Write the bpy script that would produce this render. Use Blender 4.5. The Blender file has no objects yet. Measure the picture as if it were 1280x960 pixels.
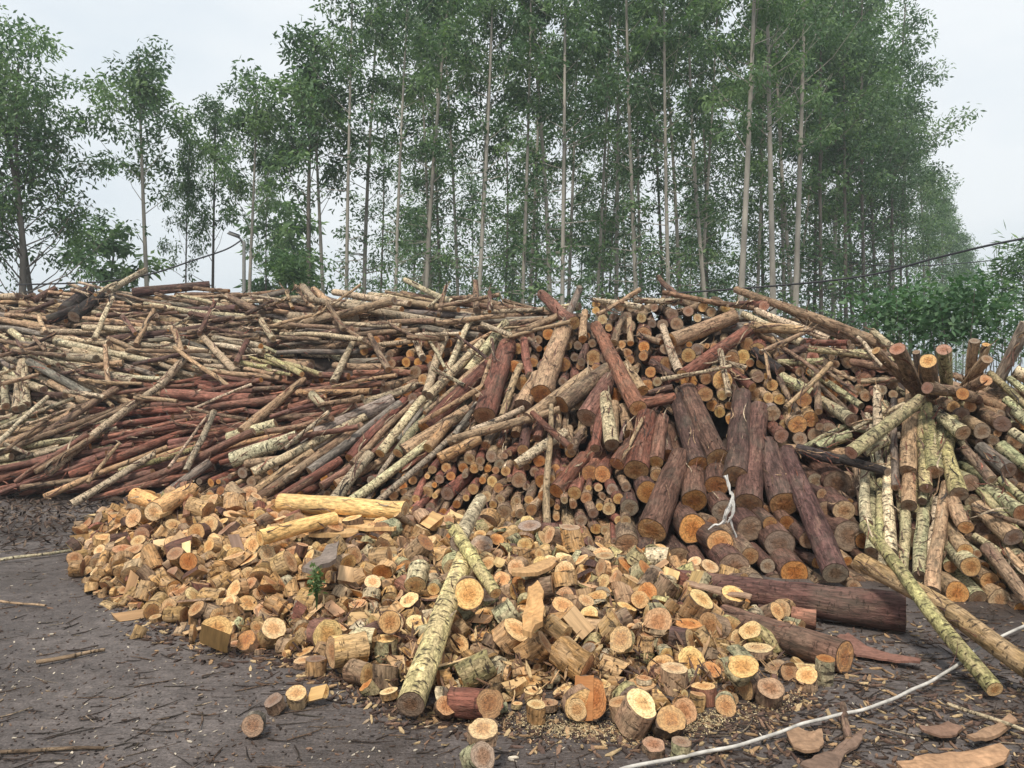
import bpy, math, random
import numpy as np
from mathutils import Vector, Matrix, Quaternion

# ------------------------------------------------------------------ camera, sky, sun
S = bpy.context.scene
COL = S.collection
F = 925.0                      # focal length in pixels of the 1280 wide photograph
EYE = 1.6
cam_data = bpy.data.cameras.new('camera')
cam = bpy.data.objects.new('camera', cam_data)
COL.objects.link(cam)
cam_data.sensor_width = 36.0
cam_data.lens = 36.0 * F / 1280.0
cam_data.clip_start = 0.05
cam_data.clip_end = 3000.0
cam.location = (0, 0, EYE)
cam.rotation_euler = (math.radians(90), 0, 0)
S.camera = cam

SUN_EL, SUN_AZ = 58.0, 200.0   # high, behind the camera and a little to its left
world = bpy.data.worlds.new('World')
S.world = world
world.use_nodes = True
wn, wl = world.node_tree.nodes, world.node_tree.links
wn.clear()
w_out = wn.new('ShaderNodeOutputWorld')
w_sky = wn.new('ShaderNodeTexSky')
w_sky.sky_type = 'NISHITA'
w_sky.sun_disc = False
w_sky.sun_elevation = math.radians(SUN_EL)
w_sky.sun_rotation = math.radians(SUN_AZ)
w_sky.air_density = 1.4
w_sky.dust_density = 3.0
w_bg = wn.new('ShaderNodeBackground'); w_bg.inputs[1].default_value = 0.10
w_cl = wn.new('ShaderNodeBackground'); w_cl.inputs[1].default_value = 1.02
w_mix = wn.new('ShaderNodeMixShader'); w_mix.inputs[0].default_value = 0.90
w_tc = wn.new('ShaderNodeTexCoord')
w_map = wn.new('ShaderNodeMapping'); w_map.inputs['Scale'].default_value = (1.0, 1.0, 2.2)
w_no = wn.new('ShaderNodeTexNoise'); w_no.inputs['Scale'].default_value = 1.7; w_no.inputs['Detail'].default_value = 5.0; w_no.inputs['Roughness'].default_value = 0.5
w_rp = wn.new('ShaderNodeValToRGB')
w_rp.color_ramp.elements[0].position = 0.36; w_rp.color_ramp.elements[0].color = (0.68, 0.775, 0.855, 1)
w_rp.color_ramp.elements[1].position = 0.62; w_rp.color_ramp.elements[1].color = (0.93, 0.965, 0.985, 1)
wl.new(w_tc.outputs['Generated'], w_map.inputs[0]); wl.new(w_map.outputs[0], w_no.inputs['Vector'])
wl.new(w_no.outputs['Fac'], w_rp.inputs[0]); wl.new(w_rp.outputs[0], w_cl.inputs[0])
wl.new(w_sky.outputs[0], w_bg.inputs[0]); wl.new(w_bg.outputs[0], w_mix.inputs[1]); wl.new(w_cl.outputs[0], w_mix.inputs[2])
wl.new(w_mix.outputs[0], w_out.inputs[0])

sun_data = bpy.data.lights.new('sun', 'SUN')
sun_data.energy = 3.6
sun_data.angle = math.radians(10)
sun_data.color = (1.0, 0.93, 0.80)
sun = bpy.data.objects.new('sun', sun_data)
COL.objects.link(sun)
az = math.radians(SUN_AZ)
to_sun = Vector((math.sin(az) * math.cos(math.radians(SUN_EL)), math.cos(az) * math.cos(math.radians(SUN_EL)), math.sin(math.radians(SUN_EL))))
sun.rotation_euler = to_sun.to_track_quat('Z', 'Y').to_euler()

S.view_settings.view_transform = 'Standard'
S.view_settings.look = 'None'
S.view_settings.exposure = 0.12
S.view_settings.gamma = 1.0
S.view_settings.use_curve_mapping = False
S.cycles.max_bounces = 6
S.cycles.diffuse_bounces = 3
S.cycles.transparent_max_bounces = 8

RND = random.Random(11)
NR = np.random.default_rng(5)

# ------------------------------------------------------------------ materials
def nodes(name, rough=0.8, spec=0.25):
    m = bpy.data.materials.new(name)
    m.use_nodes = True
    nt = m.node_tree
    b = nt.nodes['Principled BSDF']
    b.inputs['Roughness'].default_value = rough
    b.inputs['Specular IOR Level'].default_value = spec
    return m, nt, b

class NT:
    """short hand for wiring nodes"""
    def __init__(s, nt): s.nt = nt
    def n(s, typ, **kw):
        x = s.nt.nodes.new(typ)
        for k, v in kw.items():
            if k.startswith('i_'):
                key = k[2:]
                x.inputs[int(key) if key.isdigit() else key].default_value = v
            else: setattr(x, k, v)
        return x
    def l(s, a, b): s.nt.links.new(a, b)
    def attr(s, name): return s.n('ShaderNodeAttribute', attribute_name=name)
    def noise(s, vec, scale, detail=4, rough=0.55, sc=(1, 1, 1)):
        mp = s.n('ShaderNodeMapping'); mp.inputs['Scale'].default_value = sc
        s.l(vec, mp.inputs[0])
        t = s.n('ShaderNodeTexNoise'); t.inputs['Scale'].default_value = scale; t.inputs['Detail'].default_value = detail; t.inputs['Roughness'].default_value = rough
        s.l(mp.outputs[0], t.inputs['Vector']); return t
    def ramp(s, fac, stops, interp='LINEAR'):
        r = s.n('ShaderNodeValToRGB'); cr = r.color_ramp; cr.interpolation = interp
        while len(cr.elements) < len(stops): cr.elements.new(0.5)
        for e, (p, c) in zip(cr.elements, stops):
            e.position = p; e.color = (c if isinstance(c, tuple) else (c, c, c)) + (1,)
        s.l(fac, r.inputs[0]); return r
    def mix(s, fac, a, b, blend='MIX'):
        m = s.n('ShaderNodeMix', data_type='RGBA', blend_type=blend)
        for sock, v in ((m.inputs[0], fac), (m.inputs[6], a), (m.inputs[7], b)):
            if hasattr(v, 'links'): s.l(v, sock)
            else: sock.default_value = v if isinstance(v, (int, float)) else tuple(v) + (1,)
        return m.outputs[2]
    def bump(s, h, bsdf, strength=0.5, dist=0.01):
        b = s.n('ShaderNodeBump'); b.inputs['Strength'].default_value = strength; b.inputs['Distance'].default_value = dist
        s.l(h, b.inputs['Height']); s.l(b.outputs[0], bsdf.inputs['Normal'])
    def math(s, op, a, b=None, clamp=False):
        m = s.n('ShaderNodeMath', operation=op, use_clamp=clamp)
        for i, v in enumerate((a, b)):
            if v is None: continue
            if hasattr(v, 'links'): s.l(v, m.inputs[i])
            else: m.inputs[i].default_value = v
        return m.outputs[0]

MAT = {}
def bark_material(name, fine, coarse, marks, peel, streak, under=(0.42, 0.30, 0.19)):
    """fine/coarse: contrast of the base tone; marks: dark branch scars; peel: pale under-bark patches; streak: lengthwise fibres"""
    m, nt, b = nodes(name, 0.82, 0.22)
    g = NT(nt)
    co = g.attr('lco').outputs['Vector']
    bc = g.attr('bc').outputs['Vector']
    n1 = g.noise(co, 6.0, 3, 0.5, (1, 1, .35))
    tone = g.ramp(n1.outputs['Fac'], [(0.3, 1 - coarse), (0.7, 1 + coarse * .5)])
    c = g.mix(1.0, bc, tone.outputs[0], 'MULTIPLY')
    n2 = g.noise(co, 26.0, 5, 0.65, (1, 1, streak))
    t2 = g.ramp(n2.outputs['Fac'], [(0.32, 1 - fine), (0.66, 1 + fine * .6)])
    c = g.mix(1.0, c, t2.outputs[0], 'MULTIPLY')
    # patches where the outer bark has peeled and the tan layer shows
    n3 = g.noise(co, 11.0, 6, 0.68, (1, 1, .32))
    p = g.ramp(n3.outputs['Fac'], [(0.60 - peel * .16, 0.0), (0.70 - peel * .16, 1.0)])
    tan = g.mix(0.5, bc, under)
    c = g.mix(p.outputs[0], c, tan)
    n6 = g.noise(co, 62.0, 4, 0.7, (1, 1, .22 if streak < .4 else .7))
    c = g.mix(1.0, c, g.ramp(n6.outputs['Fac'], [(0.36, .45), (0.62, 1.18)]).outputs[0], 'MULTIPLY')
    # dark scars, short and across the stem
    n4 = g.noise(co, 15.0, 4, 0.62, (1, 1, 3.2))
    k = g.ramp(n4.outputs['Fac'], [(0.62 - marks * .07, 0.0), (0.70 - marks * .07, 1.0)])
    kk = g.math('MULTIPLY', k.outputs[0], 0.92 * min(1, marks * 1.5))
    c = g.mix(kk, c, (0.035, 0.025, 0.02))
    # grey green lichen film
    n5 = g.noise(co, 3.2, 3, 0.6)
    q = g.ramp(n5.outputs['Fac'], [(0.5, 0.0), (0.75, 0.30)])
    c = g.mix(q.outputs[0], c, (0.17, 0.16, 0.12))
    g.l(c, b.inputs['Base Color'])
    h = g.math('ADD', n2.outputs['Fac'], g.math('MULTIPLY', n3.outputs['Fac'], .6))
    h = g.math('SUBTRACT', h, g.math('MULTIPLY', k.outputs[0], .5))
    h = g.math('ADD', h, g.math('MULTIPLY', n6.outputs['Fac'], .7))
    g.bump(h, b, 0.9, 0.014)
    MAT[name] = m
bark_material('mottled_bark', .62, .42, .95, .75, .55)
bark_material('scaly_bark', .60, .38, .6, .9, .30)
bark_material('fibrous_bark', .62, .38, .35, .25, .12, (.26, .16, .115))
bark_material('smooth_bark', .16, .18, .0, .1, .30)

def wood_end_material():
    m, nt, b = nodes('cut_wood', 0.72, 0.2)
    g = NT(nt)
    rc = g.attr('rc').outputs['Vector']       # x,y in radii, z = a number of its own for every cut
    ec = g.attr('ec').outputs['Vector']
    sep = g.n('ShaderNodeSeparateXYZ'); g.l(rc, sep.inputs[0])
    r2 = g.math('ADD', g.math('MULTIPLY', sep.outputs[0], sep.outputs[0]), g.math('MULTIPLY', sep.outputs[1], sep.outputs[1]))
    r = g.math('SQRT', r2)
    nz = g.noise(rc, 2.2, 3, 0.55)
    rr = g.math('ADD', g.math('MULTIPLY', r, 7.0), g.math('MULTIPLY', nz.outputs['Fac'], 3.2))
    ring = g.math('SINE', g.math('MULTIPLY', rr, 6.2831))
    ringc = g.ramp(g.math('ADD', g.math('MULTIPLY', ring, .5), .5), [(0.0, .80), (0.6, 1.05)])
    c = g.mix(1.0, ec, ringc.outputs[0], 'MULTIPLY')
    rw = g.math('ADD', r, g.math('MULTIPLY', nz.outputs['Fac'], .55))
    heart = g.ramp(rw, [(0.62, 1.0), (0.92, 0.0)])
    hf = g.math('MULTIPLY', heart.outputs[0], .70)
    hc = g.mix(1.0, ec, (0.72, 0.50, 0.36), 'MULTIPLY')
    c = g.mix(hf, c, hc)
    # star cracks from the pith and saw dirt
    ang = g.math('ARCTAN2', sep.outputs[1], sep.outputs[0])
    cv = g.n('ShaderNodeCombineXYZ'); g.l(g.math('MULTIPLY', ang, 1.3), cv.inputs[0]); g.l(g.math('MULTIPLY', r, .5), cv.inputs[1]); g.l(sep.outputs[2], cv.inputs[2])
    n3 = g.noise(cv.outputs[0], 3.6, 2, .6)
    ck = g.ramp(n3.outputs['Fac'], [(0.58, 0.0), (0.64, 1.0)])
    cf = g.math('MULTIPLY', ck.outputs[0], g.math('SUBTRACT', .85, r, True))
    c = g.mix(cf, c, (0.05, 0.025, 0.012))
    n4 = g.noise(rc, 5.5, 5, .7)
    d = g.ramp(n4.outputs['Fac'], [(0.33, .50), (0.60, 1.10)])
    c = g.mix(1.0, c, d.outputs[0], 'MULTIPLY')
    wn_ = g.n('ShaderNodeTexWhiteNoise', noise_dimensions='1D'); g.l(g.math('FLOOR', g.math('MULTIPLY', sep.outputs[2], 50.0)), wn_.inputs['W'])
    old = g.math('MULTIPLY', g.ramp(wn_.outputs['Value'], [(.55, 0.0), (1.0, .5)]).outputs[0], g.ramp(n4.outputs['Fac'], [(.35, 1.0), (.6, .45)]).outputs[0])
    c = g.mix(old, c, (.20, .155, .125))
    edge = g.ramp(r, [(0.90, 0.0), (0.955, 1.0)])
    c = g.mix(edge.outputs[0], c, (0.10, 0.065, 0.045))
    g.l(c, b.inputs['Base Color'])
    g.bump(g.math('SUBTRACT', g.math('ADD', g.math('MULTIPLY', ring, .12), n4.outputs['Fac']), cf), b, .6, .006)
    MAT['cut_wood'] = m
wood_end_material()

def split_material():
    m, nt, b = nodes('split_wood', 0.7, 0.25)
    g = NT(nt)
    co = g.attr('lco').outputs['Vector']; bc = g.attr('bc').outputs['Vector']
    n = g.noise(co, 30.0, 5, .6, (1, 1, .08)); n2 = g.noise(co, 5.0, 3, .5, (1, 1, .5))
    c = g.mix(1.0, bc, g.ramp(n.outputs['Fac'], [(.3, .62), (.68, 1.18)]).outputs[0], 'MULTIPLY')
    c = g.mix(1.0, c, g.ramp(n2.outputs['Fac'], [(.3, .78), (.7, 1.1)]).outputs[0], 'MULTIPLY')
    g.l(c, b.inputs['Base Color']); g.bump(n.outputs['Fac'], b, .6, .008)
    MAT['split_wood'] = m
split_material()

def ground_material():
    m, nt, b = nodes('mud', 0.6, 0.4)
    g = NT(nt)
    tc = g.n('ShaderNodeTexCoord').outputs['Object']
    a = g.noise(tc, .7, 6, .6); f = g.noise(tc, 9, 6, .7); v = g.noise(tc, 70, 3, .6)
    sp = g.noise(tc, 46, 2, .5, (1, 1.6, 1)); st = g.noise(tc, 24, 4, .6, (.35, 2.2, 1))
    c = g.ramp(a.outputs['Fac'], [(.28, (.046, .036, .032)), (.50, (.100, .082, .077)), (.75, (.180, .155, .147))]).outputs[0]
    c = g.mix(1.0, c, g.ramp(f.outputs['Fac'], [(.3, .55), (.7, 1.3)]).outputs[0], 'MULTIPLY')
    c = g.mix(1.0, c, g.ramp(v.outputs['Fac'], [(.35, .7), (.65, 1.25)]).outputs[0], 'MULTIPLY')
    br = g.ramp(st.outputs['Fac'], [(.60, 0.0), (.66, .75)]); c = g.mix(br.outputs[0], c, (.040, .026, .020))
    ch = g.ramp(sp.outputs['Fac'], [(.70, 0.0), (.74, .8)]); c = g.mix(ch.outputs[0], c, (.26, .20, .14))
    g.l(c, b.inputs['Base Color'])
    g.l(g.ramp(a.outputs['Fac'], [(.40, .36), (.58, .80)]).outputs[0], b.inputs['Roughness'])
    g.bump(g.math('ADD', g.math('ADD', f.outputs['Fac'], g.math('MULTIPLY', v.outputs['Fac'], .3)), g.math('MULTIPLY', st.outputs['Fac'], .5)), b, .8, .03)
    MAT['mud'] = m
ground_material()

def leaf_material(name, c0, c1, c2):
    m = bpy.data.materials.new(name); m.use_nodes = True
    nt = m.node_tree; nt.nodes.clear(); g = NT(nt)
    t = g.attr('tone').outputs['Fac']
    c = g.ramp(t, [(0.0, c0), (0.55, c1), (1.0, c2)]).outputs[0]
    d = g.n('ShaderNodeBsdfPrincipled'); d.inputs['Roughness'].default_value = .55; d.inputs['Specular IOR Level'].default_value = .3
    tr = g.n('ShaderNodeBsdfTranslucent'); mx = g.n('ShaderNodeMixShader'); mx.inputs[0].default_value = .32
    g.l(c, d.inputs['Base Color'])
    c2_ = g.mix(1.0, c, (1.1, 1.35, .6), 'MULTIPLY'); g.l(c2_, tr.inputs[0])
    g.l(d.outputs[0], mx.inputs[1]); g.l(tr.outputs[0], mx.inputs[2])
    o = g.n('ShaderNodeOutputMaterial'); g.l(mx.outputs[0], o.inputs[0])
    MAT[name] = m
leaf_material('eucalyptus_leaf', (.034, .070, .036), (.088, .160, .076), (.195, .285, .125))
leaf_material('broad_leaf', (.038, .080, .042), (.075, .155, .072), (.140, .235, .115))
leaf_material('weed_leaf', (.07, .12, .04), (.12, .19, .07), (.20, .28, .13))

def simple(name, col, rough=.7, var=.25, scale=12, metallic=0, bump=.2, sc=(1, 1, 1)):
    m, nt, b = nodes(name, rough, .3); g = NT(nt)
    b.inputs['Metallic'].default_value = metallic
    tc = g.n('ShaderNodeTexCoord').outputs['Object']
    n = g.noise(tc, scale, 5, .6, sc)
    c = g.mix(1.0, col, g.ramp(n.outputs['Fac'], [(.3, 1 - var), (.7, 1 + var * .5)]).outputs[0], 'MULTIPLY')
    g.l(c, b.inputs['Base Color']); g.bump(n.outputs['Fac'], b, bump, .01)
    MAT[name] = m
simple('trunk_bark', (.34, .31, .265), .8, .45, 2.2, bump=.4, sc=(1, 1, .35))
simple('trunk_bark_dark', (.15, .13, .11), .85, .45, 2.5, bump=.4, sc=(1, 1, .35))
simple('litter', (.058, .040, .032), .9, .5, 9, bump=.9)  # dark filler tone; behind the logs it stands in for shade
simple('white_cable', (.50, .47, .43), .6, .5, 14)
simple('black_cable', (.03, .03, .035), .5, .2, 20)
simple('white_rag', (.66, .64, .62), .8, .25, 40)
simple('lamp_metal', (.13, .13, .125), .6, .2, 10)
simple('solar_glass', (.03, .04, .07), .2, .1, 10)
simple('sawdust_mat', (.50, .37, .20), .9, .4, 60, bump=.6)
simple('chip_pale', (.50, .40, .28), .85, .35, 8)
simple('chip_brown', (.15, .085, .055), .85, .4, 8)

# ------------------------------------------------------------------ mesh helpers
def mk_mesh(name, V, polys, mats, mat_idx=None, smooth=None, attrs=None, uvmats=None):
    """polys: list of (k, array[n,k]) blocks, or a single array"""
    me = bpy.data.meshes.new(name)
    V = np.asarray(V, dtype=np.float32)
    blocks = polys if isinstance(polys, list) else [polys]
    loops = np.concatenate([np.asarray(b, dtype=np.int32).ravel() for b in blocks])
    sizes = np.concatenate([np.full(len(b), np.asarray(b).shape[1], dtype=np.int32) for b in blocks])
    starts = np.concatenate([[0], np.cumsum(sizes)[:-1]]).astype(np.int32)
    me.vertices.add(len(V)); me.vertices.foreach_set('co', V.ravel())
    me.loops.add(len(loops)); me.loops.foreach_set('vertex_index', loops)
    me.polygons.add(len(sizes)); me.polygons.foreach_set('loop_start', starts)
    for mt in mats: me.materials.append(MAT[mt])
    if mat_idx is not None: me.polygons.foreach_set('material_index', np.asarray(mat_idx, dtype=np.int32))
    if smooth is not None:
        sm = np.full(len(sizes), bool(smooth)) if isinstance(smooth, (bool, int)) else np.asarray(smooth, dtype=bool)
        me.polygons.foreach_set('use_smooth', sm)
    for k, a in (attrs or {}).items():
        a = np.asarray(a, dtype=np.float32)
        if a.ndim == 2:
            at = me.attributes.new(k, 'FLOAT_VECTOR', 'POINT'); at.data.foreach_set('vector', a.ravel())
        else:
            at = me.attributes.new(k, 'FLOAT', 'POINT'); at.data.foreach_set('value', a)
    me.update(calc_edges=True)
    return me

def link(name, me, parent=None, label=None, cat=None, group=None, kind=None, loc=None, quat=None):
    o = bpy.data.objects.new(name, me)
    COL.objects.link(o)
    if parent is not None: o.parent = parent
    if loc is not None: o.location = loc
    if quat is not None: o.rotation_mode = 'QUATERNION'; o.rotation_quaternion = quat
    if label: o['label'] = label
    if cat: o['category'] = cat
    if group: o['group'] = group
    if kind: o['kind'] = kind
    return o

def P(px, py, d):
    return np.array([(px - 640.0) / F * d, d, EYE + (480.0 - py) / F * d])
def G(px, py, z=0.0):
    d = F * (EYE - z) / (py - 480.0)
    return P(px, py, d)
def proj(p):
    return 640 + p[0] / p[1] * F, 480 - (p[2] - EYE) / p[1] * F

def tube(pts, rad, n=8, seed=0, cap=True):
    """plain tube through points, radii per point -> V, quads, caps"""
    pts = np.asarray(pts, float); rad = np.broadcast_to(np.asarray(rad, float), (len(pts),))
    T = np.gradient(pts, axis=0); T /= np.linalg.norm(T, axis=1)[:, None] + 1e-9
    up = np.array([0, 0, 1.]) if abs(T[0][2]) < .9 else np.array([1., 0, 0])
    V = []
    a = np.arange(n) * 2 * math.pi / n
    for p, t, r in zip(pts, T, rad):
        s = np.cross(t, up); s /= np.linalg.norm(s) + 1e-9; u = np.cross(s, t); up = u
        V.append(p + r * (np.cos(a)[:, None] * s + np.sin(a)[:, None] * u))
    V = np.concatenate(V); k = len(pts)
    i = np.arange(n); j = (i + 1) % n
    Q = np.concatenate([np.stack([r * n + i, r * n + j, (r + 1) * n + j, (r + 1) * n + i], 1) for r in range(k - 1)])
    C = [np.arange(n)[None, ::-1], (np.arange(n) + (k - 1) * n)[None]] if cap else []
    return V, Q, C

class Joined:
    def __init__(s): s.V = []; s.B = {}; s.n = 0; s.A = {}
    def add(s, V, blocks, attrs=None, mat=0, smooth=False):
        for b in blocks:
            b = np.asarray(b)
            s.B.setdefault((b.shape[1], mat, smooth), []).append(b + s.n)
        s.V.append(V); s.n += len(V)
        for k, a in (attrs or {}).items(): s.A.setdefault(k, []).append(np.asarray(a, float))
    def mesh(s, name, mats):
        bl, mi, sm = [], [], []
        for (k, m, f), L in s.B.items():
            a = np.concatenate(L); bl.append(a); mi += [m] * len(a); sm += [f] * len(a)
        return mk_mesh(name, np.concatenate(s.V), bl, mats, mi, sm, {k: np.concatenate(v) for k, v in s.A.items()})

# ------------------------------------------------------------------ a log
MATS = ['mottled_bark', 'scaly_bark', 'fibrous_bark', 'smooth_bark', 'split_wood']
def log_arrays(L, R, seed, n=10, rings=6, bend=.01, taper=.12, rough=.04, t0=0., t1=0., sides=None):
    """bark shell along local z; returns side arrays and two cut faces"""
    r = np.random.default_rng(seed)
    z = np.linspace(-L / 2, L / 2, rings)
    a = np.arange(n) * 2 * math.pi / n + r.uniform(0, 6)
    ph = r.uniform(0, 6.28, 8)
    tt = (z / L + .5)
    rad = R * (1 + taper * (.5 - tt)) [:, None] * np.ones((1, n))
    rad = rad * (1 + rough * (np.sin(2 * a + ph[0])[None] * .7 + np.sin(3 * a + ph[1] + z[:, None] * 3)[:, :] * .5 + np.sin(z[:, None] * 9 + ph[2] + a) * .5))
    rad += R * rough * .5 * r.normal(size=(rings, n))
    bx = bend * L * (np.sin(tt * math.pi + ph[3] * .2) + .35 * np.sin(tt * 2 * math.pi * 1.3 + ph[4])); by = bend * L * .6 * np.sin(tt * 2 * math.pi + ph[5])
    bx -= bx.mean(); by -= by.mean()
    x = rad * np.cos(a) ; y = rad * np.sin(a)
    zz = np.repeat(z[:, None], n, 1)
    zz[0] += t0 * x[0]; zz[-1] += t1 * y[-1]
    V = np.stack([x + bx[:, None], y + by[:, None], zz], 2).reshape(-1, 3)
    i = np.arange(n); j = (i + 1) % n
    Q = np.concatenate([np.stack([k * n + i, k * n + j, (k + 1) * n + j, (k + 1) * n + i], 1) for k in range(rings - 1)])
    lco = V + r.uniform(-50, 50, 3)
    caps = []
    for k, sg in ((0, -1), (rings - 1, 1)):
        ring = V[k * n:(k + 1) * n]; c = ring.mean(0)
        Vc = np.concatenate([c + (ring - c) * 1.0, c + (ring - c) * .5, [c]])
        Vc[n:2 * n, 2] += r.normal(size=n) * R * .02 
        Vc[:, 2] += sg * .0015
        q = np.stack([i, j, n + j, n + i], 1); t = np.stack([n + i, n + j, np.full(n, 2 * n)], 1)
        if sg < 0: q = q[:, ::-1]; t = t[:, ::-1]
        sd = r.uniform(-40, 40)
        rc = np.concatenate([np.stack([np.cos(a), np.sin(a), np.full(n, sd)], 1), np.stack([np.cos(a) * .5, np.sin(a) * .5, np.full(n, sd)], 1), [[0, 0, sd]]])
        caps.append((Vc, [q, t], rc))
    return V, Q, lco, caps

def quat_z(d, spin=0.0):
    d = Vector(d).normalized()
    return d.to_track_quat('Z', 'Y') @ Quaternion((0, 0, 1), spin)

# pile surface: where the face of the heap stands along each line of sight
UB = [-300, 0, 200, 300, 400, 500, 600, 700, 850, 1060, 1130, 1280, 1600]
DB = [11, 10.2, 9.4, 8.7, 8.1, 7.7, 7.3, 6.8, 6.35, 6.0, 5.7, 5.3, 5.0]
UT = [-300, 0, 60, 100, 160, 250, 330, 400, 640, 760, 900, 960, 1030, 1100, 1180, 1280, 1600]
DT = [17.5, 16.5, 16.2, 16, 15.8, 15.5, 14.8, 14, 12, 11, 10.2, 9.9, 9.3, 8.3, 7.6, 7.2, 7]
YT = [388, 381, 364, 357, 361, 368, 372, 367, 374, 374, 370, 384, 408, 440, 462, 470, 480]
def D(px, py):
    db = np.interp(px, UB, DB); dt = np.interp(px, UT, DT); st = (480. - np.interp(px, UT, YT)) / F
    zt = EYE + st * dt; k = zt / (dt - db); s = (480. - py) / F
    return np.minimum((EYE + k * db) / np.maximum(k - s, .02), dt + 1.5)
def SP(px, py, off=0.0):
    return P(px, py, float(D(px, py)) - off)
def surf_normal(px, py):
    a = SP(px, py); b = SP(px + 4, py) - a; c = SP(px, py - 4) - a
    n = np.cross(b, c); n /= np.linalg.norm(n)
    return n if n[1] < 0 else -n

# colours of bark (linear) and of the cuts
BARKC = {
    'pale':   [(.58, .46, .33), (.50, .41, .29), (.62, .51, .36), (.42, .35, .26)],
    'cream':  [(.66, .56, .38), (.60, .53, .36)],
    'tan':    [(.42, .28, .175), (.36, .25, .165), (.48, .32, .20)],
    'green':  [(.46, .44, .27), (.50, .46, .28), (.38, .36, .22)],
    'olive':  [(.46, .395, .20), (.42, .37, .20)],
    'grey':   [(.235, .195, .165), (.20, .17, .145), (.265, .22, .18)],
    'red':    [(.25, .105, .075), (.21, .09, .066), (.29, .13, .092), (.23, .115, .088)],
    'brown':  [(.20, .125, .088), (.17, .11, .08), (.24, .15, .10)],
    'dark':   [(.138, .076, .061), (.112, .065, .055), (.165, .090, .070)],
    'black':  [(.05, .04, .038)],
    'orange': [(.46, .28, .15), (.42, .25, .13)],
    'peeled': [(.80, .47, .22), (.76, .43, .19)],
    'amber': [(.50, .30, .135), (.42, .25, .115), (.34, .20, .09), (.56, .35, .17)],
    'birch': [(.66, .54, .28), (.62, .52, .27)],
}
for k_ in BARKC:                                    # bark colours a little more saturated and brighter
    BARKC[k_] = [tuple(max(.01, (sum(c_) / 3 + (v_ - sum(c_) / 3) * 1.06) * 1.10) for v_ in c_) for c_ in BARKC[k_]]
BARKM = {'pale': 'mottled_bark', 'cream': 'mottled_bark', 'tan': 'scaly_bark', 'green': 'mottled_bark', 'olive': 'mottled_bark', 'grey': 'fibrous_bark',
         'red': 'fibrous_bark', 'brown': 'scaly_bark', 'dark': 'fibrous_bark', 'black': 'fibrous_bark', 'orange': 'scaly_bark', 'peeled': 'smooth_bark', 'birch': 'mottled_bark', 'amber': 'scaly_bark'}
WORD = {'pale': 'pale mottled', 'cream': 'cream-coloured', 'tan': 'tan scaly', 'green': 'greenish mottled', 'olive': 'yellow-green', 'grey': 'weathered grey',
        'red': 'red-brown', 'brown': 'brown scaly', 'dark': 'dark purplish brown', 'black': 'blackened', 'orange': 'orange-brown', 'peeled': 'peeled yellow', 'birch': 'mottled cream', 'amber': 'amber-brown'}
ENDC = {'fresh': [(.72, .47, .22), (.68, .42, .18), (.76, .53, .28)], 'orange': [(.58, .28, .10), (.50, .23, .08), (.62, .36, .16), (.44, .25, .13)],
        'dull': [(.36, .235, .15), (.42, .29, .18), (.28, .19, .135), (.34, .26, .19)], 'pink': [(.46, .24, .17)]}

LOGS = []      # every log: p0 (shown end), p1, R, colour, end colour, label ...
CA = np.zeros((6000, 3)); CB = np.zeros((6000, 3)); CR = np.zeros(6000); CN = 0
def seg_dist(p, q, A, B):
    """least distance of segment pq to many segments AB"""
    d1 = q - p; d2 = B - A; r = p - A
    a = d1 @ d1; e = (d2 * d2).sum(1) + 1e-9; f = (d2 * r).sum(1); c = r @ d1; b = d2 @ d1
    den = a * e - b * b
    s = np.clip(np.where(den > 1e-9, (b * f - c * e) / np.maximum(den, 1e-9), 0), 0, 1)
    t = (b * s + f) / e
    t2 = np.clip(t, 0, 1)
    s = np.where(t != t2, np.clip((b * t2 - c) / a, 0, 1), s)
    x = (p + s[:, None] * d1) - (A + t2[:, None] * d2)
    return np.sqrt((x * x).sum(1))
def put(p0, p1, R, col, end='dull', label=None, cat='log', hero=False, collide=True, **kw):
    global CN
    p0 = np.asarray(p0, float); p1 = np.asarray(p1, float)
    if collide:
        CA[CN] = p0; CB[CN] = p1; CR[CN] = R; CN += 1
    LOGS.append(dict(p0=p0, p1=p1, R=R, col=col, end=end, label=label, cat=cat, hero=hero, vis=0, **kw))
def free(p0, p1, R, tol=.86):
    if not CN: return True
    dd = seg_dist(p0, p1, CA[:CN], CB[:CN])
    return bool((dd > tol * (R + CR[:CN])).all())

# ------------------------------------------------------------------ ground and the dark filler core under the stacks
def wob(x, y):
    return (.022 * np.sin(x * 1.9 + 1.3 * np.sin(y * 1.1)) + .018 * np.sin(y * 2.7 + x * .8 + 2) + .010 * np.sin(x * 6.1 + y * 3.7) + .007 * np.sin(x * 13 + 5 * np.sin(y * 4)) * np.sin(y * 11.7 + 1))
def grid_mesh(name, xs, ys, zf, mats):
    X, Y = np.meshgrid(xs, ys); Z = zf(X, Y)
    nx, ny = len(xs), len(ys)
    i, j = np.meshgrid(np.arange(nx - 1), np.arange(ny - 1)); a = (j * nx + i).ravel()
    return mk_mesh(name, np.stack([X.ravel(), Y.ravel(), Z.ravel()], 1), np.stack([a, a + 1, a + nx + 1, a + nx], 1), mats, smooth=True)
xs = np.unique(np.concatenate([np.linspace(-7, 6, 261), np.linspace(-40, -7, 40), np.linspace(6, 40, 40), [-430, -250, -100, 100, 250, 430]]))
ys = np.unique(np.concatenate([np.linspace(1.0, 11, 201), np.linspace(11, 60, 50), [-60, -20, -5, 100, 200, 430]]))
def gz(X, Y):
    near = np.clip(1 - np.maximum(np.abs(X) - 7, Y - 11) / 6, 0, 1)
    return wob(X, Y) * near * .35 - .006
link('ground', grid_mesh('ground', xs, ys, gz, ['mud']), kind='structure')

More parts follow.
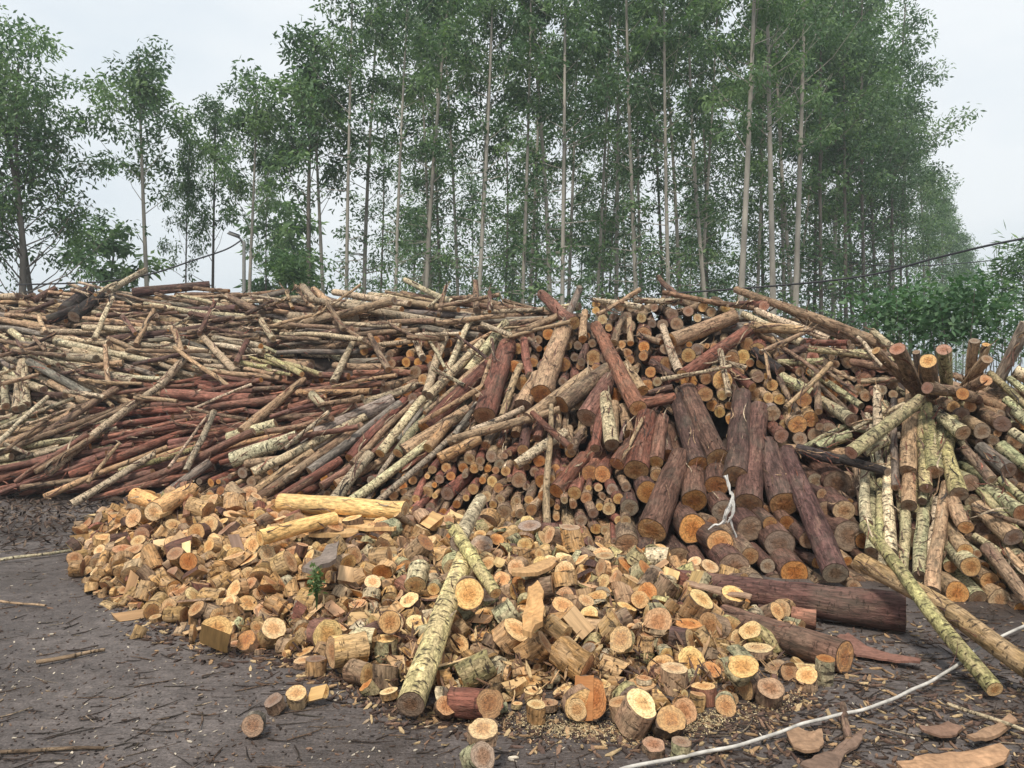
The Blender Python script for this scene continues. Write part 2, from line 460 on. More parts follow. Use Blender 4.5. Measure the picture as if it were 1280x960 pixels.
us = np.linspace(-270, 1490, 150); ts = np.concatenate([np.linspace(0, 1, 40), [1.15, 1.4, 1.8, 2.2]])
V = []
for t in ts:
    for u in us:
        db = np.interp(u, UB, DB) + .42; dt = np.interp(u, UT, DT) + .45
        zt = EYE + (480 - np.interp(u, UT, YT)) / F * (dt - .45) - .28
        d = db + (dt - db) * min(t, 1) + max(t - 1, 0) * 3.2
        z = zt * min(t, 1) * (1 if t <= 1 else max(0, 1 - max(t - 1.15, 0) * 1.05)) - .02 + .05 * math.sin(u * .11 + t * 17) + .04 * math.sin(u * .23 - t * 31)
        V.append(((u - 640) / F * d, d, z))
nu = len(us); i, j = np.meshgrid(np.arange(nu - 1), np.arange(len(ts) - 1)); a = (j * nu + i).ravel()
link('dark_pile_core', mk_mesh('dark_pile_core', V, np.stack([a, a + 1, a + nu + 1, a + nu], 1), ['litter'], smooth=True),
     label='dark filler mound behind the stacked logs, standing in for shade in the gaps', cat='bark litter', kind='stuff')  # added core, coloured dark so the gaps between logs read as shadow

# ------------------------------------------------------------------ logs one can point at
def hero(x0, y0, x1, y1, w, col, end, label, off=.10, off1=None, cat='log', **kw):
    off1 = off if off1 is None else off1
    a = SP(x0, y0, off); b = SP(x1, y1, off1)
    R = w / F * (a[1] + b[1]) / 4
    put(a, b, R, col, end, label, cat, True, **kw)
def hend(px, py, w, col, end, label, dx=0., dz=.12, L=1.7, off=.05, **kw):
    a = SP(px, py, off); R = w / F * a[1] / 2
    d = np.array([dx, 1, dz]); d /= np.linalg.norm(d)
    put(a, a + d * L, R, col, end, label, 'log', True, **kw)

# the thick dark logs leaning at the middle of the stack
hero(874, 582, 848, 500, 25, 'dark', 'orange', 'thick grey-brown log leaning left of its twin, cracked orange cut', off1=.05)
hero(897, 572, 858, 488, 26, 'dark', 'orange', 'thick purplish log with a bright round cut just below the three orange cuts', off=.2, off1=.14)
hero(920, 596, 927, 494, 28, 'dark', 'orange', 'thickest upright grey-brown log above the white rag', off=.18, off1=.12)
hero(937, 630, 946, 512, 29, 'dark', 'orange', 'long upright scaly dark log right of the thickest grey log, its wide cut low', off=.10, off1=.10)
hero(980, 630, 958, 556, 32, 'dark', 'orange', 'dark log with torn hanging bark and a rough orange cut', off=.08, off1=.04)
hero(1045, 716, 982, 566, 28, 'dark', 'dull', 'long dark purplish log leaning down to the right onto the mud', off=.30, off1=.12)
hero(896, 608, 893, 560, 25, 'dark', 'orange', 'short dark log with a round orange cut below the bright round cut', off=.06, off1=-.15)
hero(868, 626, 866, 560, 28, 'dark', 'orange', 'dark log with a deeply star-cracked orange cut', off=.05, off1=-.15)
hend(866, 661, 33, 'dark', 'orange', 'thick dark log with a split reddish cut under the star-cracked one', -.05)
hend(901, 679, 30, 'dark', 'orange', 'dark log with a tilted orange cut left of the rag tail', -.25, t0=.4)
hend(937, 661, 31, 'dark', 'dull', 'dark log with a clean dull round cut right of the white rag', .02)
hend(976, 679, 37, 'dark', 'dull', 'thick dark log with a wide cracked cut near the leaning purplish log', .05)
hend(959, 707, 18, 'dark', 'dull', 'small dark log squeezed low between two thick ones', .0)
hend(918, 710, 36, 'dark', 'dull', 'thick dark log with a weathered brown cut at the foot of the stack', -.04)
hend(993, 716, 34, 'dark', 'orange', 'thick dark log with a bright orange cut at the foot of the stack', .06)
hend(846, 700, 34, 'dark', 'dull', 'greyish log end in the shade at the foot of the stack', .05, off=-.15)
hero(815, 664, 850, 572, 33, 'dark', 'orange', 'thick dark log leaning up to the right with an orange-red cut', off=.12, off1=.02)
hend(785, 681, 29, 'brown', 'orange', 'dark log with a round orange-brown cut left of the orange-red cut', .1)
hend(812, 697, 29, 'dark', 'orange', 'brown log end directly below the orange-red cut', .1)
hend(810, 615, 28, 'dark', 'orange', 'log with a round pale-orange cut below the thick red log', .1)
hend(787, 634, 22, 'dark', 'dull', 'log with a dull cut left below the round pale-orange one', .1)
# red and scaly logs left of them
hero(795, 588, 809, 520, 28, 'red', 'orange', 'thick red log leaning steeply with a wide cut face', off=.16, off1=.12)
hero(820, 577, 828, 522, 17, 'red', 'orange', 'slim red log just right of the thick red one', off=.12)
hero(771, 580, 788, 555, 19, 'red', 'orange', 'short red log with a bright cut, left of the thick red log', off=.10)
hend(753, 593, 20, 'red', 'orange', 'log with a reddish cut, second from the bright short one', .3)
hend(736, 591, 21, 'red', 'orange', 'log with an orange cut at the left of a row of three', .3)
hero(734, 522, 764, 474, 25, 'red', 'dull', 'red log with a broad dull cut behind the forked pale log', off=.08)
hero(765, 556, 756, 494, 16, 'cream', 'dull', 'bent cream log with mottled bark hanging between red logs', off=.20)
hero(743, 560, 757, 500, 12, 'red', 'dull', 'thin red log beside the bent cream log', off=.14)
hero(798, 510, 744, 407, 18, 'red', 'orange', 'long straight red log slanting down from the crest to the middle', off=.30, off1=.22)
hero(795, 507, 843, 497, 14, 'red', 'orange', 'short red log lying level above the thick red log', off=.26, off1=.16)
hero(695, 614, 731, 570, 19, 'red', 'orange', 'red log right of the upright stick, its cut low on the left', off=.14, off1=.10)
hero(702, 506, 760, 462, 22, 'brown', 'orange', 'dark brown log with an orange cut beside the top of the upright stick', off=.20, off1=.12)
hero(660, 523, 738, 464, 15, 'tan', 'dull', 'tan scaly log with peeling bark running up to the right', off=.32, off1=.24)
hero(645, 581, 707, 540, 13, 'cream', 'fresh', 'short cream log lying slanted behind the upright stick', off=.16)
hero(676, 493, 705, 408, 25, 'tan', 'orange', 'thick tan log with flaking scaly bark, standing steeply', off=.22, off1=.14)
hero(654, 508, 672, 470, 20, 'tan', 'dull', 'short scaly log tucked left of the thick flaking one', off=.12)
hero(606, 520, 634, 432, 25, 'red', 'orange', 'thick red-brown log standing steeply at the centre of the heap', off=.22, off1=.14)
hero(531, 536, 620, 448, 19, 'red', 'orange', 'long dark red log slanting up to the thick red-brown one', off=.20, off1=.14)
hero(537, 495, 603, 427, 11, 'cream', 'dull', 'slim pale grey pole crossing in front of a mottled one', off=.28, off1=.2, cat='pole')
hero(533, 493, 557, 415, 11, 'pale', 'dull', 'mottled slim pole standing steeply behind the pale crossing pole', off=.20, cat='pole')
hero(663, 470, 654, 426, 11, 'red', 'dull', 'short reddish pole hanging below the crest', off=.15, cat='pole')
hero(629, 424, 702, 394, 11, 'brown', 'dull', 'dark brown pole running up to the crossed red logs at the crest', off=.18, cat='pole')
hero(717, 404, 676, 368, 15, 'red', 'orange', 'red log on the crest pointing up to the left', off=.25, off1=.1)
hero(705, 410, 724, 360, 9, 'grey', 'dull', 'thin grey stub sticking up at the crest crossing', off=.3, off1=.3, cat='pole')
hero(590, 540, 655, 511, 10, 'pale', 'dull', 'pale pole slanting gently left of the upright stick, upper of two', off=.22, cat='pole')
hero(560, 552, 700, 512, 11, 'tan', 'dull', 'long tan pole reaching to the head of the upright stick', off=.28, cat='pole')
hero(549, 574, 600, 548, 14, 'orange', 'orange', 'short orange-brown log above the small stacked ends', off=.18)
hero(535, 560, 560, 530, 13, 'orange', 'fresh', 'short stretch of fresh orange wood on a slanting log', off=.26)
hero(475, 567, 528, 498, 12, 'cream', 'fresh', 'cream spotted pole slanting steeply up to the right', off=.24, cat='pole')
hero(497, 566, 546, 505, 12, 'green', 'fresh', 'greenish spotted pole next to the cream spotted one', off=.16, cat='pole')
hero(505, 566, 585, 512, 18, 'tan', 'dull', 'thick tan log slanting up between pale poles', off=.14)
hero(437, 573, 505, 500, 13, 'red', 'orange', 'reddish pole slanting up, its orange cut low on the left', off=.18, cat='pole')
hero(387, 590, 500, 505, 12, 'grey', 'dull', 'long grey-purple pole slanting up from the split tip', off=.22, cat='pole')
hero(395, 545, 492, 500, 20, 'grey', 'dull', 'thick smooth grey log lying among slim pale poles', off=.10)
hero(455, 505, 520, 482, 11, 'pale', 'fresh', 'short pale pole with a round cut above the smooth grey log', off=.20, cat='pole')
hero(290, 575, 372, 545, 18, 'cream', 'dull', 'thick cream-green log lying at the right end of the red stack', off=.24)
hero(285, 548, 345, 530, 14, 'cream', 'dull', 'cream log just above the thick cream-green one', off=.2)
hero(302, 540, 380, 474, 11, 'tan', 'dull', 'tan pole leaning over the right end of the red stack', off=.34, off1=.2, cat='pole')
hero(418, 478, 442, 424, 9, 'pale', 'dull', 'mottled pole standing steeply beside the dark hollow', off=.28, cat='pole')
hero(390, 494, 410, 512, 11, 'cream', 'dull', 'short white mottled stub pointing down to the right', off=.34)
# left side
hero(60, 590, 200, 480, 10, 'pale', 'dull', 'long pale pole slanting up across the left stack', off=.34, cat='pole')
hero(200, 482, 232, 447, 10, 'pale', 'dull', 'short pale pole continuing up from the long slanting one', off=.3, cat='pole')
hero(90, 630, 193, 568, 9, 'pale', 'dull', 'crooked pale pole leaning on the foot of the red stack', off=.35, cat='pole')
hero(0, 470, 55, 487, 10, 'pale', 'dull', 'smooth pale pole at the edge sloping down over upright mottled ones', off=.35, cat='pole')
hero(70, 427, 195, 453, 9, 'cream', 'dull', 'long pale pole sloping gently down on the left stack', off=.26, cat='pole')
hero(296, 465, 250, 418, 9, 'pale', 'dull', 'pale pole leaning back to the left above the red stack', off=.30, cat='pole')
hero(342, 424, 325, 400, 8, 'cream', 'dull', 'short cream stub leaning over the crest at the left', off=.3, cat='pole')
hero(205, 493, 315, 498, 13, 'red', 'dull', 'thick dark red log lying level on top of the red stack', off=.16)
hero(190, 632, 262, 578, 13, 'grey', 'dull', 'grey log leaning at the foot of the red stack behind the offcuts', off=.28, off1=.2)
hero(150, 590, 245, 560, 8, 'olive', 'fresh', 'yellow-green pole low on the red stack', off=.22, cat='pole')
for k, (x, y0, y1) in enumerate(((8, 508, 478), (20, 512, 452), (33, 506, 450), (28, 510, 470))):
    hero(x, y0, x + (6 if k % 2 else -3), y1, 9, 'pale', 'dull', ['short mottled pole standing at the left edge of the picture', 'mottled pole standing second from the left edge', 'mottled pole standing highest at the left edge', 'mottled pole wedged between the standing ones at the left edge'][k], off=.25, cat='pole')
hero(136, 364, 181, 338, 8, 'pale', 'dull', 'pale pole poking up to the right above the left peak', off=.3, off1=.3, cat='pole')
hero(42, 376, 70, 360, 9, 'dark', 'dull', 'dark short pole jutting up at the left peak', off=.3, off1=.2, cat='pole')
hero(80, 388, 112, 362, 14, 'black', 'dull', 'blackened thick log standing out dark at the left peak', off=.32, off1=.25)
hero(92, 396, 126, 368, 13, 'black', 'dull', 'second blackened log beside the dark thick one at the left peak', off=.30, off1=.2)
hero(60, 400, 100, 385, 12, 'black', 'dull', 'blackened short log below the left peak', off=.30, off1=.2)
hero(166, 366, 262, 356, 11, 'dark', 'dull', 'dark weathered log lying level along the left crest', off=.25, off1=.15)
hero(402, 386, 378, 358, 9, 'pale', 'dull', 'pale pole leaning up to the left on the crest right of the lamp', off=.3, off1=.2, cat='pole')
hero(418, 384, 392, 362, 9, 'tan', 'dull', 'tan pole beside the pale one leaning up on the crest', off=.25, off1=.2, cat='pole')
hero(596, 388, 594, 352, 8, 'brown', 'dull', 'short brown stub standing upright on the middle of the crest', off=.2, off1=.2, cat='pole')
hero(566, 378, 505, 350, 7, 'cream', 'dull', 'slim cream pole sloping up to the left over the crest', off=.2, off1=.1, cat='pole')
hero(850, 374, 822, 346, 7, 'dark', 'dull', 'thin dark stick jutting up from the crest at the right', off=.2, off1=.1, cat='pole')
# crest and upper right
hero(841, 426, 919, 395, 18, 'tan', 'orange', 'thick tan-orange log lying high with its cut to the left', off=.18)
hero(854, 470, 936, 412, 17, 'red', 'orange', 'red-brown log leaning up to the right above the three orange cuts', off=.30, off1=.2)
hero(938, 408, 1004, 413, 12, 'tan', 'dull', 'pale tan pole lying level from the top of the red-brown log', off=.3, cat='pole')
hero(849, 465, 828, 408, 10, 'pale', 'dull', 'thin mottled pole hanging down beside the red-brown log', off=.26, cat='pole')
hend(861, 476, 19, 'red', 'orange', 'log with a bright orange cut, leftmost of three above the dark logs', .2, off=.2)
hend(903, 476, 23, 'dark', 'fresh', 'log with the brightest yellow cut and a dark heart', .15, off=.2)
hend(883, 474, 14, 'brown', 'orange', 'small log end between the bright orange cut and the yellow one', .1, off=.18)
hend(881, 493, 17, 'red', 'orange', 'small orange log end below the row of three', .1, off=.2)
hend(961, 498, 14, 'tan', 'fresh', 'small log with a yellow cut, left of a pair', .2, off=.15)
hend(975, 500, 14, 'tan', 'fresh', 'small log with a yellow cut, right of a pair', .25, off=.15)
hend(996, 531, 21, 'tan', 'orange', 'log with a plain orange cut right of the dark logs', .25, off=.15)
hend(1013, 524, 19, 'orange', 'orange', 'log with a ringed orange cut beside the plain orange one', .3, off=.15)
hend(993, 514, 15, 'tan', 'fresh', 'small ochre log end above the two orange cuts', .25, off=.12)
hend(1005, 500, 18, 'brown', 'orange', 'brown log end with rough bark above the ringed orange cut', .3, off=.12)
hend(966, 517, 19, 'grey', 'dull', 'grey ringed log end left of the orange cuts', .25, off=.15)
hend(977, 545, 17, 'red', 'pink', 'pinkish log end jutting over the leaning purplish log', .15, off=.25)
hero(976, 472, 1016, 492, 15, 'green', 'pink', 'pale green log with a round pinkish cut in the upper right', off=.2, off1=.15)
hero(1064, 525, 1025, 500, 15, 'green', 'dull', 'green-brown log sloping down beside the pale poles', off=.22, off1=.15)
hero(996, 562, 1058, 577, 14, 'black', 'dull', 'blackened log lying level beside the green-brown ones', off=.22)
hero(1054, 574, 1110, 590, 12, 'black', 'dull', 'blackened branch end reaching over the pale upright poles', off=.34, off1=.45, cat='pole')
hero(1020, 560, 1062, 543, 14, 'green', 'dull', 'green mottled log lying slanted above the blackened log', off=.12)
hero(976, 464, 942, 438, 12, 'black', 'dull', 'dark wet log slanting down behind the orange cuts', off=.2)
hero(1100, 428, 919, 361, 11, 'brown', 'dull', 'long dark pole forming the slanting crest at the upper right', off=.05, off1=.05, cat='pole')
hero(1078, 424, 962, 378, 8, 'pale', 'dull', 'long pale pole lying along the slanting crest', off=.12, cat='pole')
hero(1123, 440, 1090, 414, 9, 'pale', 'dull', 'pale pole end reaching past the crest toward the bush', off=.2, cat='pole')
hend(955, 382, 12, 'red', 'pink', 'pink log end sitting on the slanting crest', .1, off=.2)
# right stack: thick ends pointing up
def up(x0, y0, x1, y1, w, col, end, label, d0=.55, d1=.0, **kw):
    w *= .84; d0 *= .8
    a = P(x0, y0, float(D(x1, y1)) - d0); b = P(x1, y1, float(D(x1, y1)) - d1); R = w / F * (a[1] + b[1]) / 4
    put(a, b, R, col, end, label, 'log', True, **kw)
up(1122, 436, 1150, 492, 19, 'brown', 'pink', 'dark log raised up against the bush with a pink cut, leftmost of the raised ones')
up(1095, 438, 1148, 494, 13, 'brown', 'fresh', 'dark slim log leaning up to the left beside the raised one', .35)
up(1160, 451, 1166, 492, 21, 'brown', 'orange', 'thick log pointing at the viewer with a yellow-brown cut, between two raised pink ones', .8)
up(1180, 437, 1184, 490, 18, 'green', 'pink', 'dark green log standing up with a flat pink cut')
up(1146, 440, 1154, 490, 10, 'grey', 'dull', 'small grey raised log between the pink cuts', .3)
up(1218, 426, 1211, 480, 15, 'tan', 'dull', 'tan log standing up toward the trees', .3)
up(1233, 431, 1219, 482, 12, 'tan', 'fresh', 'small log with a pale cut standing next to the tan one', .3)
up(1233, 449, 1203, 486, 15, 'tan', 'dull', 'tan log leaning up to the right with a round cut', .55)
up(1232, 475, 1196, 496, 17, 'tan', 'orange', 'short tan log with an orange cut leaning to the right', .6)
up(1159, 485, 1200, 490, 18, 'brown', 'pink', 'log with a pale pink cut lying across the top of the green poles', .7, .35)
up(1205, 492, 1220, 500, 17, 'brown', 'orange', 'brown log end with a dark ring right of the pale pink cut', .75)
up(1284, 404, 1244, 484, 18, 'grey', 'dull', 'thick grey log leaning up to the right edge of the picture', .3)
up(1272, 436, 1248, 470, 9, 'pale', 'dull', 'thin broken branch leaning beside the thick grey log', .3)
hero(1064, 566, 1150, 500, 17, 'olive', 'pink', 'long mossy log crossing in front of the upright poles, pink cut at its lower end', off=.75, off1=.5)
hero(1079, 563, 1110, 548, 15, 'cream', 'dull', 'cream peeling log under the mossy crossing log', off=.5)
# pale upright poles
V1 = [(1169, 590, 1157, 508, 17, 'olive', 'dull', 'bright yellow-green spotted log hanging upright in the right stack'),
      (1160, 611, 1149, 520, 13, 'olive', 'dull', 'slimmer yellow-green log left of the brightest one'),
      (1135, 590, 1138, 520, 19, 'tan', 'dull', 'mottled log with reddish flaking bark hanging upright'),
      (1136, 632, 1136, 585, 17, 'tan', 'dull', 'short tan log below the reddish flaking one'),
      (1115, 690, 1108, 572, 13, 'cream', 'dull', 'tall bent cream pole standing in the right stack'),
      (1120, 610, 1116, 500, 9, 'grey', 'dull', 'thin grey pole standing behind the bent cream one'),
      (1082, 655, 1081, 588, 13, 'cream', 'dull', 'mottled cream pole at the left end of the upright ones'),
      (1101, 676, 1099, 600, 9, 'olive', 'dull', 'thin greenish pole behind the tall cream ones'),
      (1103, 545, 1104, 505, 15, 'cream', 'dull', 'cream log end rising above the mossy crossing log'),
      (1090, 540, 1082, 520, 11, 'cream', 'dull', 'short cream stub left of the rising cream log'),
      (1167, 740, 1180, 605, 15, 'tan', 'dull', 'long spotted log standing on the mud in the right stack'),
      (1151, 720, 1152, 640, 16, 'green', 'dull', 'greenish mottled log left of the long spotted one'),
      (1199, 618, 1181, 560, 18, 'olive', 'dull', 'yellow-green mottled log slanting right with a dull cut'),
      (1208, 660, 1187, 620, 18, 'tan', 'orange', 'tan log with an orange cut slanting down right'),
      (1267, 672, 1222, 633, 21, 'tan', 'dull', 'flaking tan log with a wide grey cut at the right'),
      (1261, 588, 1226, 560, 18, 'grey', 'dull', 'grey-cream log with a round cut slanting right'),
      (1276, 641, 1236, 612, 19, 'green', 'orange', 'green spotted log slanting to the right edge'),
      (1204, 541, 1178, 522, 17, 'cream', 'dull', 'spotted log with a brown cut near the top of the right stack'),
      (1240, 600, 1205, 560, 12, 'brown', 'dull', 'slim brown log slanting down between the round cuts')]
for v in V1: hero(*v, off=.22, off1=.12)
hend(1211, 686, 17, 'tan', 'fresh', 'small log with a light tan cut stacked on a larger one', .3, off=.25)
hend(1214, 708, 25, 'green', 'orange', 'thick log with a smooth orange-tan cut low in the right stack', .25, off=.25)
hend(1229, 538, 18, 'tan', 'dull', 'log with a round dull cut in the top row of the right stack', .3, off=.2)
hend(1253, 530, 18, 'brown', 'dull', 'log with a pale dull cut, second in the top row of the right stack', .3, off=.2)
# things lying on the mud in front of the stack
def gl(x0, y0, z0, x1, y1, z1, w, col, end, label, cat='log', **kw):
    """axis end points with their own heights above the ground"""
    a = G(x0, y0, z0); b = G(x1, y1, z1); R = w / F * (a[1] + b[1]) / 4
    put(a, b, R, col, end, label, cat, True, **kw)
gl(1132, 766, .12, 838, 727, .13, 38, 'dark', 'dull', 'longest dark log lying on the mud behind the offcut heap', sides=16)
gl(1056, 822, .095, 905, 772, .10, 36, 'dark', 'orange', 'shorter dark log with a splintered end lying on the mud', sides=16)
gl(1076, 700, .42, 1300, 838, .16, 25, 'orange', 'fresh', 'orange-brown pole with flaking bark leaning down onto the mud at the right', 'pole', sides=14)
gl(1240, 860, .07, 1079, 655, .62, 17, 'olive', 'fresh', 'long yellow-green pole resting its lower end on the mud, upper end on the right stack', 'pole', sides=12)
gl(514, 880, .08, 583, 690, .48, 30, 'birch', 'dull', 'thick mottled pale log leaning up over the middle of the offcut heap', sides=16)
gl(568, 663, .62, 620, 742, .36, 17, 'birch', 'fresh', 'forked pale branch leaning across the head of the thick mottled log', 'branch', sides=12)
gl(572, 680, .55, 600, 625, .70, 18, 'cream', 'dull', 'cream branch stub rising behind the forked pale branch', 'branch', sides=12)
gl(350, 628, .53, 507, 638, .53, 22, 'peeled', 'fresh', 'smooth peeled yellow log lying on top of the offcuts', sides=14)
gl(325, 672, .44, 418, 648, .50, 19, 'peeled', 'fresh', 'short peeled yellow log slanting below the long smooth one', sides=12)
gl(192, 640, .47, 240, 612, .56, 21, 'peeled', 'fresh', 'stubby peeled yellow log on the left of the offcut heap', sides=12)
gl(170, 620, .53, 197, 630, .50, 18, 'peeled', 'fresh', 'short peeled yellow piece at the back left of the offcut heap', sides=12)
gl(686, 690, .12, 686, 508, 1.32, 9, 'tan', 'dull', 'thin bare stick standing upright against the middle of the stack', 'stick')
LOGS[-1]['p1'] = SP(686, 508, .42); LOGS[-1]['p0'] = P(686, 690, 6.62); LOGS[-1]['R'] = .035
CA[CN - 1] = LOGS[-1]['p0']; CB[CN - 1] = LOGS[-1]['p1']
gl(213, 735, .07, 275, 748, .07, 11, 'green', 'fresh', 'slim birch-like stick lying on the left slope of the offcut heap', 'stick')
gl(45, 828, .012, 131, 812, .015, 5, 'brown', 'dull', 'thin brown stick lying on the open mud at the left', 'stick')
gl(0, 940, .014, 130, 934, .014, 5, 'brown', 'dull', 'long thin stick lying on the mud at the bottom left', 'stick')
gl(0, 700, .015, 88, 688, .02, 4, 'cream', 'fresh', 'pale splintered stick on the mud below the red stack', 'stick')
gl(0, 752, .012, 58, 757, .012, 3, 'tan', 'dull', 'thin tan twig on the mud at the left edge', 'stick')
gl(1185, 880, .04, 1290, 916, .05, 5, 'pale', 'dull', 'thin pale stick on the mud at the right', 'stick')
gl(1062, 925, .03, 1052, 880, .05, 9, 'brown', 'dull', 'short brown stick beside the bark piece under the cable', 'stick')

# ------------------------------------------------------------------ stacks seen end on
def inside(poly, x, y):
    c = False; n = len(poly)
    for i in range(n):
        (x1, y1), (x2, y2) = poly[i], poly[(i + 1) % n]
        if (y1 > y) != (y2 > y) and x < (x2 - x1) * (y - y1) / (y2 - y1) + x1: c = not c
    return c
def pick(w):
    t = RND.random() * sum(w.values())
    for k, v in w.items():
        t -= v
        if t <= 0: return k
    return k
def ends(region, poly, rr, cols, endw, yaw=0., n=90, L=(1.2, 1.9), spread=.10, back=.0, dz=.1):
    xs_ = [p[0] for p in poly]; ys_ = [p[1] for p in poly]
    got = []
    fixed = [(*proj(l['p0']), l['R'] / l['p0'][1] * F) for l in LOGS if l['hero'] and l['p0'][1] < 11]
    for tr in range(n * 60):
        if len(got) >= n: break
        x = RND.uniform(min(xs_), max(xs_)); y = RND.uniform(min(ys_), max(ys_))
        if not inside(poly, x, y): continue
        d = float(D(x, y)); k = 1 - .45 * tr / (n * 60)
        R = RND.uniform(*rr) * k; r = R / d * F
        if any((x - a) ** 2 + (y - b) ** 2 < (.90 * (r + c)) ** 2 for a, b, c in got + fixed): continue
        p0 = SP(x, y, RND.uniform(-.10, .12) - back)
        dr = np.array([yaw + RND.gauss(0, spread), 1, dz + RND.gauss(0, spread * .7)]); dr /= np.linalg.norm(dr)
        p1 = p0 + dr * RND.uniform(*L)
        if CN and (seg_dist(p0, p1, CA[:CN], CB[:CN]) < .62 * (R + CR[:CN])).any(): continue
        got.append((x, y, r)); put(p0, p1, R, pick(cols), pick(endw), region=region, t0=RND.gauss(0, .15))
ends('centre', [(498, 600), (540, 575), (640, 560), (690, 580), (750, 590), (785, 640), (790, 700), (690, 705), (600, 690), (498, 680)], (.04, .075), {'red': 4, 'brown': 3, 'orange': 1.5, 'tan': 1.5}, {'orange': 5, 'dull': 3, 'fresh': 2}, .1, 170)
ends('behind', [(240, 600), (330, 580), (420, 590), (500, 600), (500, 670), (230, 655)], (.035, .07), {'red': 3, 'brown': 4, 'tan': 2, 'dark': 2}, {'orange': 4, 'dull': 4}, .2, 90)
ends('thick', [(760, 600), (830, 585), (1060, 600), (1075, 735), (860, 735), (780, 712)], (.06, .12), {'dark': 6, 'brown': 2}, {'orange': 4, 'dull': 5}, .0, 70, (1.6, 2.2))
ends('upper', [(640, 415), (850, 400), (850, 470), (770, 500), (690, 520), (640, 470)], (.05, .10), {'red': 3, 'brown': 3, 'tan': 2, 'dark': 3}, {'orange': 4, 'dull': 4}, .15, 60)
ends('hollow', [(455, 425), (560, 425), (570, 500), (520, 500), (455, 480)], (.05, .09), {'red': 4, 'brown': 3, 'tan': 2}, {'orange': 4, 'dull': 4}, .3, 40)
ends('bright', [(840, 430), (950, 430), (1050, 480), (1040, 560), (950, 540), (850, 500)], (.05, .10), {'tan': 4, 'brown': 3, 'red': 2, 'green': 2}, {'orange': 4, 'dull': 3, 'fresh': 3}, .3, 60)
ends('right_top', [(1185, 500), (1330, 490), (1330, 640), (1240, 590)], (.05, .085), {'tan': 4, 'brown': 4, 'green': 2, 'grey': 2}, {'orange': 2, 'dull': 6}, .3, 60)
ends('right_low', [(1195, 600), (1330, 600), (1330, 770), (1185, 752)], (.045, .085), {'tan': 4, 'brown': 3, 'green': 3}, {'orange': 4, 'dull': 4, 'fresh': 1}, .3, 110)
ends('behind_poles', [(1058, 600), (1130, 600), (1200, 690), (1200, 752), (1120, 748), (1058, 725)], (.04, .08), {'brown': 4, 'dark': 4, 'tan': 2}, {'dull': 5, 'orange': 3}, .1, 60, back=.12)
ends('crest', [(740, 377), (900, 375), (940, 395), (840, 400), (740, 400)], (.05, .075), {'tan': 4, 'brown': 3}, {'dull': 5, 'fresh': 2}, .2, 20)
ends('low_mid', [(1000, 440), (1110, 430), (1120, 500), (1040, 520)], (.04, .075), {'tan': 3, 'brown': 3, 'red': 3}, {'dull': 5, 'pink': 2}, .4, 34)

# ------------------------------------------------------------------ logs lying along the face of the heap
HOLES = [(375, 446, 62, 13), (95, 402, 26, 10), (560, 425, 40, 6), (1125, 560, 14, 20), (860, 445, 30, 9), (240, 606, 45, 8), (640, 565, 26, 7), (720, 470, 12, 14)]
def fill(region, poly, n, th, sd, rr, LL, cols, endw={'dull': 3, 'orange': 1}, lo=-.32, hi=.10, tries=14, tol=.86, flip=.5, dep=.06):
    xs_ = [p[0] for p in poly]; ys_ = [p[1] for p in poly]
    cnt = 0
    for tr in range(n * tries):
        if cnt >= n: break
        x = RND.uniform(min(xs_), max(xs_)); y = RND.uniform(min(ys_), max(ys_))
        if not inside(poly, x, y): continue
        if any(((x - hx) / hw) ** 2 + ((y - hy) / hh) ** 2 < 1 for hx, hy, hw, hh in HOLES): continue
        t = math.radians((th(x, y) if callable(th) else th) + RND.gauss(0, sd))
        c = SP(x, y); e = SP(x + 6 * math.cos(t), y - 6 * math.sin(t)) - c; e /= np.linalg.norm(e)
        nr = surf_normal(x, y); e = e + nr * RND.gauss(0, dep); e /= np.linalg.norm(e)
        R = RND.uniform(*rr) ; L = RND.uniform(*LL)
        if tr > n * tries * .5: R *= .75; L *= .7
        m = c + e * RND.uniform(-.3, .3) * L
        s = lo + RND.uniform(0, .1); ok = False
        bad = False
        for f in (-.35, 0, .35):
            hx_, hy_ = proj(m + e * L * f)
            if any(((hx_ - hx) / hw) ** 2 + ((hy_ - hy) / hh) ** 2 < .8 for hx, hy, hw, hh in HOLES): bad = True
        if bad: continue
        ctr = m + nr * (lo + hi) / 2
        w = CB[:CN] - CA[:CN]; v = ctr - CA[:CN]
        f = np.clip((w * v).sum(1) / ((w * w).sum(1) + 1e-9), 0, 1); g = v - f[:, None] * w
        near = np.nonzero((g * g).sum(1) < (L / 2 + .45 + R) ** 2)[0]
        A_, B_, R_ = CA[near], CB[near], CR[near]
        while s < hi:
            q = m + nr * s
            if not len(near) or bool((seg_dist(q - e * L / 2, q + e * L / 2, A_, B_) > tol * (R + R_)).all()): ok = True; break
            s += .04
        if not ok: continue
        a, b = q - e * L / 2, q + e * L / 2
        if min(a[2], b[2]) < R * .6: continue
        if any(y_ < np.interp(x_, UT, YT) - (14 if region.startswith('over') else 7) for x_, y_ in (proj(a), proj(b))): continue
        if RND.random() < flip: a, b = b, a
        cnt += 1
        put(a, b, R, pick(cols), pick(endw), region=region, cat='log' if R > .062 else 'pole')
    return cnt
PALE = {'pale': 6, 'cream': 1.5, 'tan': 3, 'grey': 2, 'brown': 2.5, 'dark': .8}
REP = []
REP.append(fill('red_stack', [(195, 480), (345, 470), (470, 465), (480, 500), (330, 560), (285, 592), (120, 622), (-60, 622), (-60, 606), (120, 562)], 300, lambda x, y: 5 + (y - 490) * .09, 7, (.036, .064), (1.2, 2.3), {'red': 12, 'brown': 1, 'orange': .8}, {'orange': 3, 'dull': 3}))
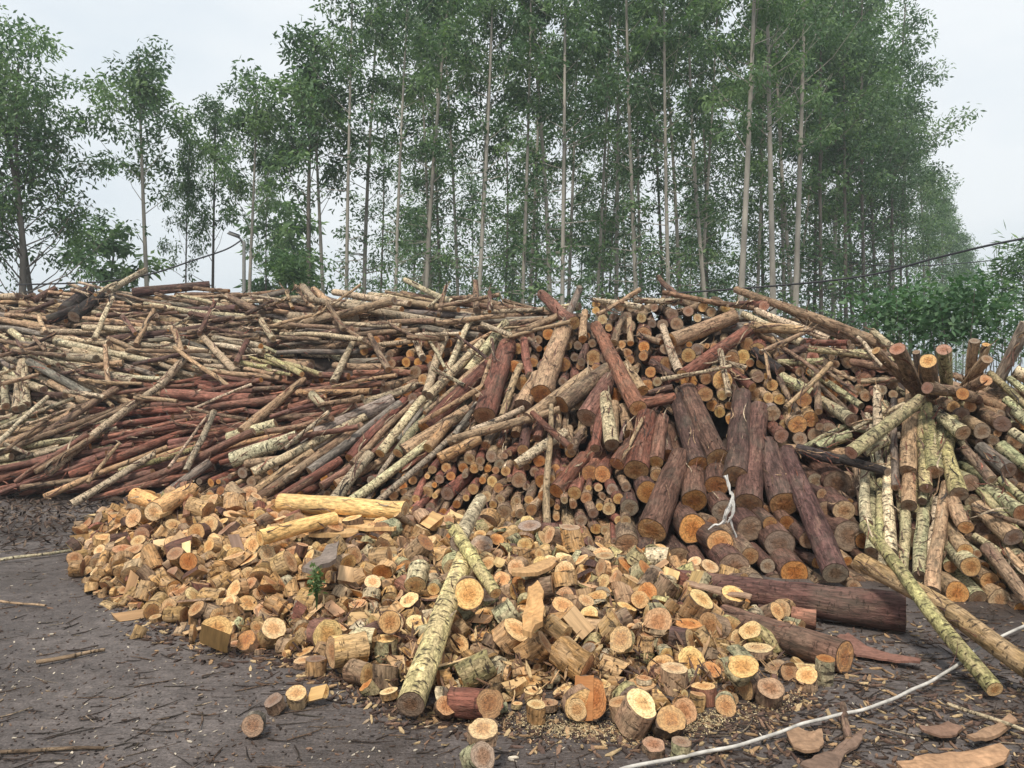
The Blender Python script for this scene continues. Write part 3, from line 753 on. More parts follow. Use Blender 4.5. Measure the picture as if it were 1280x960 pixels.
REP.append(fill('crest_left', [(-120, 375), (100, 360), (250, 366), (420, 370), (660, 378), (660, 402), (420, 428), (-120, 420)], 420, -3, 9, (.036, .075), (1.4, 3.0), {'pale': 4, 'tan': 4, 'grey': 2.5, 'brown': 4, 'cream': .6, 'dark': 1.5}, dep=.05))
REP.append(fill('mid_left', [(-120, 410), (330, 415), (420, 450), (380, 475), (250, 470), (200, 500), (-120, 510)], 340, -13, 11, (.036, .072), (1.3, 2.6), PALE))
REP.append(fill('low_left', [(-120, 495), (190, 490), (120, 550), (60, 590), (-120, 606)], 240, lambda x, y: 24 - (x < 0) * 6, 10, (.034, .062), (1.3, 2.4), {'pale': 5, 'cream': 2, 'green': 3, 'tan': 3, 'brown': 1.5}))
REP.append(fill('yellow', [(300, 462), (370, 462), (390, 482), (300, 480)], 10, -16, 5, (.035, .05), (1.0, 1.6), {'olive': 3, 'tan': 2}, lo=.0, hi=.2))
REP.append(fill('slant', [(370, 520), (450, 480), (620, 425), (650, 450), (580, 560), (500, 600), (330, 620), (340, 575)], 300, lambda x, y: 33 + (x - 450) * .08, 12, (.036, .072), (.8, 1.9), {'pale': 3, 'tan': 3, 'brown': 3, 'red': 3, 'cream': 2, 'grey': 1}, {'orange': 3, 'dull': 3, 'fresh': 1}, hi=.14, flip=0.))
REP.append(fill('crest_centre', [(420, 400), (650, 385), (660, 430), (540, 455), (440, 468), (400, 440)], 110, 5, 8, (.045, .08), (1.2, 2.4), {'pale': 3, 'tan': 3, 'brown': 4, 'grey': 1}))
REP.append(fill('steep', [(560, 440), (660, 405), (790, 410), (800, 540), (640, 570), (560, 550)], 110, lambda x, y: 62 + (x - 640) * .22, 16, (.045, .09), (.6, 1.4), {'red': 4, 'brown': 4, 'tan': 3, 'dark': 2}, {'orange': 5, 'dull': 3}, hi=.10, flip=0.))
REP.append(fill('crest_right', [(650, 378), (920, 374), (1000, 396), (1110, 436), (1060, 450), (900, 440), (650, 420)], 200, lambda x, y: -6 - max(0, x - 900) * .10, 10, (.045, .085), (1.1, 2.4), {'tan': 4, 'pale': 3, 'brown': 4, 'red': 2, 'grey': 1}))
REP.append(fill('mid_right', [(640, 420), (900, 430), (1000, 440), (940, 500), (760, 500), (650, 470)], 120, 10, 26, (.045, .085), (.6, 1.4), {'red': 3, 'brown': 4, 'dark': 4, 'tan': 1}, {'orange': 4, 'dull': 3}))
REP.append(fill('dark_upright', [(800, 500), (1000, 500), (1060, 600), (1070, 720), (870, 715), (800, 640)], 110, lambda x, y: 95 - (x - 900) * .18 + 180, 9, (.08, .12), (.9, 1.4), {'dark': 6, 'brown': 1, 'grey': 1}, {'orange': 4, 'dull': 3}, lo=-.45, hi=.08, flip=1.))
REP.append(fill('upper_right', [(960, 425), (1135, 435), (1120, 510), (1060, 570), (980, 560)], 170, -14, 22, (.036, .07), (.7, 1.6), {'tan': 3, 'brown': 4, 'red': 3, 'green': 2, 'grey': 1}, {'dull': 3, 'pink': 1}, hi=.12))
REP.append(fill('pale_upright', [(1075, 495), (1180, 500), (1200, 640), (1195, 745), (1120, 740), (1062, 640)], 120, lambda x, y: 92 - (x - 1130) * .25, 6, (.045, .075), (.9, 1.5), {'cream': 3, 'green': 4, 'olive': 2, 'tan': 4}, {'dull': 4, 'orange': 1}, flip=1.))
REP.append(fill('right', [(1165, 500), (1340, 480), (1340, 765), (1190, 748)], 150, lambda x, y: -42 + (1280 - x) * -.12, 10, (.042, .072), (.8, 1.5), {'tan': 3, 'green': 4, 'brown': 2, 'olive': 2.5, 'cream': 3}, {'dull': 4, 'orange': 2}, flip=0.))
REP.append(fill('right_crest', [(1130, 470), (1340, 478), (1340, 500), (1140, 500)], 40, 0, 14, (.05, .08), (.8, 1.4), {'brown': 4, 'tan': 3, 'olive': 1}))
# a loose outer scatter of slim poles and broken sticks thrown over everything
REP.append(fill('beyond_right', [(1320, 480), (1510, 490), (1510, 765), (1320, 768)], 130, -35, 14, (.05, .085), (.9, 1.6), {'tan': 4, 'green': 3, 'brown': 3}, {'dull': 4, 'orange': 2}, flip=0.))
REP.append(fill('beyond_left', [(-290, 385), (-110, 382), (-110, 615), (-290, 612)], 110, -6, 16, (.04, .08), (1.6, 2.8), PALE))
REP.append(fill('over_left', [(-60, 372), (640, 372), (640, 440), (420, 470), (200, 500), (-60, 500)], 60, lambda x, y: RND.uniform(-60, 60), 20, (.022, .05), (.5, 1.6), {'pale': 4, 'tan': 4, 'brown': 4, 'dark': 2}, lo=.02, hi=.38, dep=.16))
REP.append(fill('over_low', [(-60, 500), (260, 500), (520, 470), (520, 590), (280, 615), (-60, 615)], 22, lambda x, y: RND.uniform(-10, 60), 10, (.020, .042), (.5, 1.5), {'pale': 4, 'tan': 4, 'brown': 4, 'red': 2}, lo=.02, hi=.36, dep=.12))
REP.append(fill('over_mid', [(520, 390), (1100, 390), (1110, 560), (900, 520), (700, 600), (520, 590)], 26, lambda x, y: RND.uniform(-80, 80), 20, (.016, .04), (.35, 1.1), {'pale': 3, 'tan': 4, 'brown': 5, 'red': 3, 'dark': 2}, lo=.02, hi=.36, dep=.16))
REP.append(fill('right_more', [(1080, 480), (1340, 480), (1340, 765), (1110, 745)], 150, lambda x, y: 90 - (x - 1110) * .55 if x < 1200 else -42 + (1280 - x) * -.12, 8, (.034, .062), (.6, 1.3), {'tan': 3, 'green': 4, 'olive': 2, 'cream': 2, 'brown': 2}, {'dull': 4, 'orange': 2}, hi=.16, flip=0.))
REP.append(fill('over_right', [(1060, 480), (1320, 480), (1320, 700), (1080, 700)], 2, lambda x, y: RND.uniform(-80, 10), 20, (.014, .035), (.35, 1.0), {'pale': 3, 'tan': 4, 'brown': 5}, lo=.02, hi=.36, dep=.16))
print('FILL', REP, 'total logs', len(LOGS))

# ------------------------------------------------------------------ the offcuts, at rest
# every offcut at rest: its number, then x, y, z in millimetres, then x, y, z of its turn times 99
REST = [
0,-2739,6489,280,-2,99,7, 1,858,5843,172,-10,-68,-65, 3,1006,5828,107,52,54,40, 5,1759,5601,15,56,80,-8, 6,-2869,6341,248,63,20,73, 
7,-447,4145,15,-33,90,9, 8,-120,4366,74,-42,-52,16, 9,-3342,7342,319,-1,-3,99, 10,-85,5028,133,-57,-34,35, 11,-918,4137,18,0,0,76, 
12,1254,5291,101,23,66,67, 14,-2352,6341,301,10,11,-20, 15,-790,5740,251,-31,-19,-92, 16,-1101,4904,132,27,67,-30, 18,-287,3842,34,-48,-51,69, 
19,920,4191,25,-52,-43,44, 21,465,4702,132,-46,50,-23, 22,1468,4106,21,-19,93,7, 23,1474,4475,44,65,26,68, 24,-1128,4726,80,29,90,-8, 
26,-535,6085,261,-64,21,8, 29,-2350,5814,170,-12,98,9, 31,-112,5260,167,57,-81,-6, 32,390,5319,130,-76,-63,-3, 35,1554,5280,25,3,3,75, 
36,517,6961,81,61,-54,-21, 37,322,3528,80,26,65,-60, 39,523,3504,50,-98,-9,-11, 41,202,5347,174,-65,69,-9, 42,1792,5467,15,0,0,98, 
43,-471,6034,324,-5,-35,45, 45,-3359,7015,317,-59,4,-32, 46,-1983,5235,109,-8,-83,36, 47,-4524,8806,64,19,-75,-61, 48,636,6325,110,-70,-19,21, 
51,-30,3747,14,68,18,18, 52,-1137,6951,313,3,-59,75, 53,1684,5390,80,-1,0,-91, 56,-3509,7254,290,11,-3,-24, 57,-1795,5145,78,-98,-11,-7, 
58,-654,6634,250,65,-26,-25, 59,1495,4006,49,-49,50,56, 60,-640,5754,220,-3,97,5, 62,-1703,4590,35,-35,-61,69, 65,-1538,6288,242,-97,-20,1, 
66,1891,5474,30,0,0,-35, 67,-356,4815,144,18,-66,-57, 68,-555,5906,225,3,2,-68, 69,-653,5655,249,14,-24,1, 72,111,5076,164,87,-44,8, 
73,199,5855,174,38,62,61, 74,-198,6148,267,-49,53,-7, 76,-2765,6034,231,72,-48,-18, 77,379,4024,19,1,1,-68, 78,-2161,5399,128,-46,-87,-3, 
79,-831,5154,189,20,-34,-85, 80,431,5765,153,3,0,77, 82,1255,4360,17,11,11,-84, 83,-3313,6431,132,79,-29,-13, 85,814,6258,118,-45,-47,44, 
87,-178,5331,267,10,-2,54, 92,721,3881,10,54,45,45, 93,-3900,7625,276,12,64,-28, 94,-2948,6473,274,-20,-73,62, 95,589,4384,57,5,-3,25, 
96,-2895,5838,83,23,2,-74, 98,-1484,5475,185,-48,43,9, 100,-68,4827,116,2,6,-74, 103,-3214,5654,45,64,68,-13, 105,-2266,5075,13,50,45,48, 
109,1377,5896,102,54,36,0, 110,-2396,6048,201,30,-60,-70, 111,-1398,5366,142,7,-3,11, 113,-1179,6188,237,1,-3,90, 114,-2838,5869,153,26,-77,-32, 
115,1409,4237,71,1,-1,-40, 117,-1464,7440,271,-97,20,2, 120,-399,6795,272,-4,-28,-72, 123,1833,4602,25,-65,26,-20, 126,867,4192,79,71,-14,13, 
127,1040,3908,19,0,0,-81, 128,-362,6084,260,-47,-87,-4, 129,-3206,5893,87,58,49,-43, 131,-3026,6700,319,-59,52,-58, 134,-2532,5273,48,73,-1,6, 
136,-332,3966,88,-59,-51,49, 138,780,4299,85,60,-76,11, 139,-743,6826,273,68,-33,-33, 141,-1574,6311,264,-1,97,-15, 142,-1448,4789,36,8,-7,-4, 
144,-2257,4964,54,63,31,60, 145,1542,3873,39,0,0,42, 147,-3583,6951,203,18,-4,-60, 148,-1259,4495,61,-37,-1,-92, 149,-4271,7234,53,-49,50,3, 
151,-89,5072,161,-81,57,5, 152,988,5906,182,58,55,-46, 155,122,4787,150,4,6,-45, 156,-1954,6316,282,80,-55,19, 157,-3099,7109,364,65,23,66, 
159,1617,5841,9,-64,-29,42, 160,-1229,6012,224,41,90,2, 161,123,4482,63,4,5,-47, 163,526,4651,78,5,-2,8, 164,-4125,7259,32,-64,-46,-12, 
166,146,5886,209,-55,-82,-2, 167,1121,4028,36,0,0,-87, 169,-1600,5020,68,9,7,-85, 172,-1182,6184,288,69,-19,-22, 173,-1264,4655,27,4,4,-92, 
174,-1601,5532,175,-35,-66,64, 175,-4806,8222,15,0,0,3, 176,1505,5495,70,-17,74,-61, 178,108,6110,195,-95,-26,10, 179,-483,5886,301,-36,-15,90, 
181,-3238,7162,351,-67,7,-62, 185,153,5197,195,-66,4,73, 188,1357,4299,24,0,0,-82, 189,1256,3956,39,17,14,-59, 190,1386,5588,106,23,-65,68, 
191,1529,4636,38,0,0,33, 192,1804,4737,52,68,-18,58, 193,1570,4505,27,0,0,67, 194,-1438,6248,242,2,2,-81, 195,653,3682,32,-14,-68,-69, 
196,1309,4709,70,77,18,53, 197,-3192,6762,256,-86,47,-4, 199,1010,5064,124,-71,1,-68, 200,-1392,5433,146,-53,39,-36, 202,-1935,5237,141,-21,48,19, 
203,-1466,5768,236,49,51,27, 206,226,5694,214,48,-84,-22, 208,737,4745,121,-1,-4,99, 209,1527,4416,26,55,43,70, 210,1770,4445,8,5,-70,69, 
213,-1047,5414,168,4,-5,47, 214,-2842,6439,242,-64,-6,6, 216,718,4375,127,84,-39,20, 217,-1889,5561,200,-64,-35,65, 218,-1273,6318,255,21,-5,96, 
219,-2072,6297,289,49,54,-66, 220,429,4928,102,-67,-9,35, 221,962,6041,105,-23,72,61, 222,-1440,5026,94,-33,62,-53, 224,172,4530,66,76,59,-21, 
225,-2283,7017,320,62,34,-43, 229,-2305,6848,303,-14,3,-50, 230,-2845,5955,134,-79,-57,-18, 231,-952,4527,77,8,63,74, 232,1203,6458,36,41,-57,-59, 
233,274,5354,169,-51,-73,-43, 235,-2694,6293,219,-49,42,-24, 236,178,4638,112,-57,-67,42, 239,-564,6350,278,-12,20,-89, 240,-1128,4840,117,29,55,75, 
245,267,3802,19,95,-13,25, 248,1854,5691,20,0,0,73, 249,-1266,4830,102,-32,-61,-1, 253,-3827,7977,369,-29,61,72, 255,-3775,7607,292,-43,-84,-26, 
256,-3281,7731,366,60,-35,-59, 257,1579,4940,46,46,53,16, 258,-4191,7152,88,58,-80,9, 259,-298,4404,71,-57,-40,44, 262,-166,6641,263,-16,-33,-89, 
263,-2755,7055,353,40,60,-22, 264,382,4866,140,13,16,88, 265,-929,4607,95,15,84,-48, 266,-2666,5875,241,-58,-20,-75, 267,-3363,7485,340,3,0,-3, 
268,-1929,6052,223,-1,-74,63, 269,1711,5510,26,7,-12,-82, 270,-2753,6866,306,-39,-91,-6, 271,-719,6687,299,-26,-70,-56, 274,859,4859,128,-29,-6,42, 
275,-2201,6215,270,15,-20,-58, 276,973,4613,85,65,29,61, 277,653,5274,123,-35,-62,65, 279,-1753,5351,142,-84,-52,0, 281,1361,5058,124,56,-76,-1, 
282,-191,4244,56,-72,-65,-5, 283,1421,5179,112,60,24,-60, 285,-1626,5177,124,69,33,-48, 286,1191,3781,71,-64,28,-25, 288,895,5708,138,-97,8,15, 
289,-1702,4731,24,44,-86,10, 290,1151,5548,138,-56,-40,41, 291,-1785,4647,49,0,0,98, 292,-995,5611,225,6,-17,4, 293,882,5742,215,-10,5,26, 
295,-1556,4847,34,-84,47,15, 296,-624,4122,41,-16,68,-69, 297,-2319,6752,317,-66,-10,-14, 298,-2081,6635,296,71,-3,-32, 304,-295,4309,60,-14,69,-34, 
305,-989,5734,268,-20,74,-61, 307,683,3951,15,12,-16,59, 309,-3260,6574,210,-12,59,-30, 311,1618,4609,45,-37,60,-55, 314,-1081,4679,87,-39,83,-28, 
316,1418,5007,83,78,42,18, 317,-25,5719,209,67,-72,-3, 319,1565,6113,16,8,1,-97, 320,-2,5950,255,-30,-61,-62, 322,1079,5411,124,-11,-68,44, 
323,116,3510,42,0,0,83, 324,-1306,5102,132,-70,-37,45, 326,1859,5281,33,0,0,37, 329,-625,5552,217,-65,-16,-18, 331,43,4993,141,97,-6,-10, 
333,1041,6225,85,8,68,-55, 335,-740,3825,25,-12,93,4, 337,959,5148,176,-53,-45,67, 338,1201,4702,64,61,-26,-42, 339,-812,4697,83,53,-49,-53, 
341,-2121,5270,70,-92,35,-1, 343,-1669,5587,164,48,84,-5, 345,-2877,5649,47,17,-4,-54, 347,-2144,6411,266,-52,-80,-15, 348,256,7609,15,99,6,-2, 
349,-295,4715,116,-45,-88,-7, 350,-3142,6187,116,21,2,-76, 351,-2144,6992,289,96,12,-22, 355,-563,5130,160,-1,-6,99, 358,-2307,5241,63,-97,10,12, 
361,16,4806,138,-65,8,50, 362,-4263,8439,203,-15,-9,60, 365,-1321,5665,208,-65,-26,58, 367,-1494,4528,32,28,64,-61, 368,119,4233,84,-27,37,43, 
369,-1855,4565,48,69,-13,-40, 370,1507,6209,35,-14,17,-11, 372,-539,4088,34,5,-20,-43, 375,652,5621,163,6,3,-97, 376,-2710,6833,351,-48,53,-49, 
377,-2208,6498,290,47,-53,-31, 379,497,5243,124,52,-84,0, 380,-2280,5327,68,11,-8,16, 382,-1704,5864,256,-20,-72,65, 383,231,4470,59,1,19,26, 
384,-1788,5967,272,-77,-26,-5, 385,-1024,6844,325,-38,-60,9, 386,-206,3925,16,-95,1,-28, 387,-149,4930,133,4,-5,97, 388,737,4170,63,16,9,85, 
389,-1450,5683,264,-71,57,30, 392,663,3792,34,0,0,25, 395,-434,4717,101,-96,-22,-2, 396,-3621,7489,304,50,-85,10, 398,543,4257,47,19,-16,84, 
401,-1924,5904,216,62,47,44, 403,-1250,5440,267,-51,-6,-54, 404,1669,5272,39,95,27,-4, 406,-2329,5946,211,40,-2,24, 407,1267,6041,43,33,68,57, 
409,1546,5428,88,-46,44,4, 410,638,4997,109,1,-4,90, 411,-1284,4568,82,-51,-21,4, 412,242,4573,72,1,-74,66, 414,-4757,8130,48,-42,56,-7, 
417,-1957,6528,260,47,-50,-55, 422,-2696,5296,24,82,56,-1, 423,197,5117,153,84,-20,-2, 424,281,5944,245,-12,-1,-34, 426,977,5577,162,61,38,61, 
429,79,6019,196,-50,-85,-1, 430,1279,5119,194,-62,-71,29, 431,1459,3797,7,-63,-31,45, 432,-85,4028,55,78,49,-16, 434,-2500,6658,306,59,-41,-44, 
435,-1224,5107,122,-33,-69,62, 436,-235,6020,287,-4,93,35, 437,491,5799,195,50,-46,-66, 443,1617,4358,41,4,-70,-47, 444,818,4069,32,11,9,-90, 
446,-3519,6672,163,44,-64,-47, 447,-289,5901,223,-16,-70,67, 448,-642,4555,64,-28,-69,52, 452,776,6770,44,-81,44,-17, 453,-2618,5977,210,89,-14,-13, 
454,1852,5039,74,-2,70,48, 455,1570,5282,98,-39,-58,25, 456,-3999,7247,108,59,-18,11, 458,-1178,4642,59,26,65,-34, 459,-1300,4763,109,-51,-73,30, 
460,1691,4548,71,-55,-44,-65, 461,-2613,5764,147,29,-70,64, 463,-2309,5850,189,-18,-75,61, 464,1135,5774,245,-70,21,67, 465,-626,3775,19,17,97,0, 
467,-3213,7440,352,59,-41,36, 469,-3179,7623,348,-65,-24,47, 470,-230,4205,26,-64,12,5, 472,561,3625,68,-44,54,65, 475,501,4174,26,-45,88,6, 
477,-326,4502,81,-42,89,7, 478,-816,3948,62,69,-9,63, 479,-3407,6987,285,2,61,-39, 480,-732,4339,28,-95,5,25, 481,-1552,5490,196,-24,-41,1, 
482,-3231,7315,326,-79,-54,-21, 485,-923,5411,219,14,-13,96, 486,-3024,6558,241,8,-4,9, 487,-248,6226,309,72,60,-18, 488,400,5628,231,-87,-40,10, 
489,-167,5954,239,60,40,-23, 492,1468,5587,56,-19,0,-96, 494,-2000,5447,125,90,37,-19, 496,-3360,7322,403,-1,17,34, 497,704,4206,35,0,16,28, 
498,-1814,5938,217,-54,-41,29, 500,598,5552,171,52,24,46, 502,1521,4531,73,-38,40,-72, 505,-1390,6157,251,9,-9,17, 506,605,5527,142,0,4,1, 
507,1243,5377,137,3,2,97, 508,661,5891,167,55,-42,-71, 509,-1397,4845,88,-85,40,31, 511,-1935,5171,70,-33,-63,14, 516,-192,5340,194,-32,-63,54, 
517,-914,5007,129,-99,0,-2, 519,-60,6148,217,-19,71,-55, 522,-3967,8101,341,-10,-9,-83, 523,-2408,5867,192,-94,-18,26, 524,-1031,4676,90,16,56,65, 
525,-1055,4567,92,50,-84,-13, 526,-1499,6947,292,-92,30,-23, 528,-1835,4915,45,25,-70,2, 530,-3057,7658,387,-62,-45,-30, 531,-2340,6739,283,-5,-71,66, 
533,-1548,5419,144,81,51,-20, 536,-3650,7277,315,84,12,-44, 537,265,3993,11,-70,7,18, 538,-2971,5556,37,25,-65,70, 541,-4304,7541,57,75,-15,22, 
542,-2894,6870,340,69,71,2, 543,-2690,8182,66,-62,49,-32, 544,1504,5801,74,66,40,54, 545,-786,4143,18,-10,95,1, 546,50,4066,43,64,31,-6, 
547,55,6286,244,-74,-22,42, 548,552,5268,190,-16,-42,42, 550,1214,4359,59,49,-85,10, 553,-3795,7461,293,-55,-69,-16, 555,-332,4904,228,-66,-42,38, 
557,-1746,5518,152,35,-93,-4, 558,-978,4644,58,6,-9,47, 559,-2158,4808,12,70,8,9, 560,1481,6310,30,-41,-57,-69, 562,-4498,8407,146,-28,41,52, 
563,137,4975,130,18,72,-31, 564,-695,5303,189,14,98,6, 566,847,4274,95,59,-16,73, 568,-460,5557,209,-66,9,-41, 570,1701,4894,15,-87,-47,-3, 
571,-49,4883,161,-32,6,20, 572,1410,4585,17,4,1,66, 574,-1757,5359,252,69,17,-27, 575,-2935,5711,74,51,-71,46, 576,542,3862,39,26,-65,-40, 
577,-723,6580,351,-6,43,-53, 579,710,3619,54,-31,62,-37, 581,908,3626,44,0,6,53, 582,-2927,5750,146,-53,-2,13, 585,-537,5549,241,81,-16,7, 
586,1070,6062,153,17,-55,16, 589,945,4107,56,-67,-17,65, 590,-333,5706,223,4,2,-59, 591,-15,4942,206,-31,-75,-15, 592,-1170,6509,264,-55,-42,22, 
594,-4224,7458,50,63,8,-4, 595,232,5033,208,-68,35,-60, 597,1694,4835,29,-22,95,16, 598,967,4994,137,65,31,54, 600,1793,5589,58,-9,34,-75, 
603,-700,5699,269,15,-48,-6, 607,865,4473,77,-36,-89,-12, 608,1322,5283,121,41,-61,65, 609,760,3974,14,4,-70,-70, 612,483,5668,174,23,-15,-63, 
614,-2974,7617,358,-74,22,20, 615,-1795,5191,87,10,-12,3, 616,966,4198,71,88,35,-16, 618,-1425,6820,281,-78,60,8, 621,-1948,5678,197,30,94,5, 
622,-2559,6486,311,94,23,17, 624,-3078,6119,122,5,-26,34, 627,-765,5057,137,8,65,74, 628,-308,3782,22,-25,-65,61, 630,-196,5463,231,-15,72,-58, 
632,-780,4515,69,19,-7,18, 633,1241,4061,36,1,-2,-49, 634,-2537,5904,193,86,45,-14, 635,-1133,4515,19,-2,-3,98, 638,-2448,6521,296,68,26,-5, 
642,1403,6238,43,98,-10,-8, 644,249,5276,149,57,45,-45, 646,-1433,7278,309,68,-67,24, 649,-3751,7954,373,-69,12,-39, 651,1089,4161,68,-27,6,27, 
652,-955,6270,262,-18,-6,-90, 657,-3597,6287,79,34,-87,8, 659,23,3650,14,3,15,-16, 662,-3070,5549,31,0,0,98, 663,1650,4730,17,0,0,32, 
664,1111,5935,158,21,22,94, 666,-336,3640,57,7,70,8, 668,-1582,4800,96,43,-87,-6, 670,-774,5474,184,5,3,-70, 672,-2389,6496,367,-56,-74,23, 
673,-2586,6367,270,-7,-74,28, 677,-3142,6503,223,-36,34,-2, 679,-894,5997,235,-69,71,1, 680,-292,5028,178,-47,55,-64, 682,-1153,5016,169,53,-73,15, 
683,-2232,5491,146,-9,54,-6, 685,65,5013,168,-78,15,-11, 686,-3377,6098,72,59,-48,42, 687,-2205,7010,304,24,66,-70, 688,1392,4444,15,0,0,59, 
689,-1896,5935,320,81,5,33, 691,-3285,5896,24,10,3,-79, 693,-455,5283,206,-63,0,32, 694,-459,4637,124,33,64,-68, 695,-813,4767,125,-54,38,-46, 
698,-949,5260,154,3,-5,55, 699,-17,6687,178,-70,34,-59, 700,-2657,6925,309,18,-16,77, 701,-3440,6038,23,79,-4,-16, 702,-255,4019,46,70,-1,52, 
703,395,4899,204,39,73,50, 704,176,5566,190,-6,-66,-65, 706,647,5062,121,-46,52,-44, 709,1411,5730,74,0,80,-1, 710,434,5221,164,52,15,26, 
711,-2769,5293,5,-61,-34,41, 712,1395,4792,37,-56,-81,3, 713,416,3620,43,50,49,43, 714,-1857,5382,135,-83,-52,-11, 715,-2294,5260,44,-97,12,-9, 
716,669,5186,194,6,-51,44, 718,-1108,6314,367,15,-53,80, 719,-370,5956,265,-34,60,-10, 721,-686,5597,260,75,-60,-20, 722,-3905,6617,15,97,21,0, 
723,-3062,8285,100,42,66,38, 724,-2507,5433,112,-13,71,-53, 725,-3130,5621,15,-10,1,98, 729,247,4330,81,-37,-55,-70, 731,89,4190,47,3,6,-81, 
732,1917,4990,27,43,-55,-49, 736,-1737,4911,32,58,33,50, 739,-875,7129,255,-51,-65,-12, 740,-2160,6056,232,30,-4,-57, 741,-464,4541,74,0,-7,97, 
742,-547,5974,270,0,-3,94, 744,434,4555,82,2,5,-98, 746,-2598,6205,230,-8,10,85, 747,-1773,6861,270,-94,-24,-18, 749,-39,4372,52,20,-62,-72, 
751,299,4665,143,-87,41,20, 755,1544,5481,24,32,-93,-1, 757,882,3549,9,11,-69,-69, 759,-3514,8282,208,54,-37,74, 760,405,6057,193,87,-40,16, 
761,-977,5243,192,-23,-16,80, 763,1077,3687,36,-70,-5,32, 765,-665,5456,261,-41,-11,43, 766,1285,5439,120,-7,-98,2, 767,678,3801,78,-12,-8,-75, 
768,-2436,5741,161,-82,54,4, 770,-3369,6228,78,-3,-15,92, 773,-1546,6576,286,-61,32,-25, 776,-822,4590,62,10,2,-63, 778,-1592,7883,124,-57,-21,-13, 
780,1625,5747,41,-92,-22,18, 782,-869,5693,237,43,-59,45, 783,-2485,5981,248,86,37,-33, 787,-1518,4936,94,-65,-29,-41, 788,-1578,5116,106,30,-60,-67, 
791,843,3845,64,0,0,87, 793,-3651,8077,354,16,-57,-62, 795,-2304,5044,30,20,68,-69, 796,860,5153,129,30,-94,-2, 797,-2723,7355,348,0,1,-92, 
798,349,5854,209,14,58,-73, 799,-1945,6977,282,-2,2,-89, 801,-1594,6485,309,64,-27,-65, 803,88,3891,21,72,-68,3, 804,-1031,4470,25,1,7,-99, 
806,-2898,5316,19,67,21,33, 807,-2105,6740,295,-8,1,-98, 809,-2799,7241,395,73,-4,-58, 810,280,5981,226,-76,-17,-33, 813,-308,5566,209,3,3,-85, 
814,-998,5888,323,77,-2,-28, 815,-50,3597,26,62,32,68, 816,-1270,5664,221,49,50,29, 817,-1768,5571,233,-27,-87,-34, 818,-688,6789,313,5,-43,-33, 
819,-1479,4866,97,3,-51,-24, 820,-260,6019,358,-88,40,8, 823,933,4416,90,-6,22,-85, 824,-2927,7730,395,-76,58,21, 825,-1133,5938,269,39,-91,2, 
827,-2703,6138,232,-83,-43,-23, 829,-181,4008,43,63,30,57, 830,-1156,5476,175,7,1,-49, 835,-508,3838,14,-38,-89,-8, 836,-383,4310,90,65,65,13, 
837,-764,5984,251,-40,-59,52, 839,-4101,7105,26,-10,-70,65, 840,-547,7188,276,-55,65,-18, 841,-140,5476,291,-39,-3,-80, 843,-2968,7111,351,30,7,-66, 
847,-1469,5085,133,12,97,-13, 851,-2020,6143,301,-40,-39,-70, 852,-645,6277,377,1,-1,84, 853,-1973,4754,30,-58,28,-36, 857,611,3551,15,0,0,82, 
858,-3218,6467,297,69,5,10, 863,-2432,5349,93,-69,50,50, 865,678,4428,119,37,6,24, 866,1101,6343,44,45,87,-11, 868,1079,5077,108,19,-97,-3, 
870,133,4083,141,88,-11,-44, 871,-3091,7313,339,-9,16,-15, 872,-2022,5573,181,-61,17,38, 874,-717,6427,295,73,-67,2, 875,-92,5341,310,-68,16,9, 
878,-2316,5393,112,-79,47,37, 884,-3371,7105,291,14,-13,92, 886,671,4571,89,-55,38,-6, 888,1279,4237,15,0,0,69, 889,322,5248,184,-51,42,25, 
891,-3935,7815,309,40,68,-60, 892,-499,5630,216,5,-67,-73, 893,-2662,5370,99,47,83,-26, 899,166,4357,80,69,-18,68, 900,-3450,6168,129,-4,-60,-74, 
901,665,4176,95,83,-48,15, 902,108,3754,25,0,0,-71, 903,-789,4651,90,35,39,-9, 904,-1342,4385,47,-22,66,-45, 905,-1578,5679,207,-30,-67,62, 
906,312,7107,115,15,96,5, 907,549,5149,151,59,78,-12, 909,-336,4259,34,-98,13,6, 911,-610,4715,103,70,-70,3, 913,-2881,6016,220,-66,40,-60, 
914,-2554,5683,184,-90,-40,-9, 915,555,7105,70,42,-56,4, 916,-2750,6779,372,-6,96,21, 917,-984,5713,290,-89,44,3, 918,-1216,6960,279,74,7,-6, 
920,-650,6032,246,7,8,-43, 921,1496,4249,27,-31,-63,66, 923,-2758,5608,84,93,-30,13, 924,449,4308,52,6,-1,-10, 926,-221,5864,269,20,9,-25, 
927,-1111,5398,247,56,-55,6, 929,-2954,6229,240,90,-10,-22, 930,-2197,5251,153,3,-15,34, 931,-684,4418,40,67,24,36, 933,-1537,4836,158,-39,-39,42, 
934,0,5114,217,82,26,1, 938,181,5825,234,-90,40,10, 940,1492,5211,88,88,-7,-11, 944,-1650,5072,110,1,24,-40, 945,-10,5064,146,-4,16,81, 
946,-413,5663,255,41,71,-40, 947,-861,6225,331,-13,10,-70, 948,-3031,6567,330,-83,5,14, 950,1272,4526,73,9,1,22, 951,-173,5766,213,3,3,5, 
954,-83,5003,181,44,-51,-34, 955,-3039,5760,23,45,44,62, 956,-297,4178,36,44,31,83, 959,-2247,5835,257,23,13,67, 961,-1197,4790,75,7,-5,-58, 
962,-860,6192,424,-87,16,-29, 964,-2368,6672,366,8,-97,16, 965,697,5551,263,-62,20,-17, 966,-2312,6578,311,41,-90,-1, 967,-1486,5040,83,65,-74,7, 
969,317,4448,135,-64,-18,15, 970,-1799,4988,102,-89,-24,26, 972,-1711,5668,175,-51,77,22, 974,378,6396,259,-22,-34,67, 977,-3220,7259,400,-3,-70,-22, 
979,-1167,5218,173,75,-3,-46, 980,-321,6102,337,40,-62,63, 982,-478,5808,220,3,-2,27, 984,-2288,6912,352,47,-61,-48, 985,1445,6338,52,33,87,2, 
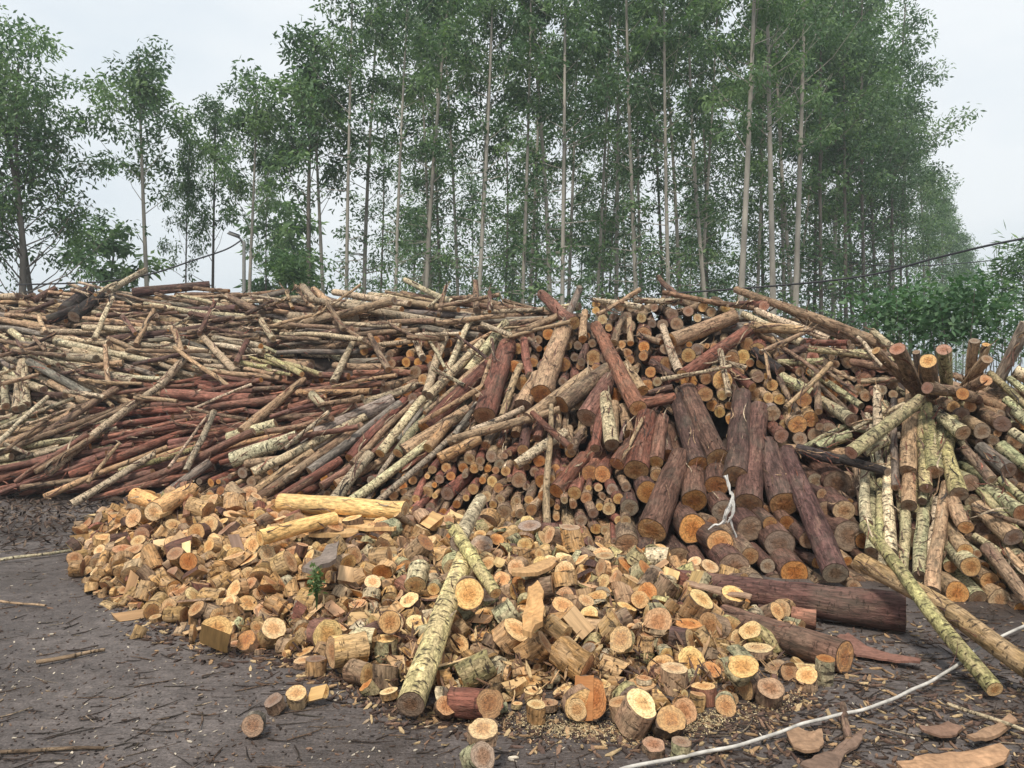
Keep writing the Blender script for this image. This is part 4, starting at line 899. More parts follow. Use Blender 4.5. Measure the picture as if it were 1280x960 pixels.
986,1418,4521,29,48,-51,58, 990,-3297,7615,443,65,55,4, 991,-920,7221,182,96,19,-12, 992,-2662,6045,257,-92,-26,-14, 993,-2188,6011,272,39,13,-5, 
994,-2140,6949,356,-73,-58,-32, 995,-2454,5029,55,65,25,32, 996,-1218,4319,22,-1,9,16, 998,1382,6531,15,-72,63,19, 999,-233,3637,32,-69,-13,-2, 
1001,-782,5375,182,5,66,64, 1003,-1859,4919,146,38,-31,-19, 1005,-1348,6035,272,-72,-52,-12, 1006,487,6373,220,92,30,18, 1009,-2112,5137,71,74,-7,29, 
1011,225,3952,42,-15,-68,45, 1013,-1456,4467,93,-21,30,-91, 1014,925,4930,117,-64,21,11, 1015,266,6252,278,-9,37,-46, 1016,-1470,4578,21,-93,2,33, 
1017,354,6257,276,-28,72,60, 1021,-1122,4253,23,64,29,21, 1022,-2231,5112,107,28,30,56, 1023,1084,5149,240,66,-69,7, 1024,-2716,5520,66,-92,6,-28, 
1025,222,6288,231,-35,2,43, 1026,664,4093,48,34,-31,-10, 1027,-2130,5945,284,55,-33,-49, 1028,909,6381,99,-27,4,63, 1029,-240,5819,320,37,0,4, 
1032,-747,4682,161,19,-36,-59, 1036,-793,6576,295,-79,37,46, 1037,-2022,6077,231,4,-1,32, 1038,1595,5039,16,-1,1,-94, 1039,-2538,5062,19,-20,-67,52, 
1040,-2570,6640,309,-2,-6,-45, 1041,543,4758,215,-14,8,57, 1043,-196,4473,101,-18,62,74, 1046,1772,6035,64,65,71,-24, 1048,-778,6099,237,-41,-90,-5, 
1051,-696,4397,81,-87,-18,-1, 1053,-694,4577,128,-43,53,10, 1054,-2571,7237,359,-17,83,38, 1058,-512,4150,39,65,-27,-31, 1059,815,5927,140,-14,-2,-70, 
1061,-1141,5322,192,-22,-76,45, 1062,-2134,5615,213,-76,-16,-61, 1063,1479,4319,18,-40,-89,-7, 1064,30,4925,121,1,6,-75, 1065,-2844,6996,422,-31,90,24, 
1066,840,4875,204,41,21,32, 1067,-3172,6972,345,-7,63,-20, 1069,-329,4634,91,88,41,-18, 1071,-2012,6390,344,36,90,-17, 1072,-1986,4937,69,-30,65,-63, 
1074,-14,3852,16,-68,69,15, 1075,-2264,6667,315,38,57,69, 1077,-2706,5763,136,-48,-42,-32, 1078,-1428,6954,308,-32,26,-87, 
1080,-1622,6678,327,79,7,-51, 1081,-3024,6527,268,-29,-70,63, 1087,1315,4449,73,-4,63,-67, 1088,-4496,7961,104,-10,-67,73, 1090,-447,4062,15,-97,21,4, 
1092,1652,6333,15,38,91,-2, 1094,-2835,6631,263,-65,75,0, 1095,1456,5900,43,-51,46,-11, 1096,-2769,5331,73,-19,-46,-85, 1097,-1324,5730,314,29,72,39, 
1101,1261,6371,53,-25,66,69, 1102,-2863,6253,201,-8,5,-97, 1103,-701,5008,231,32,-45,-79, 1104,-478,6899,287,-50,-28,81, 1105,-1528,5187,127,-43,86,-7, 
1107,-428,6529,312,-30,-94,-10, 1108,-3501,6570,217,-54,-46,69, 1110,-2338,6785,396,65,-43,2, 1112,-215,5197,171,-38,60,-42, 
1113,-3401,7232,363,25,-67,-66, 1114,-136,4589,100,-52,-50,68, 1115,-763,6114,346,31,-92,-3, 1116,-840,5035,201,-51,45,-45, 
1117,-830,6461,279,49,-80,-19, 1118,-723,4618,77,10,98,8, 1119,-427,4990,274,35,-76,-35, 1122,-4533,8553,106,-56,24,-41, 1123,739,5763,141,22,-66,-67, 
1125,255,5435,166,49,-44,-62, 1126,-1183,5659,229,-25,88,38, 1127,1408,4905,43,64,-16,-35, 1134,-2723,6095,270,77,25,23, 1135,-2470,6033,195,7,-7,25, 
1138,-2084,6904,300,-34,-61,63, 1139,673,5099,164,25,34,-90, 1141,-2442,6027,254,59,64,-46, 1143,-2876,7965,276,-49,-36,76, 
1144,-2741,5335,25,-54,45,70, 1145,1392,6126,49,58,-38,33, 1146,1415,4474,63,-4,-2,-64, 1148,-4374,8035,98,-24,45,-70, 1149,-240,4531,157,-10,62,-65, 
1151,1688,5960,19,-2,-3,-38, 1152,659,3448,20,1,0,90, 1155,-1501,4727,25,12,-72,63, 1158,-2964,6379,293,94,-5,20, 1162,736,4439,72,-25,-63,-23, 
1164,-651,6487,302,74,-11,31, 1165,-1151,4779,146,-22,76,-51, 1166,-3592,6481,48,37,13,-55, 1167,-657,5895,298,31,-12,-54, 1168,735,5133,136,15,-70,66, 
1171,-952,5015,226,30,-24,79, 1175,-3855,7538,338,52,77,-22, 1176,-188,4372,99,7,-22,27, 1179,-719,4229,78,34,93,2, 1181,-1521,5376,219,21,5,67, 
1182,-2658,6468,304,-4,67,17, 1183,-1067,6624,284,-51,48,17, 1184,223,6888,191,44,72,46, 1188,-3197,6302,143,21,-4,-57, 1190,615,4740,135,-60,28,28, 
1191,176,5061,245,38,-57,-61, 1192,-631,5515,275,-69,19,64, 1193,-664,5107,178,-93,25,11, 1195,438,4793,91,-16,71,-67, 1197,-2437,6738,291,0,3,-93, 
1198,320,4838,94,0,4,-97, 1199,-3573,7654,384,51,51,-59, 1200,-2730,8016,287,-37,-11,30, 1201,-679,6327,282,4,69,-64, 1202,-3058,7483,372,-7,7,-36, 
1205,-368,4684,182,15,-74,63, 1209,1187,4682,105,88,-17,-42, 1210,-2363,5439,149,79,45,2, 1211,475,5305,200,20,-43,-17, 1213,-1479,5471,310,48,20,-83, 
1215,-2751,6897,382,68,29,-37, 1216,214,4117,9,4,-71,68, 1219,336,4533,92,29,12,-17, 1221,-2509,5670,143,-29,-10,92, 1222,-2615,6287,261,3,88,-45, 
1223,-3096,6442,215,10,4,-91, 1225,-1909,5024,64,-18,-5,90, 1226,1568,6031,24,0,0,63, 1228,-1038,5565,266,-62,-8,6, 1232,1103,6138,101,20,21,49, 
1233,10,6687,261,23,92,-27, 1234,-109,5785,256,-19,81,44, 1235,-2328,6092,223,36,-58,-66, 1236,-3064,6180,156,-19,-6,81, 1237,640,5335,138,0,68,68, 
1238,-1792,6966,286,-41,-89,-4, 1239,10,5859,216,6,1,83, 1241,-2404,6622,287,2,-3,93, 1245,-4028,8706,128,-17,-50,84, 1248,-2811,5553,60,-29,-62,41, 
1250,-1581,7178,293,-23,35,49, 1251,-404,4492,154,-38,49,77, 1252,-3357,6515,175,49,-63,-53, 1253,49,3978,46,-27,90,-32, 1257,-1597,6176,232,7,19,-17, 
1258,-3678,6587,43,36,-57,-71, 1259,-1260,7562,244,-71,-22,-32, 1260,-876,5241,153,24,-63,-70, 1262,-3058,5591,78,64,-63,14, 
1263,778,6933,33,-63,39,-13, 1264,-2059,6746,362,-11,-32,61, 1265,-824,5017,121,-34,61,-56, 1266,507,4553,179,45,-18,-23, 1267,1097,4952,100,63,74,-15, 
1268,-1585,4964,56,71,19,29, 1269,-620,4633,133,-50,17,-82, 1271,-166,4569,168,47,84,22, 1272,-1890,7039,306,-22,-43,64, 1273,-601,6371,256,-1,-4,-24, 
1274,-1674,5504,152,-99,4,-3, 1275,-1066,5340,206,-33,-77,48, 1277,-4272,8270,279,-89,-42,3, 1279,-488,4587,163,-37,63,52, 
1280,-1212,4910,155,-51,-55,1, 1281,-1803,6009,321,21,-55,-7, 1283,-3417,7885,349,-11,-1,-43, 1284,-975,5744,222,-71,-63,-22, 
1285,-3299,6325,121,37,76,-49, 1288,-996,4246,33,-24,-66,-9, 1290,-2017,7107,358,26,-39,65, 1291,141,5611,227,67,64,10, 1292,-1433,6117,378,-59,39,12, 
1293,262,4280,183,60,56,8, 1295,-2191,6233,308,-51,-63,51, 1297,-927,4665,113,-27,67,-17, 1298,-493,4405,66,91,37,-11, 1300,277,3641,59,-1,-70,-42, 
1301,-2835,5499,95,-33,8,28, 1303,-2123,6522,294,10,-14,96, 1304,1747,4974,60,-71,50,44, 1306,1078,5871,100,10,-97,14, 1307,803,3963,43,35,-25,85, 
1308,-2742,7106,352,-66,-17,13, 1310,-538,4697,126,61,-39,-42, 1311,676,4131,33,65,31,36, 1313,-3831,6765,96,-53,48,-67, 1314,-1934,5000,134,51,-85,6, 
1315,-1300,6562,309,1,25,-73, 1316,635,4034,17,1,-1,-69, 1317,-642,4659,81,-64,6,-10, 1318,970,4020,72,16,-11,58, 1321,-4312,7737,187,-78,-32,-44, 
1323,-2201,6827,420,-87,32,-27, 1326,-2823,7080,433,10,63,28, 1329,761,6396,110,37,70,-50, 1331,-367,5120,156,2,6,-97, 1333,-1600,5699,271,-60,-79,-5, 
1335,-2375,5642,164,-69,3,57, 1338,814,3521,58,59,38,-34, 1339,-1074,6736,313,-37,87,-26, 1342,-702,4906,127,9,7,-17, 1345,-3337,5872,48,78,-58,17, 
1346,1621,4209,16,-29,-92,-7, 1347,-1385,6272,273,43,-86,4, 1349,1290,5723,112,50,-37,-36, 1350,-1024,6059,251,25,-68,58, 
1352,-3789,6831,125,42,-3,-24, 1353,-712,6059,275,-64,-18,-54, 1355,-3027,7860,401,-44,11,72, 1356,8,5649,252,41,60,-67, 1358,670,6447,112,64,32,-14, 
1359,-472,4915,154,-40,-55,0, 1360,-126,6466,259,87,33,-32, 1362,1312,6510,64,14,-1,-65, 1363,-3247,7518,371,-79,6,17, 1367,-4053,6869,97,87,-11,-32, 
1368,-1333,6230,405,-8,-8,96, 1371,599,5039,147,7,-19,-15, 1372,82,5782,250,-79,4,19, 1374,299,5319,202,-47,59,36, 1379,-648,6136,281,-23,91,28, 
1380,1440,4939,152,-56,12,-75, 1381,767,5036,175,70,68,9, 1383,979,4851,140,60,15,77, 1384,-4044,8822,90,-22,-7,-68, 1386,-4106,7027,86,-23,-60,-58, 
1387,-1215,5846,257,-3,-94,-19, 1389,-3283,6152,119,22,-74,-58, 1392,377,4493,140,-48,-47,-56, 1395,110,5764,274,-72,-48,16, 
1396,-989,4366,58,-2,-3,82, 1397,-130,6306,260,59,57,-23, 1398,-2343,5478,198,40,-77,-24, 1399,-1272,5555,220,-66,36,25, 1401,1074,4384,45,68,-21,-29, 
1403,1021,5362,203,31,-22,86, 1404,-1122,4424,105,-70,30,55, 1405,-191,3849,112,42,-71,-14, 1406,-1540,5824,211,-34,-60,22, 
1411,-274,4481,109,25,72,13, 1413,-4223,8021,220,-71,67,-13, 1414,-3149,6996,292,-38,90,9, 1416,1431,5090,102,81,32,46, 1417,83,4656,137,7,0,40, 
1418,-80,6036,257,66,13,-64, 1419,473,5387,132,0,-2,97, 1420,1310,6169,68,-66,-20,62, 1421,-84,5822,200,-43,61,-49, 1422,-2901,7573,349,69,2,-6, 
1426,-1265,6462,294,-10,-52,-83, 1427,706,4842,118,13,31,61, 1428,-191,7119,205,-38,13,-53, 1429,-1266,6754,349,-62,-40,-65, 
1430,-1018,6137,269,-58,45,66, 1431,-893,5991,306,74,-54,-38, 1433,978,5674,190,0,-38,33, 1434,-352,6419,259,-1,-2,98, 1435,-538,4821,144,74,1,24, 
1437,-1588,6560,366,28,84,-24, 1438,303,5504,216,-47,20,-5, 1439,-743,4981,144,-26,-68,49, 1440,534,6128,193,13,1,-90, 1451,472,5254,246,34,40,58, 
1454,896,4573,180,68,11,71, 1455,-3766,7837,341,-21,-61,-75, 1456,-1453,4655,51,59,37,65, 1459,450,4185,70,19,-21,-60, 1460,-225,6468,282,62,59,8, 
1461,1228,4791,119,-26,-57,15, 1463,-858,5318,199,-65,-44,-60, 1465,971,4315,44,-97,19,1, 1466,-690,7130,266,-7,12,98, 1470,74,6968,181,-50,-26,-31, 
1471,-2054,6992,405,-22,20,-16, 1472,1300,4906,97,13,0,91, 1473,-1187,4983,118,13,-97,13, 1474,494,4869,204,86,38,-1, 1475,1141,4789,111,-30,-74,-56, 
1477,-3271,7072,324,76,-4,-1, 1478,-736,5674,275,-75,-40,-50, 1481,-2464,5479,174,33,-10,-33, 1482,1360,3837,46,-57,-41,37, 
1483,-2136,4997,137,37,-63,-36, 1484,83,5509,217,39,25,-33, 1488,-147,6854,232,13,-53,-33, 1489,1032,4982,231,21,17,36, 1492,-3429,8636,170,1,72,-18, 
1495,-1386,6924,359,-76,-49,21, 1496,-490,4761,149,-44,-5,-78, 1497,697,5355,143,18,-73,-63, 1498,785,4475,104,13,7,-54, 1504,65,4886,141,0,32,-70, 
1505,-955,5669,319,61,-30,-47, 1506,1054,3923,74,-89,33,14, 1507,877,6640,84,38,-58,22, 1509,-903,6367,249,-48,-62,34, 1510,-3367,6341,85,19,16,-96, 
1514,-1110,6549,364,-31,-8,-25, 1516,-2638,6421,366,28,-87,-33, 1518,-2594,5655,100,75,5,17, 1519,-3787,7157,209,-26,95,12, 
1520,-2025,5161,110,-92,-3,3, 1522,-2113,7276,386,-31,-57,31, 1523,-2953,6467,358,-5,-24,93, 1525,-2756,6678,332,-32,-42,32, 
1526,-1104,5552,210,39,63,-50, 1527,-534,5912,256,-54,-43,46, 1529,1180,5479,176,-94,2,30, 1530,-2833,6140,181,-13,98,8, 
1532,-2522,5977,215,-23,-49,69, 1533,-1767,5529,180,-79,-60,0, 1534,-3379,7763,381,17,-27,-92, 1537,-2750,6312,293,41,45,-70, 
1538,21,3798,48,-8,81,-50, 1539,111,5615,304,11,0,-90, 1540,-2037,5969,321,-51,-42,-32, 1543,1530,5578,93,-21,79,21, 1544,-1021,7281,246,32,86,6, 
1552,17,4150,28,5,-5,-13, 1553,-1760,7213,290,-12,-11,-88, 1554,-191,4754,158,13,74,-62, 1556,722,4770,231,-22,-6,39, 1558,-310,6876,250,1,-59,62, 
1560,1176,4928,127,6,1,5, 1561,1422,5260,87,-9,6,-19, 1562,747,5272,181,2,15,-80, 1566,-2283,5801,179,10,72,-44, 1568,-1955,6570,292,6,-98,7, 
1571,-815,6301,387,30,-3,-8, 1572,-1896,6001,265,-7,80,-39, 1573,-3206,7710,375,31,63,-61, 1574,-103,4170,60,-11,-68,-10, 1576,-1835,6411,351,69,62,35, 
1577,-909,4386,63,-34,-3,65, 1578,-1115,7133,280,-62,-15,40, 1581,-4714,8871,31,65,75,-2, 1583,-1980,7269,339,30,-92,20, 1584,1057,4978,121,-18,3,15, 
1585,381,3845,19,0,0,-92, 1587,-3652,7871,390,-19,8,-95, 1588,-4029,7918,290,-26,62,-68, 1589,-302,6356,299,-30,36,-80, 1590,1631,5012,39,-48,-36,46, 
1592,-421,4210,39,73,-7,53, 1593,265,6267,199,49,-78,35, 1595,1212,6154,87,-93,-13,32, 1597,586,4605,109,-28,66,-60, 1600,-2609,6186,367,4,64,-75, 
1601,-2155,5540,172,-18,60,73, 1603,184,5986,269,15,96,7, 1604,-1205,6464,326,51,-59,-24, 1608,1650,4397,26,66,-22,-23, 1609,529,3982,69,-2,79,-15, 
1611,-2174,5685,178,68,-39,-54, 1612,-2312,6245,279,93,12,4, 1616,1295,5623,105,-14,-69,-49, 1619,261,5595,253,-16,69,-67, 
1620,-538,5764,227,-92,-35,-3, 1621,-1693,5804,323,-95,13,21, 1622,1578,4810,71,-36,60,43, 1623,1280,4645,46,9,10,21, 1626,-1079,5482,174,-28,93,10, 
1629,-1746,4864,35,-66,-3,-36, 1630,412,4499,61,-9,-98,-6, 1631,873,5518,140,1,0,38, 1635,-2760,6959,323,69,-17,-66, 1636,-2426,6632,317,64,-32,-12, 
1637,-2052,6953,336,9,-2,-99, 1639,508,5407,200,-21,-93,-7, 1640,735,4856,131,62,28,-18, 1641,-1639,4564,24,38,59,-70, 1642,-338,5205,166,-36,92,6, 
1643,1693,5598,36,2,-15,-61, 1644,-3614,6440,53,-84,36,-21, 1646,756,5729,178,-19,-7,-17, 1647,-3551,8713,185,76,3,-45, 1650,-1936,4834,21,5,6,-53, 
1651,-3032,6988,356,5,-1,-21, 1652,-1085,4088,43,0,0,59, 1653,-1345,4972,143,-13,-68,-19, 1654,-148,5546,210,-29,63,33, 1655,949,6375,78,54,-25,-4, 
1656,-1312,5931,215,5,-1,-10, 1657,-2479,7571,285,-32,67,-59, 1661,1222,4451,133,-66,-48,-56, 1662,-162,6078,338,-39,26,-16, 
1664,1424,5812,113,-64,25,-69, 1665,1343,5219,100,-96,-14,-16, 1667,86,4450,128,59,74,17, 1668,-1351,4755,35,-62,6,-20, 1670,-630,6716,335,30,-61,65, 
1671,-1104,6059,281,8,-15,96, 1672,560,5127,120,-72,-68,-2, 1673,649,6685,109,72,-13,66, 1674,853,5627,226,12,-90,-38, 1675,-1579,5128,144,14,65,72, 
1677,-2286,5567,159,13,-71,-26, 1679,-771,4052,39,22,94,-6, 1680,1728,5230,15,35,-92,1, 1682,825,6062,191,-26,-51,9, 1683,-360,5282,182,-14,-4,-89, 
1685,163,5870,277,74,-58,30, 1687,-1723,7675,247,3,-1,54, 1688,-3071,6914,346,-9,35,46, 1690,-703,5705,336,77,44,-32, 1691,1733,5128,41,-7,-70,-18, 
1692,-3868,7821,387,8,-58,78, 1694,-971,5430,182,-31,-44,49, 1695,-1576,4894,56,-84,-46,-11, 1696,150,3995,32,94,11,-17, 1700,-2942,6954,339,-3,72,-57, 
1702,726,5085,241,-13,-33,49, 1703,1825,5826,46,-67,19,-50, 1704,63,4893,253,-61,15,-74, 1706,729,6667,83,-38,21,-87, 1708,-1907,5428,127,-1,-10,96, 
1712,1144,5208,153,-38,-25,-80, 1713,-2976,7011,338,-42,52,23, 1715,-439,3964,15,69,-71,0, 1716,350,6167,327,-45,-34,65, 
1717,-1213,6034,310,-41,-52,-22, 1718,-770,4406,36,-29,93,9, 1720,-3105,7353,395,-32,-90,12, 1721,-562,6417,347,14,-35,-79, 
1724,-2781,5614,151,-7,-35,16, 1726,-669,4455,67,-35,92,6, 1728,-120,6372,262,54,-2,38, 1730,-2838,6757,307,8,65,74, 1731,-3547,6937,249,-13,9,-64, 
1732,1349,5376,91,1,13,21, 1733,-95,6148,281,21,51,-52, 1734,182,5505,249,49,29,-4, 1735,-519,4814,211,-6,4,41, 1737,-1738,6057,297,54,81,-19, 
1738,1202,5288,186,-3,-61,-50, 1740,-651,6295,438,-63,19,3, 1742,-611,4934,179,82,-53,-15, 1744,-1941,6870,324,-46,-41,24, 1747,-772,4207,154,-7,-1,97, 
1748,360,6820,247,-19,46,84, 1749,-358,3884,50,-64,29,-50, 1750,1017,4732,119,-93,33,-4, 1753,78,4549,130,-65,-39,10, 1756,-1358,5577,277,71,16,65, 
1759,1565,5655,35,31,64,65, 1761,-477,4454,83,-23,14,-1, 1762,-2452,6300,277,-95,18,21, 1764,1052,5186,161,57,-22,-75, 1766,-773,6349,283,-70,-37,-58, 
1768,-747,5669,216,0,-4,94, 1770,497,4804,130,-64,21,36, 1771,1605,4066,25,0,0,-24, 1774,-1919,5435,187,4,-40,80, 1775,-3747,6883,165,38,3,-59, 
1776,-995,6387,317,74,-5,3, 1777,-253,6266,244,-54,-81,-5, 1779,-2789,7438,482,-47,21,83, 1782,-813,4925,180,50,64,-37, 1784,-1828,5856,254,-90,-36,-7, 
1787,-2399,7441,325,9,-55,80, 1788,-2348,5743,175,17,-26,79, 1790,1475,5521,77,-60,20,58, 1791,-906,5591,281,42,-44,-22, 
1793,-2392,6998,444,-14,-10,73, 1794,-1302,6986,329,17,3,-10, 1795,1150,4011,88,41,56,58, 1796,193,3898,15,0,0,-15, 1797,-2378,5746,250,42,31,50, 
1798,-3479,7159,279,12,-3,-7, 1800,166,6444,255,-44,-74,-25, 1801,-2290,5482,126,-12,19,86, 1802,-1781,4803,19,5,1,-47, 1803,-1648,5484,196,43,86,22, 
1805,-2323,6004,282,-23,28,87, 1806,-1262,5280,215,-50,62,0, 1807,-508,6406,250,1,1,-69, 1808,617,6261,157,8,47,-63, 1809,-3940,7986,318,-9,-23,60, 
1813,-2987,6043,168,-79,-20,39, 1816,836,5336,197,2,1,-18, 1817,-2872,6574,342,-25,88,37, 1818,-1286,5430,389,-23,-15,94, 1819,-220,4065,16,-99,-5,4, 
1820,1438,4675,34,83,43,15, 1822,-3624,7471,358,80,4,-23, 1823,-3361,7103,380,-35,-50,33, 1824,-1079,5025,190,42,58,6, 1825,1650,6087,44,70,-1,-19, 
1827,-1671,7022,272,80,57,-13, 1828,-705,4029,18,48,-86,3, 1829,-2582,6343,377,-29,81,46, 1832,-4475,8124,87,16,26,-77, 1833,-3732,9777,63,64,-29,-70, 
1835,-671,3923,57,0,0,57, 1836,-4051,7636,197,71,-3,31, 1837,726,5875,159,65,-2,-40, 1839,1550,4383,31,42,56,-23, 1840,-1225,5614,269,-34,-86,36, 
1841,-4044,7783,276,-47,-46,17, 1842,831,5051,143,26,6,-87, 1844,-358,4107,48,0,-3,66, 1845,-2747,6479,384,-57,30,-31, 1846,-2682,7404,377,62,-49,21, 
1847,-2771,7551,394,-63,5,-8, 1848,-1029,4965,136,-70,-19,34, 1850,-2738,6581,295,-27,59,43, 1852,592,4080,51,-28,-48,81, 
1853,-4299,7600,75,-51,-26,78, 1855,1064,6367,124,-79,2,-1, 1856,1172,4841,107,28,70,6, 1858,-1,4030,15,0,-22,-2, 1861,576,4357,175,-21,29,-28, 
1862,442,5112,168,30,-35,-81, 1864,-2179,5873,309,-51,-21,12, 1865,454,4636,219,13,23,-45, 1867,-1340,4478,27,1,-6,89, 1868,151,4604,76,95,-24,16, 
1869,701,6397,156,-64,-68,4, 1870,-1974,4576,59,-34,-61,46, 1871,-2433,6690,404,-62,43,-50, 1872,-217,3755,15,-94,-30,-1, 1873,38,6182,219,3,6,31, 
1874,-2268,6292,248,-58,80,5, 1875,-3690,6789,121,-32,89,15, 1876,-21,4704,160,-12,18,83, 1877,-115,6107,252,67,30,22, 1879,-571,6499,368,-64,67,34, 
1880,-251,6546,332,-50,21,78, 1881,-2372,5517,98,-98,4,-1, 1882,-1879,7857,183,-70,25,-43, 1883,-2140,6283,372,-62,74,-18, 1884,-477,3701,60,68,16,11, 
1886,-453,6447,251,-67,-73,-4, 1890,1081,5281,209,-89,-23,9, 1893,-118,4265,115,-52,-79,28, 1894,-972,5939,278,42,44,-76, 
1895,-872,4854,120,-42,-18,-4, 1897,-2675,7201,317,2,1,-5, 1898,-1353,6386,307,-60,24,-72, 1900,896,3973,9,-60,-36,28, 1901,-2008,6231,258,-68,2,-45, 
1902,-1157,6707,306,5,72,-61, 1903,324,3939,136,-34,73,-53, 1904,-1237,5883,350,-39,32,82, 1905,31,5837,278,57,-31,-57, 1906,-792,5415,268,59,37,-8, 
1907,-3715,7127,312,21,81,34, 1908,-3610,6143,68,24,-66,-12, 1909,-3035,6803,361,67,-4,69, 1912,-934,7416,214,-16,63,-55, 1913,550,5912,208,9,-21,-86, 
1915,-1158,5401,345,34,45,-10, 1916,-2567,6089,230,20,72,-48, 1917,-1714,4964,46,-82,-54,-13, 1918,83,4094,84,-18,0,-94, 1919,1271,4168,25,91,31,-22, 
1921,-4251,7738,124,-40,-40,-80, 1924,-1269,4760,41,-93,-7,-31, 1925,-1593,5986,243,22,3,-74, 1926,892,4672,98,-92,-23,-26, 1928,739,5346,124,71,11,12, 
1930,-1845,6115,339,-67,39,58, 1931,-147,5147,159,95,-24,14, 1932,-3499,7775,368,-38,-44,73, 1933,1097,4568,102,-28,-61,30, 
1934,-238,5536,271,-23,57,70, 1935,-3560,6885,185,18,9,-95, 1938,-1225,4718,77,-44,70,-35, 1939,-4433,8207,163,-10,-93,-31, 
1944,-1755,6551,333,17,-78,-26, 1946,36,5138,165,-58,-32,55, 1947,-1334,5738,227,-11,21,75, 1948,560,4190,30,13,-12,83, 1950,-4540,7970,57,-78,28,44, 
1951,-2378,8891,95,-67,21,42, 1952,512,5613,167,32,-61,-71, 1953,-773,5989,342,-5,-70,66, 1954,-616,4822,229,-49,44,-72, 1955,118,5941,312,-16,-60,76, 
1956,195,5246,306,-82,7,16, 1958,655,5285,281,-82,9,-43, 1959,-533,5841,234,16,-19,79, 1960,-1623,6085,298,-81,3,-12, 1961,-1315,4319,25,69,-11,-36, 
1962,-3074,6462,289,-50,-48,-11, 1963,-3353,6016,48,-37,85,17, 1964,-2518,6120,271,91,10,-38, 1965,-340,6242,246,-22,-68,67, 
1966,-1757,6460,326,36,80,-40, 1967,908,4698,171,-82,-48,-26, 1968,-478,4998,287,18,56,65, 1970,631,4198,54,-18,-8,-9, 1972,-2627,6199,280,16,9,97, 
1973,-1147,5099,204,25,56,7, 1974,-2430,6369,344,29,81,-20, 1975,-1683,5217,100,-32,90,14, 1976,-3829,6551,65,20,67,70, 1977,-1543,5913,225,-46,-50,1, 
1978,1747,5706,77,-76,-13,31, 1979,-2245,6428,338,23,-3,-76, 1980,1196,4908,173,99,-1,7, 1981,-1272,5484,164,45,-54,-60, 1983,-2032,6626,388,66,42,60, 
1984,-1730,5251,120,6,9,-96, 1985,-340,6674,352,75,-41,49, 1986,1590,5959,101,3,-26,94, 1987,-2342,5115,63,-19,73,56, 1988,-1379,4790,136,74,44,38, 
1989,-2274,5687,195,52,79,17, 1992,-1817,5203,169,-48,79,14, 1993,-3234,6909,302,-16,59,67, 1998,-2966,7377,416,59,74,27, 
2000,-337,5411,188,-65,-75,-4, 2001,-4101,7991,345,-41,33,-27, 2002,-3255,6983,315,-44,53,-52, 2004,527,5032,202,-65,-19,35, 
2006,-4439,7734,123,-71,-51,-12, 2008,-1205,5330,150,-83,-54,-8, 2009,324,5379,153,97,-8,19, 2010,418,5000,164,61,-15,20, 
2012,-684,5208,231,-42,50,-33, 2013,713,5834,228,29,0,-10, 2016,1939,5590,14,4,-21,17, 2017,-388,5095,231,72,-10,-43, 2018,-4399,7727,78,-79,-35,18, 
2019,822,5034,248,-9,16,-92, 2020,-2181,5626,191,41,53,-39, 2021,-2568,6011,328,-21,-42,-87, 2022,-3711,6578,115,-6,3,-99, 
2023,-4074,7550,214,-17,75,-60, 2025,-4629,8146,94,28,-59,44, 2026,-375,7454,138,-60,-23,34, 2027,228,5940,201,19,65,46, 
2030,-2355,4680,34,-19,-11,-85, 2031,-3210,8324,273,-23,-77,55, 2032,165,7135,122,48,3,54, 2033,1308,5923,93,71,-3,56, 2034,1390,5654,130,52,-73,28, 
2035,-1481,5357,137,-98,-7,0, 2036,-1656,6364,310,32,-56,74, 2037,-3489,6569,134,55,26,62, 2038,773,4954,115,4,1,97, 2039,-262,4699,207,17,-64,63, 
2042,-2684,6563,377,20,65,67, 2043,-3935,6921,116,-62,-20,-25, 2045,-3720,7549,341,-68,-15,69, 2047,1351,6337,45,79,-28,-19, 
2050,-2864,5379,19,-25,90,9, 2051,-3607,7427,347,42,12,28, 2052,-3541,6398,104,43,73,43, 2055,-2744,7245,339,97,-2,14, 2056,30,5023,240,36,27,15, 
2057,-2204,6736,380,19,41,87, 2059,1663,5078,41,69,14,-59, 2064,-3636,6273,16,92,23,-29, 2067,-45,5825,290,29,-62,15, 2068,-1807,6261,292,-1,-12,-94, 
2071,-3316,6497,228,-28,-87,1, 2073,-621,6078,312,-31,-78,-45, 2074,-2327,7368,325,-37,60,-68, 2075,78,6194,252,1,8,16, 2076,-3942,7550,259,-62,-43,24, 
2077,-3662,7752,369,-4,21,-79, 2079,-2524,6734,390,22,15,-95, 2081,-2940,5452,65,-41,56,-31, 2082,239,4533,96,-10,-98,-5, 
2083,-1074,5248,185,-85,41,-27, 2085,-3653,7838,331,25,61,66, 2086,-473,4267,116,-61,70,-18, 2087,1646,4737,56,-67,-11,0, 2088,878,4420,57,51,49,53, 
2090,-2797,6207,225,-63,53,-29, 2091,-131,4757,127,-61,-73,-16, 2092,-711,4506,145,-71,42,14, 2093,595,5349,238,-40,10,-27, 
2096,-2839,6459,305,-58,2,-6, 2098,-226,6732,258,-78,-59,17, 2101,-2495,5804,165,-33,-70,56, 2105,-11,6490,291,-43,-67,58, 
2108,-1284,6374,317,62,16,-53, 2109,80,4706,221,28,75,-34, 2111,1187,5408,135,37,-58,-70, 2112,-2131,6071,286,70,-50,48, 
2113,-2598,7343,385,-59,-39,52, 2115,-591,4500,113,-92,24,20, 2117,569,5728,256,-55,-11,31, 2118,1340,4782,66,-11,-12,91, 
2120,1327,5400,160,-44,-82,21, 2121,-210,6856,343,50,-56,37, 2124,-693,5518,369,64,-65,-36, 2125,-693,5539,192,56,82,2, 2126,1279,4933,164,-65,14,-32, 
